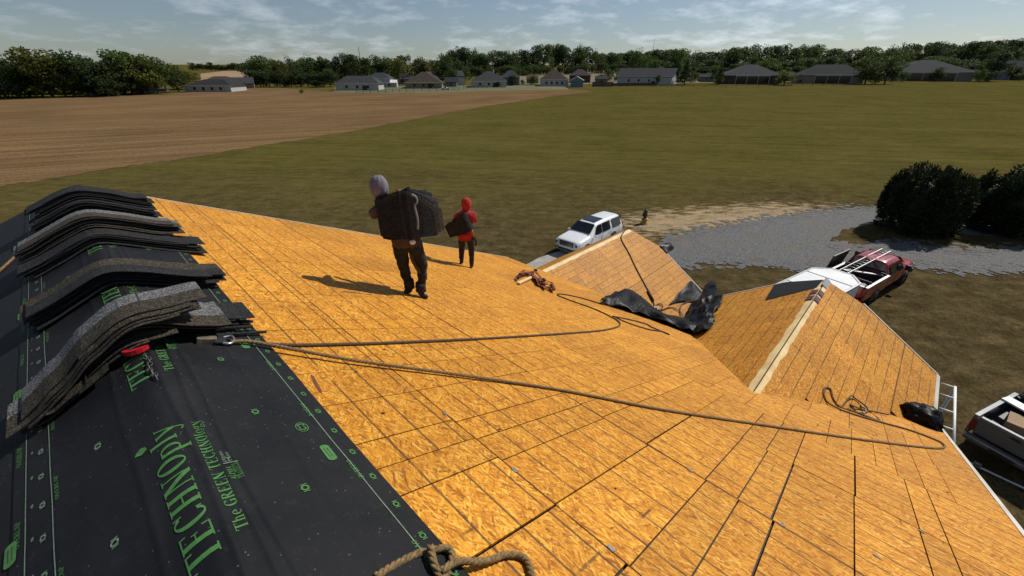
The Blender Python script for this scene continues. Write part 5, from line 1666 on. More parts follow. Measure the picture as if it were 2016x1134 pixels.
def wheel(root, x, y, r, wd):
    s_ = 1 if y > 0 else -1
    prof = [(r * 0.62, -wd / 2), (r * 0.93, -wd / 2), (r, -wd * 0.32), (r, wd * 0.32), (r * 0.93, wd / 2), (r * 0.62, wd / 2)]
    mb = MB(); n = 28
    vs = [(x + pr_[0] * math.cos(2 * math.pi * k / n), y + pr_[1], r + pr_[0] * math.sin(2 * math.pi * k / n)) for k in range(n) for pr_ in prof]
    m = len(prof); fs = [(k * m + j, k * m + j + 1, ((k + 1) % n) * m + j + 1, ((k + 1) % n) * m + j) for k in range(n) for j in range(m - 1)]
    mb.add(vs, fs, 0, True)
    wh = mb.build('wheel', M['tyre'], root, local=True)
    mb = MB(); yo = y + s_ * wd * 0.30
    for k in range(6):
        an = 2 * math.pi * k / 6; d_ = Vector((math.cos(an), 0, math.sin(an))); c_ = Vector((x, yo, r))
        mb.bar(c_ + d_ * 0.03, c_ + d_ * r * 0.62, 0.07, 0.035, 0, Vector((0, 1, 0)))
    mb.tube([(x, yo - s_ * 0.02, r), (x, yo + s_ * 0.03, r)], 0.075, 12)
    mb.tube([(x, yo - s_ * 0.05, r), (x, yo - s_ * 0.04, r)], r * 0.62, 20)
    rim = mb.build('rim', M['rim'], wh, local=True)
    return wh


def arch(root, x, y, r):
    mb = MB(); s_ = 1 if y > 0 else -1
    mb.prism([Vector((x + r * math.cos(t_), y, max(0.28, r * 0.86 + r * math.sin(t_)))) for t_ in [math.pi * k / 14 for k in range(15)]], Vector((0, s_ * 0.012, 0)))
    return mb.build('wheel_arch', M['black_plastic'], root, local=True)


def suv(label, loc, rz, paint):
    root = empty('parked_suv', loc, rz, label, 'suv')
    W = 1.02
    def sec(w, sill, mid, belt, wu, zu, zt, wb=None):
        return [(0.0, 0.34), (w * 0.86, 0.34), (w * 0.96, sill), (w, mid), ((wb or w * 0.985), belt), (wu, zu), (wu * 0.62, zt), (0.0, zt)]
    S = [(2.86, sec(0.84, 0.42, 0.66, 0.92, 0.74, 1.02, 1.04)), (2.80, sec(0.93, 0.40, 0.66, 1.00, 0.82, 1.10, 1.13)), (2.5, sec(W, 0.40, 0.70, 1.04, 0.90, 1.17, 1.20)),
         (1.9, sec(W, 0.40, 0.72, 1.09, 0.90, 1.22, 1.25)), (1.45, sec(W, 0.40, 0.74, 1.12, 0.89, 1.27, 1.30)), (1.36, sec(W, 0.40, 0.74, 1.13, 0.88, 1.31, 1.35)),
         (0.62, sec(W, 0.40, 0.74, 1.15, 0.76, 1.80, 1.86)), (0.50, sec(W, 0.40, 0.74, 1.15, 0.75, 1.84, 1.90)), (-0.6, sec(W, 0.40, 0.74, 1.16, 0.755, 1.88, 1.94)), (-1.8, sec(W, 0.40, 0.74, 1.17, 0.75, 1.87, 1.93)),
         (-2.55, sec(W, 0.42, 0.74, 1.17, 0.73, 1.83, 1.88)), (-2.66, sec(W * 0.99, 0.44, 0.74, 1.17, 0.71, 1.76, 1.80)), (-2.84, sec(W * 0.97, 0.48, 0.74, 1.14, 0.80, 1.22, 1.24)), (-2.88, sec(W * 0.93, 0.52, 0.72, 1.02, 0.82, 1.10, 1.11))]
    body = finish_body(loft(S).build('body', paint, root, local=True), 2)
    ws = MB(); pane(ws, [(1.36, 0.86, 1.36), (1.36, -0.86, 1.36), (0.60, -0.74, 1.845), (0.60, 0.74, 1.845)], 0.03, 0.02); ws.build('windshield', M['glass'], root, local=True)
    rw = MB(); pane(rw, [(-2.70, 0.78, 1.74), (-2.70, -0.78, 1.74), (-2.855, -0.86, 1.24), (-2.855, 0.86, 1.24)], 0.05, 0.012); rw.build('rear_window', M['glass'], root, local=True)
    for s_ in (1, -1):
        for x0, x1, xt0 in ((0.98, 0.02, 0.50), (-0.05, -1.10, -0.05), (-1.36, -2.48, -1.28)):
            zb_ = 1.19; zu = 1.80
            c4 = [(x0, 0.990, zb_), (x1, 0.990, zb_), (x1 - 0.02, 0.772, zu), (xt0, 0.772, zu)]
            if s_ < 0: c4 = [(p[0], -p[1], p[2]) for p in (c4[1], c4[0], c4[3], c4[2])]
            mb = MB(); pane(mb, c4[::-1], 0.025, 0.022); mb.build('side_window', M['glass'], root, local=True)
        for x0 in (0.02, -1.18):
            mb = MB(); mb.box((x0, s_ * 1.022, 0.80), (0.012, 0.012, 0.70)); mb.build('door_gap', M['black_plastic'], root, local=True)
        for x0 in (0.22, -0.98):
            mb = MB(); mb.box((x0, s_ * 1.035, 1.06), (0.20, 0.03, 0.03)); mb.build('door_handle', M['chrome'], root, local=True, bevel=0.01)
        mb = MB(); mb.box((1.02, s_ * 1.12, 1.20), (0.14, 0.22, 0.17)); mb.build('mirror', paint, root, local=True, bevel=0.05)
        mb = MB(); mb.box((2.80, s_ * 0.76, 0.93), (0.14, 0.30, 0.20)); hl = mb.build('headlight', M['lamp_clear'], root, local=True, bevel=0.03)
        mb = MB(); mb.box((2.862, s_ * 0.82, 0.90), (0.03, 0.12, 0.16)); mb.build('headlight_bezel', M['black_plastic'], hl, local=True)
        mb = MB(); mb.box((2.82, s_ * 0.72, 0.56), (0.10, 0.16, 0.10)); mb.build('fog_lamp', M['black_plastic'], root, local=True)
        mb = MB(); mb.box((-2.84, s_ * 0.90, 1.0), (0.08, 0.12, 0.5)); mb.build('tail_lamp', M['lamp_red'], root, local=True, bevel=0.02)
        mb = MB(); mb.box((-0.5, s_ * 1.03, 0.42), (2.6, 0.10, 0.08)); mb.build('running_board', M['black_plastic'], root, local=True, bevel=0.02)
        for x in (1.85, -1.55):
            arch(root, x, s_ * 1.018, 0.47); wheel(root, x, s_ * 0.93, 0.40, 0.28)
    mb = MB(); mb.box((2.86, 0, 0.90), (0.06, 1.12, 0.34)); gr_ = mb.build('grille', M['black_plastic'], root, local=True, bevel=0.03)
    for k in range(4):
        mb = MB(); mb.box((2.895, 0, 0.78 + 0.075 * k), (0.02, 1.02, 0.022)); mb.build('grille_bar', M['chrome'], gr_, local=True)
    mb = MB(); mb.box((2.86, 0, 0.50), (0.05, 1.3, 0.13)); mb.build('lower_grille', M['black_plastic'], root, local=True, bevel=0.02)
    mb = MB(); mb.box((2.90, 0, 0.415), (0.06, 1.3, 0.05)); mb.build('bumper_lip', M['chrome'], root, local=True, bevel=0.015)
    mb = MB(); mb.box((-0.14, 0, 1.943), (1.05, 1.02, 0.012)); mb.build('sunroof', M['glass'], root, local=True)
    return root


def pickup(label, loc, rz, paint, gear=True):
    root = empty('pickup_truck', loc, rz, label, 'pickup')
    W = 1.0
    def sec(w, sill, mid, belt, wu, zu, zt, wb=None):
        return [(0.0, 0.48), (w * 0.86, 0.48), (w * 0.96, sill), (w, mid), ((wb or w * 0.985), belt), (wu, zu), (wu * 0.62, zt), (0.0, zt)]
    S = [(3.22, sec(0.86, 0.55, 0.80, 1.06, 0.78, 1.16, 1.18)), (3.15, sec(0.95, 0.52, 0.80, 1.10, 0.86, 1.22, 1.25)), (2.8, sec(W, 0.52, 0.84, 1.14, 0.88, 1.27, 1.30)),
         (1.85, sec(W, 0.52, 0.86, 1.20, 0.88, 1.33, 1.36)), (1.76, sec(W, 0.52, 0.86, 1.21, 0.87, 1.37, 1.41)), (1.12, sec(W, 0.52, 0.86, 1.23, 0.74, 1.84, 1.89)), (1.0, sec(W, 0.52, 0.86, 1.23, 0.735, 1.87, 1.92)),
         (0.2, sec(W, 0.52, 0.86, 1.24, 0.735, 1.90, 1.95)), (-0.42, sec(W, 0.52, 0.86, 1.24, 0.73, 1.87, 1.92)), (-0.50, sec(W, 0.52, 0.86, 1.24, 0.73, 1.82, 1.86)), (-0.56, sec(W, 0.52, 0.86, 1.24, 0.80, 1.36, 1.38)), (-0.58, sec(W * 0.985, 0.54, 0.86, 1.22, 0.84, 1.26, 1.27))]
    finish_body(loft(S).build('cab', paint, root, local=True), 2)
    ws = MB(); pane(ws, [(1.77, 0.85, 1.42), (1.77, -0.85, 1.42), (1.10, -0.72, 1.87), (1.10, 0.72, 1.87)], 0.03, 0.02); ws.build('windshield', M['glass'], root, local=True)
    rw = MB(); pane(rw, [(-0.50, 0.70, 1.80), (-0.50, -0.70, 1.80), (-0.565, -0.78, 1.40), (-0.565, 0.78, 1.40)], 0.04, 0.016); rw.build('rear_window', M['glass'], root, local=True)
    for k in range(5):
        mb = MB(); mb.box((0.3, -0.44 + 0.22 * k, 1.953), (1.0, 0.03, 0.012)); mb.build('roof_rib', paint, root, local=True)
    for s_ in (1, -1):
        for x0, x1, xt0 in ((1.36, 0.50, 0.98), (0.42, -0.40, 0.42)):
            c4 = [(x0, 0.975, 1.27), (x1, 0.975, 1.27), (x1, 0.755, 1.82), (xt0, 0.755, 1.82)]
            if s_ < 0: c4 = [(p[0], -p[1], p[2]) for p in (c4[1], c4[0], c4[3], c4[2])]
            mb = MB(); pane(mb, c4[::-1], 0.03, 0.022); mb.build('side_window', M['glass'], root, local=True)
        for x0 in (1.45, 0.46, -0.44):
            mb = MB(); mb.box((x0, s_ * 1.002, 0.90), (0.012, 0.012, 0.62)); mb.build('door_gap', M['black_plastic'], root, local=True)
        mb = MB(); mb.box((1.30, s_ * 1.15, 1.38), (0.16, 0.26, 0.30)); mb.build('mirror', M['black_plastic'], root, local=True, bevel=0.05)
        mb = MB(); mb.box((3.14, s_ * 0.80, 1.02), (0.14, 0.24, 0.24)); mb.build('headlight', M['lamp_clear'], root, local=True, bevel=0.03)
        # box sides with a rail
        mb = MB(); mb.box((-1.90, s_ * 0.97, 0.97), (2.58, 0.10, 0.72)); mb.build('bed_side', paint, root, local=True, bevel=0.03)
        mb = MB(); mb.box((-1.90, s_ * 0.965, 1.35), (2.60, 0.13, 0.035)); mb.build('bed_rail', M['alu'] if gear else M['grey_paint'], root, local=True, bevel=0.01)
        mb = MB(); mb.box((-3.17, s_ * 0.93, 1.0), (0.06, 0.14, 0.44)); mb.build('tail_lamp', M['lamp_red'], root, local=True, bevel=0.02)
        for x in (2.25, -1.75):
            arch(root, x, s_ * (1.0 if x > 0 else 1.022), 0.50); wheel(root, x, s_ * 0.90, 0.42, 0.28)
    mb = MB(); mb.box((-1.9, 0, 0.82), (2.58, 1.86, 0.05)); mb.build('bed_floor', M['black_plastic'], root, local=True)
    mb = MB(); mb.box((-0.66, 0, 1.02), (0.08, 1.86, 0.55)); mb.build('bed_front', M['black_plastic'], root, local=True)
    mb = MB(); mb.box((-3.15, 0, 1.03), (0.09, 1.70, 0.60)); tg = mb.build('tailgate', paint, root, local=True, bevel=0.03)
    mb = MB(); mb.box((-3.20, 0, 1.20), (0.03, 0.22, 0.07)); mb.build('handle', M['black_plastic'], tg, local=True)
    mb = MB(); mb.box((-3.15, 0, 1.348), (0.12, 1.72, 0.03)); mb.build('tailgate_cap', M['alu'] if gear else M['grey_paint'], tg, local=True, bevel=0.01)
    mb = MB(); mb.box((-3.34, 0, 0.62), (0.22, 1.90, 0.20)); rb = mb.build('rear_bumper', M['grey_paint'] if not gear else M['black_plastic'], root, local=True, bevel=0.06)
    mb = MB(); mb.box((-3.455, 0, 0.60), (0.03, 0.60, 0.13)); mb.build('plate_recess', M['black_plastic'], rb, local=True)
    mb = MB(); mb.box((3.28, 0, 0.68), (0.18, 1.96, 0.24)); mb.build('front_bumper', M['black_plastic'], root, local=True, bevel=0.05)
    mb = MB(); mb.box((3.20, 0, 1.0), (0.10, 1.20, 0.34)); mb.build('grille', M['black_plastic'], root, local=True, bevel=0.03)
    return root


sa = gp(1130, 497)
suv('white suv parked behind the lower wing', (5.62, 28.05, 0.0), math.atan2(-0.7275, -0.686), M['white_paint'])
tr_dir = Vector((0.845, 0.535, 0)); tr_rz = math.atan2(tr_dir.y, tr_dir.x)
tr_c = Vector((20.35, 21.20, 0))
rtk = pickup('red pickup truck with a ladder over its open bed', tr_c, tr_rz, M['red_paint'])
rtk.scale = (1.06, 1.06, 1.06)
gt_rz = math.radians(23.0); gt_c = Vector((15.45, 9.0, 0)) + Vector((math.cos(gt_rz), math.sin(gt_rz), 0)) * 3.16
pickup('dark grey pickup truck with open bed at the right edge', gt_c, gt_rz, M['grey_paint'], False)
GTM = Matrix.Translation(gt_c) @ Matrix.Rotation(gt_rz, 4, 'Z')
mb = MB(); mb.box(GTM @ Vector((-2.1, 0.30, 1.07)), (0.75, 0.55, 0.42), 0, Matrix.Rotation(gt_rz + 0.25, 3, 'Z')); build_centred(mb, 'cardboard_box', M['cardboard'], GTM @ Vector((-2.1, 0.3, 0.86)), 'brown cardboard box in the bed of the grey pickup', 'box')
mb = MB(); mb.bar(GTM @ Vector((-1.35, 1.0, 1.40)), GTM @ Vector((-1.7, -0.9, 1.40)), 0.36, 0.05); build_centred(mb, 'board', M['white_plain'], GTM @ Vector((-1.35, 1.0, 1.38)), 'white board laid across the bed of the grey pickup', 'board')
mb = MB(); mb.bar(GTM @ Vector((-2.55, -0.10, 0.90)), GTM @ Vector((-2.0, -0.75, 0.93)), 0.14, 0.12); build_centred(mb, 'tool_case', M['steel'], GTM @ Vector((-2.55, -0.1, 0.86)), 'small silver tool case in the bed of the grey pickup', 'tool case')
# pole lying beside that truck
p0, p1 = at_h(1903, 908, 0.12), at_h(2030, 968, 0.12)
pl_ = empty('trailer_tongue', (p0.x, p0.y, 0), 0, 'thin pale metal bar with a clamp on the ground by the grey pickup', 'metal bar')
mb = MB(); mb.tube([p0, p1], 0.035, 8); mb.build('bar', M['alu'], pl_)
mb = MB(); mb.bar(p0.lerp(p1, 0.10) + UP * 0.07, p0.lerp(p1, 0.22) + UP * 0.07, 0.10, 0.12); mb.build('clamp', M['steel'], pl_, bevel=0.01)
for k in (0.05, 0.9):
    mb = MB(); c_ = p0.lerp(p1, k); mb.box((c_.x, c_.y, 0.05), (0.12, 0.12, 0.10)); mb.build('foot', M['black_plastic'], pl_)

# ladder over the red truck
TRM = Matrix.Translation(tr_c) @ Matrix.Rotation(tr_rz, 4, 'Z')
ld = empty('ladder', TRM @ Vector((-2.6, 0.6, 1.5)), 0, 'aluminium extension ladder lying over the bed and cab of the red pickup', 'ladder')
la, lb_ = TRM @ Vector((-3.0, 0.35, 1.62)), TRM @ Vector((1.1, -0.05, 2.18)); sd_ = (lb_ - la).normalized().cross(UP).normalized() * 0.21
for s_ in (-1, 1):
    mb = MB(); mb.bar(la + sd_ * s_, lb_ + sd_ * s_, 0.035, 0.085); mb.build('rail', M['alu'], ld)
for k in range(14):
    c_ = la.lerp(lb_, (k + 0.5) / 14); mb = MB(); mb.tube([c_ - sd_, c_ + sd_], 0.018, 6); mb.build('rung', M['alu'], ld)
# rack cross bars and gear in the red truck's bed
for x_, lab in ((-0.85, 'front'), (-2.7, 'rear')):
    rk = empty('ladder_rack', TRM @ Vector((x_, 0, 1.36)), 0, 'black rack bar at the %s of the red pickup bed' % lab, 'rack')
    mb = MB(); mb.bar(TRM @ Vector((x_, -0.95, 1.52)), TRM @ Vector((x_, 0.95, 1.52)), 0.06, 0.06); mb.build('cross_bar', M['black_plastic'], rk)
    for s_ in (-1, 1):
        mb = MB(); mb.bar(TRM @ Vector((x_, 0.95 * s_, 1.37)), TRM @ Vector((x_, 0.95 * s_, 1.52)), 0.05, 0.05, 0, Vector((1, 0, 0))); mb.build('post', M['black_plastic'], rk)
mb = MB(); mb.bar(TRM @ Vector((-1.9, 0.75, 1.42)), TRM @ Vector((-0.8, -0.80, 1.40)), 0.14, 0.05); build_centred(mb, 'plank', M['alu'], TRM @ Vector((-1.9, 0.75, 1.40)), 'silver plank slanting across the red pickup bed', 'plank')
blob('tool_bag', TRM @ Vector((-2.45, -0.45, 0.98)), 0.32, 5.0, M['black_plastic'], 'black tool bag at the tail of the red pickup bed', 'bag', (1.2, 1.0, 0.8), 0.2)
mb = MB(); c_ = TRM @ Vector((-0.9, 1.55, 0.0)); mb.box(TRM @ Vector((-0.75, 1.50, 1.0)), (2.0, 0.06, 2.0), 0, Matrix.Rotation(tr_rz, 3, 'Z') @ Matrix.Rotation(0.18, 3, 'X')); build_centred(mb, 'board', M['black_plastic'], c_, 'tall black board standing along the far side of the red pickup', 'board')

# white enclosed trailer with pointed nose
tl = empty('cargo_trailer', (14.6, 17.4, 0), tr_rz, 'white enclosed cargo trailer with pointed nose behind the near gable', 'trailer')
prof = [(-2.6, -1.05), (1.6, -1.05), (2.35, -0.45), (2.35, 0.45), (1.6, 1.05), (-2.6, 1.05)]
mb = MB(); mb.prism([Vector((x, y, 0.55)) for x, y in prof], (0, 0, 1.72)); mb.build('box', M['white_plain'], tl, local=True)
mb = MB(); mb.prism([Vector((x * 0.955, y * 0.93, 2.272)) for x, y in prof], (0, 0, 0.03)); mb.build('roof_sheet', pm('white_roof_sheet', (0.86, 0.86, 0.84), (0.74, 0.75, 0.75), 2.0, 0.35), tl, local=True)
for k, (a_, b_) in enumerate(zip(prof, prof[1:] + prof[:1])):
    mb = MB(); mb.bar((a_[0], a_[1], 2.27), (b_[0], b_[1], 2.27), 0.07, 0.07); mb.build('roof_rail', M['steel'], tl, local=True)
for x in (0.9, -1.0):
    mb = MB(); mb.bar((x, -0.98, 2.31), (x, 0.98, 2.31), 0.05, 0.012); mb.build('roof_seam', M['grey_paint'], tl, local=True)
for s_ in (1, -1):
    for x in (-0.5, -1.3): wheel(tl, x, s_ * 1.12, 0.36, 0.22)
mb = MB(); mb.bar((2.3, 0, 0.5), (3.3, 0, 0.5), 0.1, 0.1); mb.build('tongue', M['steel'], tl, local=True)

# fire hydrant at the edge of the yard
hp_ = gp(1268, 440); hy = empty('fire_hydrant', hp_, 0, 'small fire hydrant with yellow base and dark top in the yard', 'hydrant')
yl = pm('hydrant_yellow', (0.34, 0.24, 0.03), (0.26, 0.18, 0.03), 8, 0.6); dkp = pm('hydrant_dark', (0.03, 0.03, 0.022), (0.05, 0.045, 0.03), 8, 0.6)
def ring_stack(name, pr_, mat):
    mb = MB(); n = 16; vs = [(r_ * math.cos(2 * math.pi * k / n), r_ * math.sin(2 * math.pi * k / n), z_) for z_, r_ in pr_ for k in range(n)]
    mb.add(vs, [(j * n + k, j * n + (k + 1) % n, (j + 1) * n + (k + 1) % n, (j + 1) * n + k) for j in range(len(pr_) - 1) for k in range(n)] + [tuple((len(pr_) - 1) * n + k for k in range(n))], 0, True)
    return mb.build(name, mat, hy, local=True)
ring_stack('base', [(0, 0.30), (0.10, 0.30), (0.12, 0.22), (0.34, 0.20), (0.36, 0.27), (0.44, 0.27)], yl)
ring_stack('barrel', [(0.44, 0.14), (0.85, 0.14), (0.90, 0.19), (1.0, 0.18)], dkp)
ring_stack('bonnet', [(1.0, 0.17), (1.1, 0.14), (1.18, 0.08), (1.19, 0.04), (1.28, 0.035)], dkp)
for an in (0.3, 1.9, 3.44):
    mb = MB(); d_ = Vector((math.cos(an), math.sin(an), 0)); mb.tube([d_ * 0.1 + UP * 0.72, d_ * 0.26 + UP * 0.72], 0.075, 10); mb.build('outlet', dkp if an > 1 else yl, hy, local=True)


# ------------------------------------------------------------------ trees
def leaf_cloud(lobes, n, size, rg, elong=1.0, out_bias=0.0, up_bias=0.0, shell=0.45):
    """many small faces spread through the lobes; numpy, one mesh"""
    lob = np.array(lobes); w_ = lob[:, 3] * lob[:, 4] * lob[:, 5]; w_ = w_ ** 0.67; w_ /= w_.sum()
    k = rg.choice(len(lob), n, p=w_); d_ = rg.normal(size=(n, 3)); d_ /= np.linalg.norm(d_, axis=1)[:, None]
    r_ = rg.random(n) ** shell; r_ = 0.35 + 0.65 * r_ + rg.normal(size=n) * 0.05
    P_ = lob[k, :3] + d_ * r_[:, None] * lob[k, 3:6]
    nrm = d_ * 0.6 + rg.normal(size=(n, 3)) * 0.7; nrm /= np.linalg.norm(nrm, axis=1)[:, None]
    if out_bias or up_bias:
        ax = d_ * out_bias + np.array([0, 0, up_bias]) + rg.normal(size=(n, 3)) * 0.35
    else: ax = rg.normal(size=(n, 3))
    ax /= np.linalg.norm(ax, axis=1)[:, None]
    b_ = np.cross(nrm, ax); b_ /= np.maximum(np.linalg.norm(b_, axis=1), 1e-6)[:, None]
    s_ = size * (0.6 + 0.8 * rg.random(n))
    u = ax * (s_ * elong)[:, None]; v = b_ * s_[:, None]
    V = np.stack([P_ - u * 0.8 - v * 0.5, P_ - u * 0.5 + v * 0.7, P_ + u * 0.9 + v * 0.25, P_ + u * 0.55 - v * 0.65], 1).reshape(-1, 3)
    me = bpy.data.meshes.new('crown'); me.from_pydata(V.tolist(), [], np.arange(4 * n).reshape(-1, 4).tolist())
    return me


def trunk_mesh(h, r, limbs, rg):
    mb = MB(); mb.tube([(0, 0, -0.02), (0.01 * rg.normal(), 0.0, h * 0.4), (0.02 * rg.normal(), 0.02 * rg.normal(), h)], [r, r * 0.75, r * 0.4], 7)
    for k in range(limbs):
        a_ = rg.random() * 6.28; z0 = h * (0.5 + 0.4 * rg.random()); L_ = 0.16 + 0.14 * rg.random()
        mb.tube([(0, 0, z0), (math.cos(a_) * L_ * 0.5, math.sin(a_) * L_ * 0.5, z0 + L_ * 0.55), (math.cos(a_) * L_, math.sin(a_) * L_, z0 + L_ * 0.9)], [r * 0.45, r * 0.3, r * 0.12], 5)
    me = bpy.data.meshes.new('trunk'); me.from_pydata([tuple(p) for p in mb.v], [], mb.f); me.materials.append(M['bark'])
    return me


TREES = []
for s_ in range(7):
    rg_ = np.random.default_rng(100 + s_); lobes = []
    nl = 24 + s_ * 2
    for k in range(nl):
        z_ = 0.12 + 0.80 * rg_.random(); env = 0.40 * math.sqrt(max(0.05, 1 - ((z_ - 0.48) / 0.54) ** 2)); a_ = rg_.random() * 6.28; rr = env * math.sqrt(rg_.random())
        q_ = 0.10 + 0.09 * rg_.random()
        lobes.append((math.cos(a_) * rr, math.sin(a_) * rr, z_, q_, q_, q_ * 0.8))
    lobes.append((0, 0, 0.58, 0.22, 0.22, 0.28))
    TREES.append((leaf_cloud(lobes, 2600, 0.024, rg_), trunk_mesh(0.6, 0.030, 7, rg_)))
CON = []
for s_ in range(2):
    rg_ = np.random.default_rng(200 + s_); lobes = []
    for k in range(14):
        z_ = 0.14 + 0.84 * k / 13; w__ = 0.36 * (1 - z_) + 0.035
        for j in range(5):
            a_ = rg_.random() * 6.28; lobes.append((math.cos(a_) * w__ * 0.6, math.sin(a_) * w__ * 0.6, z_ + rg_.normal() * 0.02, w__ * 0.5 + 0.02, w__ * 0.5 + 0.02, 0.05))
    CON.append((leaf_cloud(lobes, 1500, 0.026, rg_), trunk_mesh(0.9, 0.026, 3, rg_)))


def tree(px_x, base_y, top_y, w_px, mat, label, group=None, kind='T', v=None, name='tree', dz=0.0):
    g_ = gp(px_x, base_y); dep = g_.y * cP + (ZC - g_.z) * sP
    # height from the sight line to its top
    d_ = ray(px_x, top_y); z_top = ZC + d_.z * (g_.y / d_.y); h_ = max(1.0, z_top - g_.z)
    w_ = w_px * dep / 811.0
    var = (TREES if kind == 'T' else CON); me_c, me_t = var[(v if v is not None else random.randrange(len(var))) % len(var)]
    root = empty(name, g_, random.uniform(0, 6.28), label, 'tree', group)
    root.scale = (w_ / 0.92, w_ / 0.92, h_)
    if not me_c.materials: me_c.materials.append(M['leaf_mid'])
    c = bpy.data.objects.new('crown', me_c); link(c, root); c.material_slots[0].link = 'OBJECT'; c.material_slots[0].material = M[mat]
    t = bpy.data.objects.new('trunk', me_t); link(t, root)
    return root


rt = random.Random(5)
ORD = ['first', 'second', 'third', 'fourth', 'fifth', 'sixth', 'seventh', 'eighth', 'ninth', 'tenth', 'eleventh', 'twelfth', 'thirteenth', 'fourteenth', 'fifteenth', 'sixteenth', 'seventeenth', 'eighteenth', 'nineteenth']
TENS = {2: 'twent', 3: 'thirt', 4: 'fort', 5: 'fift', 6: 'sixt', 7: 'sevent', 8: 'eight', 9: 'ninet'}


def nth(k):
    if k < 19: return ORD[k]
    t_, u_ = divmod(k + 1, 10)
    return TENS[t_] + ('ieth' if u_ == 0 else 'y-' + ORD[u_ - 1])


TONE = {'leaf_dark': 'dark', 'leaf_mid': 'green', 'leaf_yellow': 'yellowish'}
COUNT = {}


def row_tree(x, base, top, w__, mat, what, group):
    k = COUNT.get(group, 0); COUNT[group] = k + 1
    return tree(x, base, top, w__, mat, '%s %s, %s from the left' % (TONE[mat], what, nth(k)), group)


LAB = {}
# big trees at the left
left = [(12, 193, 106, 95, 'leaf_dark'), (60, 191, 120, 80, 'leaf_mid'), (105, 191, 97, 100, 'leaf_yellow'), (148, 190, 108, 70, 'leaf_mid'), (188, 189, 100, 95, 'leaf_dark'),
        (232, 188, 114, 75, 'leaf_dark'), (262, 186, 99, 80, 'leaf_mid'), (296, 185, 106, 78, 'leaf_yellow'), (330, 183, 119, 48, 'leaf_mid'), (352, 181, 124, 44, 'leaf_mid')]
names_l = ['dark green tree at the very left edge of the photo', 'mid green tree second from the left edge', 'tall yellowish tree standing tallest at the left', 'green tree right of the tall yellowish one', 'wide dark tree in the middle of the left group',
           'shorter dark tree right of the wide dark one', 'tall pointed green tree in the left group', 'yellow green tree beside the tall pointed one at left', 'slim green tree near the end of the left group', 'last slim tree of the left group before the gap']
for (x, b_, t_, w__, m_), nm in zip(left, names_l): tree(x, b_, t_, w__, m_, nm, 'big trees at the left', name='broadleaf_tree')
tree(367, 176, 140, 74, 'leaf_yellow', 'low round bright bush tree beside the white house at left', name='round_tree', v=6)
for x in range(-60, 330, 34): row_tree(x, 184, 118 + rt.uniform(-8, 8), 70, rt.choice(('leaf_dark', 'leaf_mid')), 'tree half hidden behind the big left trees', 'trees behind the left group')
for x in (-90, -20, 40, 85, 130, 175, 215): row_tree(x, 190, 150 + rt.uniform(-4, 4), 55, 'leaf_dark', 'undergrowth tree at the foot of the left group', 'undergrowth at the left')
# far hedge in the gap
for x in range(380, 500, 9): row_tree(x, 139, 126 + rt.uniform(-5, 3), 17, 'leaf_dark', 'tree on the skyline above the orange field', 'skyline trees above the orange field')
# wood behind the white house
for k, x in enumerate(range(500, 905, 19)):
    tp = 118 - 10 * math.sin((x - 500) / 405 * 3.0) + rt.uniform(-7, 7)
    row_tree(x + rt.uniform(-5, 5), 164 + rt.uniform(-2, 3), tp, rt.uniform(34, 52), rt.choice(('leaf_dark', 'leaf_mid', 'leaf_dark', 'leaf_yellow', 'leaf_mid')), 'tree in the wood behind the white hip roofed house', 'wood left of centre')
for x in range(500, 660, 15): row_tree(x + rt.uniform(-4, 4), 171, 138 + rt.uniform(-6, 10), rt.uniform(26, 40), 'leaf_dark', 'tree at the wood edge left of the white house', 'wood edge left of the white house')
# wood behind the pasture
for k, x in enumerate(range(890, 1300, 14)):
    tp = 98 + 5 * math.sin(x / 37.0) + rt.uniform(-5, 5) - (6 if 1050 < x < 1110 else 0)
    row_tree(x + rt.uniform(-4, 4), 150 - 10 * max(0, (x - 900)) / 400 + rt.uniform(-1, 1), tp, rt.uniform(30, 46), rt.choice(('leaf_dark', 'leaf_mid', 'leaf_mid', 'leaf_dark', 'leaf_dark')), 'tree in the wood behind the central pasture', 'wood behind the pasture')
for k, x in enumerate(range(1300, 2060, 18)):
    tp = 96 - 8 * ((x - 1300) / 700) + 5 * math.sin(x / 51.0) + rt.uniform(-5, 5)
    row_tree(x + rt.uniform(-5, 5), 138 + rt.uniform(-1, 4), tp, rt.uniform(34, 52), rt.choice(('leaf_dark', 'leaf_mid', 'leaf_dark')), 'tree in the long wood behind the right hand houses', 'wood at the right')
for k, x in enumerate(range(1290, 2060, 24)):
    row_tree(x + rt.uniform(-8, 8), 147 + rt.uniform(-2, 2), 116 + rt.uniform(-6, 8), rt.uniform(32, 50), rt.choice(('leaf_dark', 'leaf_mid', 'leaf_dark')), 'lower tree at the front of the right hand wood', 'front of the right hand wood')
for k, x in enumerate(range(1820, 2060, 16)): row_tree(x, 126, 84 - (x - 1820) * 0.04 + rt.uniform(-3, 3), 34, 'leaf_dark', 'tree on the far wooded rise at the right skyline', 'far wooded rise')
for k, x in enumerate(range(895, 2060, 13)):
    yb = 151 - 10 * (x - 900) / 400 if x < 1300 else 147
    row_tree(x + rt.uniform(-5, 5), yb + 1.5, yb - rt.uniform(13, 22), rt.uniform(18, 32), rt.choice(('leaf_dark', 'leaf_mid')), 'undergrowth bush at the foot of the far wood', 'undergrowth of the far wood')
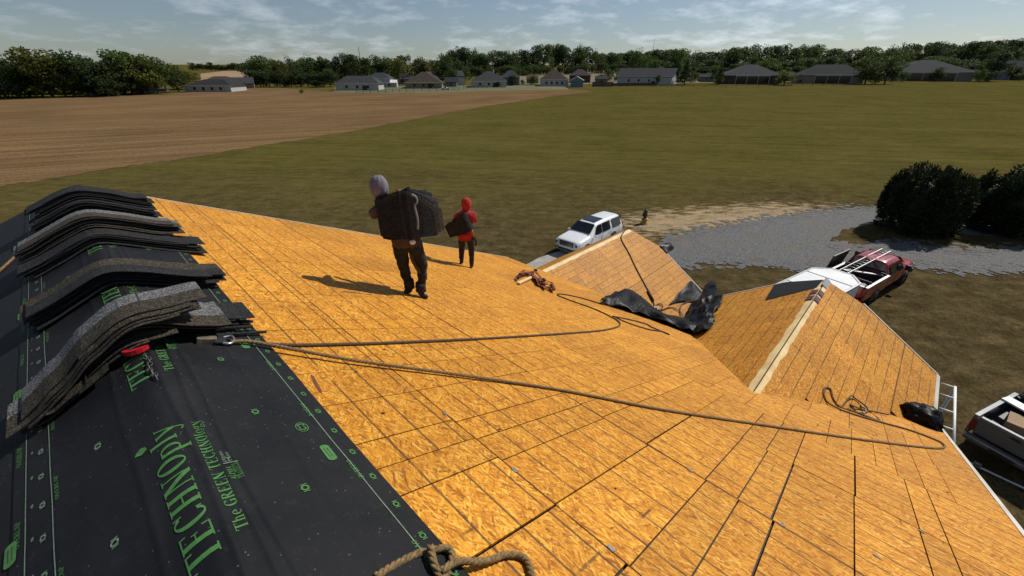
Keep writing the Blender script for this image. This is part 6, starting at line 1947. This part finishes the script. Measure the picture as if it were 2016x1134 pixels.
for k, x in enumerate((1215, 1340, 1360, 1405, 1440, 1528, 1552, 1575, 1598, 1640, 1685, 1722, 1755, 1768, 1800, 1870, 1892, 1902, 1940, 1970, 2005, 1392, 1470, 1562, 1612, 1655, 1716, 1775, 1842, 1905, 1925, 1962, 1990, 1180, 1196, 940, 1010, 1050, 776, 690)):
    row_tree(x, 160 + rt.uniform(-4, 2) + (8 if x < 1100 else 0), 141 + rt.uniform(-12, 6) + (8 if x < 1100 else 0), rt.uniform(14, 26), rt.choice(('leaf_dark', 'leaf_mid', 'leaf_mid')), 'garden tree standing among the far houses', 'garden trees among the far houses')
# garden trees
tree(1347, 167, 116, 44, 'leaf_dark', 'dark conical tree right of the long white gabled house', kind='C', v=0, name='conifer_tree')
tree(1413, 166, 127, 32, 'leaf_dark', 'smaller conical tree left of the dark porch house', kind='C', v=1, name='conifer_tree')
tree(1543, 168, 141, 44, 'leaf_yellow', 'small round yellowish tree right of the dark porch house', v=2, name='round_tree')
tree(1702, 166, 111, 52, 'leaf_mid', 'left of two rounded trees beside the big grey hip roof', v=3, name='garden_tree')
tree(1741, 166, 109, 50, 'leaf_mid', 'right of two rounded trees beside the big grey hip roof', v=4, name='garden_tree')
tree(1256, 150, 96, 44, 'leaf_mid', 'tall rounded tree rising from the pasture edge', v=5, name='garden_tree')
tree(1327, 148, 96, 46, 'leaf_mid', 'broad pale green tree behind the conical tree', v=6, name='garden_tree')
tree(1437, 146, 94, 40, 'leaf_mid', 'rounded bright tree behind the dark porch house', v=0, name='garden_tree')
tree(1945, 160, 102, 58, 'leaf_dark', 'dark tree left of the white awning house', v=1, name='garden_tree')
tree(595, 184, 176, 10, 'leaf_yellow', 'tiny lone shrub standing in the brown field', v=2, name='shrub')
tree(853, 170, 148, 16, 'leaf_dark', 'slender tree at the corner of the brown roofed house', v=3, name='garden_tree')
tree(892, 168, 133, 26, 'leaf_mid', 'leafy tree between two houses left of centre', v=4, name='garden_tree')
tree(1029, 166, 156, 10, 'leaf_dark', 'small dark shrub left of the brown hip roofed house', v=5, name='shrub')
tree(1082, 168, 155, 8, 'leaf_dark', 'narrow shrub in front of the brown hip roofed house', kind='C', v=0, name='shrub')
tree(1293, 170, 148, 14, 'leaf_dark', 'dark shrub at the right end of the long white house', v=0, name='shrub')
tree(1368, 162, 143, 14, 'leaf_yellow', 'light green shrub beside the conical tree', v=6, name='shrub')
tree(628, 172, 158, 26, 'leaf_dark', 'rounded bush at the left end of the white house', v=2, name='shrub')
tree(980, 172, 160, 9, 'leaf_dark', 'little dark shrub beside the grey hip roofed house', v=1, name='shrub')

# near evergreen bushes at the right
def cypress(name, g_, w_, h_, label, seed, n=30000):
    rg_ = np.random.default_rng(seed); lobes = [(0, 0, h_ * 0.45, w_ * 0.36, w_ * 0.36, h_ * 0.40)]
    for k in range(80):
        a_ = rg_.random() * 6.28; z_ = h_ * (0.08 + 0.70 * rg_.random()); env = w_ * 0.46 * math.sqrt(max(0.04, 1 - ((z_ / h_ - 0.42) / 0.62) ** 2))
        q_ = w_ * (0.07 + 0.05 * rg_.random()); lobes.append((math.cos(a_) * env * 0.85, math.sin(a_) * env * 0.85, z_, q_, q_, q_ * 1.9))
    for k in range(16):
        a_ = rg_.random() * 6.28; r_ = w_ * 0.30 * math.sqrt(rg_.random()); q_ = w_ * 0.05
        lobes.append((math.cos(a_) * r_, math.sin(a_) * r_, h_ * (0.80 + 0.14 * rg_.random()), q_, q_, h_ * 0.12))
    me = leaf_cloud(lobes, n, 0.062, rg_, 2.2, 0.9, 0.35, 0.35); me.materials.append(M['leaf_cypress'])
    root = empty(name, g_, 0, label, 'bush', 'evergreen bushes by the gravel')
    c = bpy.data.objects.new('crown', me); link(c, root)
    core = MB(); vs, fs = uv_shape(lambda u, v: Vector((math.sin(v) * math.cos(u) * w_ * 0.37, math.sin(v) * math.sin(u) * w_ * 0.37, h_ * 0.45 + math.cos(v) * h_ * 0.39)), 20, 12)
    for k in range(len(vs)): vs[k] = vs[k] * (1 + 0.10 * mnoise.noise(vs[k] * 0.9) - 0.06)
    core.add(vs, fs, 0, True); core.build('inner_foliage', M['leaf_cypress'], root, local=True)
    t = bpy.data.objects.new('trunk', trunk_mesh(h_ * 0.7, 0.16, 8, rg_)); link(t, root)
    return root


cypress('evergreen_bush', Vector((31.7, 31.0, 0)), 5.6, 4.9, 'rounded dark evergreen bush left of the pair by the gravel', 31)
cypress('evergreen_bush', Vector((38.4, 31.0, 0)), 5.4, 4.9, 'spiky dark evergreen bush at the right edge of the photo', 32)
cypress('evergreen_bush', Vector((43.6, 30.4, 0)), 5.4, 4.6, 'dark evergreen bush cut by the right edge behind the spiky one', 33)

# ------------------------------------------------------------------ houses across the fields
wall_white = pm('white_wall', (0.44, 0.44, 0.42), (0.38, 0.38, 0.36), 0.6, 0.8, spec=0.08)
wall_tan = pm('tan_wall', (0.20, 0.175, 0.145), (0.24, 0.21, 0.17), 0.6, 0.85, spec=0.08)
wall_grey = pm('grey_wall', (0.20, 0.21, 0.23), (0.24, 0.25, 0.27), 0.6, 0.85, spec=0.08)
wall_dark = pm('dark_brick', (0.075, 0.055, 0.048), (0.10, 0.075, 0.065), 1.2, 0.9, spec=0.08)
wall_teal = pm('teal_wall', (0.13, 0.19, 0.21), (0.16, 0.22, 0.24), 0.6, 0.8, spec=0.08)
rf_grey = pm('grey_roof', (0.046, 0.047, 0.051), (0.062, 0.063, 0.067), 1.0, 0.9, spec=0.08)
rf_dark = pm('dark_roof', (0.028, 0.028, 0.030), (0.040, 0.040, 0.042), 1.0, 0.9, spec=0.08)
rf_brown = pm('brown_roof', (0.060, 0.046, 0.037), (0.080, 0.062, 0.050), 1.0, 0.9, spec=0.08)
rf_purple = pm('plum_roof', (0.060, 0.044, 0.048), (0.082, 0.062, 0.066), 1.0, 0.9, spec=0.08)
trim_w = pm('white_trim', (0.72, 0.72, 0.70), (0.66, 0.66, 0.64), 1.0, 0.7)


def far_house(x0, x1, base, eave, ridge, label, roof_m, wall_m, kind='hip', depth=0.75, rz=0.0, porch=None, wins=3, rfrac=0.4, chimney=False):
    """house whose front spans x0..x1 in the photo; real size from its distance"""
    g_ = gp((x0 + x1) / 2, base); dep = g_.y * cP + (ZC - g_.z) * sP; s_ = dep / 811.0
    W_ = (x1 - x0) * s_; D_ = max(5.0, W_ * depth)
    zz = lambda y: ZC + ray((x0 + x1) / 2, y).z * (g_.y / ray((x0 + x1) / 2, y).y) - g_.z
    he = max(2.2, zz(eave)); yb = g_.y + D_ / 2
    d_ = ray((x0 + x1) / 2, ridge); hr = max(he + 0.8, ZC + d_.z * (yb / d_.y) - g_.z)
    az = math.atan2(-g_.x, g_.y)
    root = empty('house', g_, az * 0.5 + rz, label, 'house')
    hw = W_ / 2 * 0.94; y0, y1 = 0.0, D_
    mb = MB()
    for p, q_ in (((-hw, y0 + .3), (hw, y0 + .3)), ((hw, y0 + .3), (hw, y1 - .3)), ((hw, y1 - .3), (-hw, y1 - .3)), ((-hw, y1 - .3), (-hw, y0 + .3))):
        mb.quad((p[0], p[1], -0.3), (q_[0], q_[1], -0.3), (q_[0], q_[1], he), (p[0], p[1], he))
    if kind == 'gable': 
        for sx in (-1, 1): mb.add([(sx * hw, y0 + .3, he), (sx * hw, y1 - .3, he), (sx * hw, (y0 + y1) / 2, hr - 0.15)], [(0, 1, 2)])
    mb.build('wall', wall_m, root, local=True)
    ew = W_ / 2; mb = MB(); ym = (y0 + y1) / 2
    if kind == 'hip':
        rl = ew * rfrac
        a_, b_, c_, e_ = Vector((-ew, y0 - .2, he)), Vector((ew, y0 - .2, he)), Vector((ew, y1 + .2, he)), Vector((-ew, y1 + .2, he)); r0, r1_ = Vector((-rl, ym, hr)), Vector((rl, ym, hr))
        mb.add([a_, b_, c_, e_, r0, r1_], [(0, 1, 5, 4), (1, 2, 5), (2, 3, 4, 5), (3, 0, 4), (3, 2, 1, 0)])
    else:
        mb.add([(-ew, y0 - .3, he - .1), (ew, y0 - .3, he - .1), (ew, ym, hr), (-ew, ym, hr), (-ew, y1 + .3, he - .1), (ew, y1 + .3, he - .1)], [(0, 1, 2, 3), (3, 2, 5, 4)])
    ro = mb.build('roof', roof_m, root, local=True)
    so = ro.modifiers.new('thick', 'SOLIDIFY'); so.thickness = 0.18
    mb = MB(); mb.bar((-ew, y0 - .22, he - .02), (ew, y0 - .22, he - .02), 0.06, 0.22); mb.build('fascia', trim_w if porch != 'plain' else roof_m, root, local=True)
    for k in range(wins):
        xw = -hw * 0.75 + 1.5 * hw * (k + 0.5) / max(1, wins)
        mb = MB(); mb.box((xw, y0 + .27, he * 0.52), (1.1, 0.08, 1.3)); wi = mb.build('window', M['glass'], root, local=True)
        mb = MB(); mb.box((xw, y0 + .25, he * 0.52 - 0.72), (1.3, 0.12, 0.10)); mb.build('sill', trim_w, wi, local=True)
    if porch == 'dark':
        mb = MB(); mb.box((0.0, y0 + .2, he * 0.45), (W_ * 0.55, 0.14, he * 0.82)); mb.build('porch_screen', M['glass'], root, local=True)
        mb = MB(); mb.box((0.0, y0 - .25, he * 0.93), (W_ * 0.58, 0.12, 0.28)); mb.build('porch_beam', trim_w, root, local=True)
        for k in range(4):
            mb = MB(); mb.box((W_ * (-0.28 + 0.187 * k), y0 - 0.1, he * 0.45), (0.16, 0.16, he * 0.9)); mb.build('porch_post', trim_w, root, local=True)
    if porch == 'door':
        mb = MB(); mb.box((hw * 0.35, y0 + .25, 1.05), (2.2, 0.1, 2.1)); mb.build('patio_door', M['glass'], root, local=True)
    if chimney:
        mb = MB(); mb.box((ew * 0.25, ym + 0.6, hr - 0.1), (0.7, 0.7, 1.6)); mb.build('chimney', trim_w, ro, local=True)
    return root


far_house(362, 458, 181, 169, 156, 'white house with a dark hip roof left of the gap', rf_dark, wall_white, 'hip', 0.6, -0.28, None, 4)
far_house(404, 462, 168, 160, 150, 'brown roofed house just behind the white one at left', rf_brown, wall_tan, 'hip', 0.6, 0, 'plain', 2)
far_house(458, 500, 174, 166, 152, 'pale grey roofed house end at the right of the gap', rf_grey, wall_tan, 'gable', 0.9, 0.2, 'plain', 1)
far_house(660, 748, 178, 165, 149, 'white house with a long grey hip roof nearest the field', rf_grey, wall_white, 'hip', 0.55, -0.12, 'door', 3, 0.55)
far_house(722, 770, 172, 155, 143, 'white wing with a grey hip roof behind the long white house', rf_grey, wall_white, 'hip', 0.8, -0.12, None, 2)
far_house(778, 820, 166, 155, 145, 'small pale house with grey roof between white and brown houses', rf_grey, wall_tan, 'hip', 0.7, 0, None, 2)
far_house(797, 872, 174, 163, 142, 'brown hip roofed house with tan walls left of centre', rf_brown, wall_tan, 'hip', 0.7, 0, 'door', 3, 0.15)
far_house(848, 888, 166, 155, 141, 'dark gabled house peeking behind the brown hip roof', rf_purple, wall_dark, 'gable', 1.2, 1.4, 'plain', 1)
far_house(898, 916, 168, 150, 139, 'narrow white gabled house end left of the grey hip roof', rf_grey, wall_white, 'gable', 2.0, 0.3, 'plain', 0)
far_house(926, 999, 172, 160, 140, 'grey hip roofed house with white walls and chimney', rf_grey, wall_white, 'hip', 0.8, 0, 'door', 3, 0.12, True)
far_house(986, 1024, 168, 151, 138, 'tall grey house with small hip roof right of the chimney house', rf_grey, wall_grey, 'hip', 0.9, 0, None, 2, 0.2)
far_house(1062, 1120, 170, 157, 137, 'brown hip roofed house with white windows near centre', rf_brown, wall_white, 'hip', 0.9, 0, None, 4, 0.1)
far_house(1121, 1163, 163, 149, 136, 'plum roofed house behind the small teal shed', rf_purple, wall_dark, 'hip', 0.9, 0, 'plain', 2, 0.2)
far_house(1134, 1163, 171, 158, 150, 'small teal shed with bright white gable trim', trim_w, wall_teal, 'gable', 0.9, 1.5, None, 1)
far_house(1210, 1322, 167, 151, 134, 'long grey roofed house with white gable end', rf_grey, wall_white, 'gable', 0.55, -0.35, 'door', 4)
far_house(1322, 1352, 160, 148, 138, 'brown gabled house end right of the long white house', rf_brown, wall_tan, 'gable', 1.0, 1.4, None, 1)
far_house(1426, 1532, 166, 148, 127, 'grey hip roofed house with dark screened porch', rf_grey, wall_dark, 'hip', 0.7, 0, 'dark', 0, 0.2)
far_house(1582, 1692, 165, 147, 127, 'dark hip roofed house with white awning behind a picket fence', rf_dark, wall_tan, 'hip', 0.6, 0, 'dark', 2, 0.45)
far_house(1760, 1898, 160, 142, 118, 'big grey hip roofed house with open dark porch', rf_grey, wall_tan, 'hip', 0.6, 0, 'dark', 2, 0.16)
far_house(1975, 2060, 158, 141, 119, 'grey house with flat white awning at the right edge', rf_grey, wall_grey, 'gable', 0.6, 0, 'dark', 1)
far_house(1394, 1416, 140, 134, 127, 'tiny long white building far behind in the wood clearing', trim_w, wall_white, 'gable', 0.5, 0, None, 2)
far_house(1452, 1472, 141, 127, 119, 'tiny pale roofed barn above the dark porch house', trim_w, wall_tan, 'gable', 1.0, 0, None, 1)
far_house(262, 305, 184, 176, 168, 'pale building half hidden under the left trees', trim_w, wall_white, 'gable', 0.4, 0, 'plain', 2)
far_house(172, 186, 188, 182, 177, 'small white shed at the foot of the left trees', trim_w, wall_white, 'gable', 1.0, 0, 'plain', 0)

for x0, x1, b_, e_, r_, lab, rm, wm_, kd in (
        (1172, 1196, 164, 156, 149, 'small grey roofed shed behind the dark board fence', rf_grey, wall_tan, 'gable'),
        (1376, 1404, 160, 152, 145, 'low grey shed between the two conical trees', rf_grey, wall_grey, 'gable'),
        (1536, 1572, 160, 151, 141, 'pale house end right of the dark porch house', rf_grey, wall_tan, 'hip'),
        (1700, 1752, 157, 148, 136, 'brown house hidden behind the two rounded trees', rf_brown, wall_dark, 'hip'),
        (1905, 1935, 156, 146, 137, 'small pale house right of the big grey hip roof', rf_grey, wall_tan, 'gable'),
        (1036, 1060, 164, 157, 150, 'little brown shed left of the brown hip roofed house', rf_brown, wall_tan, 'gable'),
        (752, 782, 172, 163, 157, 'low white carport between the white wing and brown house', trim_w, wall_white, 'gable'),
        (876, 900, 171, 162, 152, 'little grey house behind the leafy tree left of centre', rf_grey, wall_grey, 'gable')):
    far_house(x0, x1, b_, e_, r_, lab, rm, wm_, kd, 0.8, 0, 'plain', 1)


# fences, sheds, poles, small cars
def fence(px, h_, label, mat, solid=False, step=4.0):
    P_ = [gp(x, y) for x, y in px]; root = empty('fence', P_[0], 0, label, 'fence')
    posts = MB(); boards = MB(); n = 0
    for a_, b_ in zip(P_[:-1], P_[1:]):
        L_ = (b_ - a_).length; k = max(1, int(L_ / step))
        for i in range(k + 1):
            p = a_.lerp(b_, i / k); posts.bar(p, p + UP * h_, 0.16, 0.16, 0, Vector((1, 0, 0))); n += 1
        if solid:
            nb = max(1, int(L_ / 0.9))
            for i in range(nb):
                p, q_ = a_.lerp(b_, i / nb), a_.lerp(b_, (i + 0.94) / nb); boards.prism([p + UP * 0.1, q_ + UP * 0.1, q_ + UP * h_ * random.uniform(.92, .98), p + UP * h_ * .96], Vector((0.02, 0.06, 0)))
        else:
            for hh in (0.45, 0.9): boards.bar(a_ + UP * h_ * hh, b_ + UP * h_ * hh, 0.05, 0.10)
    tag(posts.build('post', mat, root), kind='stuff'); tag(boards.build('board', mat, root), kind='stuff')
    return root


f_dark = pm('dark_fence_wood', (0.055, 0.045, 0.038), (0.08, 0.065, 0.055), 2, 0.9)
f_grey = pm('grey_fence_wood', (0.13, 0.115, 0.10), (0.18, 0.16, 0.14), 2, 0.9)
fence([(1166, 171), (1206, 171)], 2.6, 'dark solid board fence right of the teal shed', f_dark, True)
fence([(1206, 170), (1292, 169)], 1.7, 'low dark board fence in front of the long white house', f_dark, True)
fence([(1558, 164), (1640, 164)], 2.2, 'grey picket fence in front of the dark hip roofed house', f_grey, True, 3)
fence([(1376, 162), (1402, 162)], 2.0, 'short grey board fence between the conical trees', f_grey, True, 3)
fence([(702, 183), (730, 184), (760, 183), (800, 181), (860, 180), (905, 178)], 1.4, 'thin post fence along the edge of the brown field', f_dark, False, 3.0)
fence([(1300, 171), (1450, 170), (1600, 169), (1700, 168)], 1.3, 'long wire post fence along the right side of the green field', f_dark, False, 6.0)
fence([(912, 176), (940, 175), (960, 175)], 1.5, 'short rail fence beside the grey hip roofed house', f_dark, False, 2.0)


def pole(x, base, top, label, cross=False, r_=0.12, name='utility_pole'):
    g_ = gp(x, base); d_ = ray(x, top); h_ = ZC + d_.z * (g_.y / d_.y) - g_.z
    root = empty(name, g_, 0, label, 'pole')
    mb = MB(); mb.tube([(0, 0, 0), (0, 0, h_)], [r_ * 1.3, r_ * 0.8], 8); mb.build('shaft', f_grey, root, local=True)
    if cross:
        mb = MB(); mb.bar((-1.1, 0, h_ - 0.6), (1.1, 0, h_ - 0.6), 0.12, 0.12); mb.build('cross_arm', f_grey, root, local=True)
    return root


pole(519, 171, 136, 'leaning grey utility pole left of the wood', True, 0.16)
pole(768, 168, 144, 'thin utility pole beside the white wing', True, 0.12)
pole(801, 168, 131, 'tall thin pole behind the small pale house', False, 0.10)
pole(1160, 168, 128, 'thin pole beside the plum roofed house', True, 0.12)
pole(1224, 146, 131, 'short pole standing in the central pasture', True, 0.14)
pole(714, 150, 92, 'far radio mast above the left wood', False, 0.35, 'radio_mast')
pole(1281, 132, 77, 'far radio mast on the central skyline', False, 0.5, 'radio_mast')


def far_car(x, base, label, paint, rz, L_=4.6):
    g_ = gp(x, base); root = empty('parked_car', g_, rz, label, 'car')
    def sec(w, belt, wu, zu): return [(0, 0.3), (w * .9, 0.3), (w, 0.6), (w, belt), (wu, zu), (0, zu)]
    S = [(L_ / 2, sec(.75, .7, .7, .75)), (L_ / 2 - .2, sec(.88, .85, .8, .92)), (L_ * .22, sec(.9, .95, .82, 1.02)), (L_ * .06, sec(.9, .95, .68, 1.42)), (-L_ * .22, sec(.9, .95, .68, 1.45)), (-L_ * .40, sec(.9, .95, .75, 1.05)), (-L_ / 2, sec(.85, .85, .75, .9))]
    finish_body(loft(S).build('body', paint, root, local=True), 1)
    for s_ in (1, -1):
        mb = MB(); pane(mb, [(L_ * .12, s_ * .88, .98), (-L_ * .3, s_ * .88, .98), (-L_ * .22, s_ * .72, 1.36), (L_ * .05, s_ * .72, 1.36)][::(1 if s_ < 0 else -1)], .03, .02); mb.build('side_window', M['glass'], root, local=True)
        for xx in (L_ * .31, -L_ * .30): wheel(root, xx, s_ * .82, .32, .2)
    return root


far_car(877, 177, 'small white car at the field edge left of centre', M['white_paint'], 0.3, 4.2)
far_car(476, 171, 'small dark red car in front of the left hand gap', M['red_paint'], 0.1)
far_car(1760, 159, 'dark car parked left of the big grey hip roofed house', M['grey_paint'], 0.2)
far_car(1915, 156, 'pale car parked right of the big grey hip roofed house', M['white_plain'], 0.5)
far_car(1985, 157, 'dark car under the white awning at the right edge', M['grey_paint'], 0.1)
far_car(836, 172, 'white car beside the brown hip roofed house', M['white_paint'], 0.6)
# low round water trough and hay rack in the brown field
tg_ = gp(323, 186); hr_ = empty('feed_rack', tg_, 0, 'small dark feed rack standing at the edge of the brown field', 'feed rack')
mb = MB(); mb.box((0, 0, 1.6), (4.4, 1.8, 0.9)); mb.build('crib', f_dark, hr_, local=True)
for sx in (-1, 1):
    for sy in (-1, 1):
        mb = MB(); mb.box((sx * 2.0, sy * 0.8, 0.6), (0.14, 0.14, 1.2)); mb.build('leg', f_dark, hr_, local=True)
mb = MB(); mb.box((0, 0, 2.15), (4.8, 2.2, 0.08)); mb.build('cover', rf_dark, hr_, local=True)
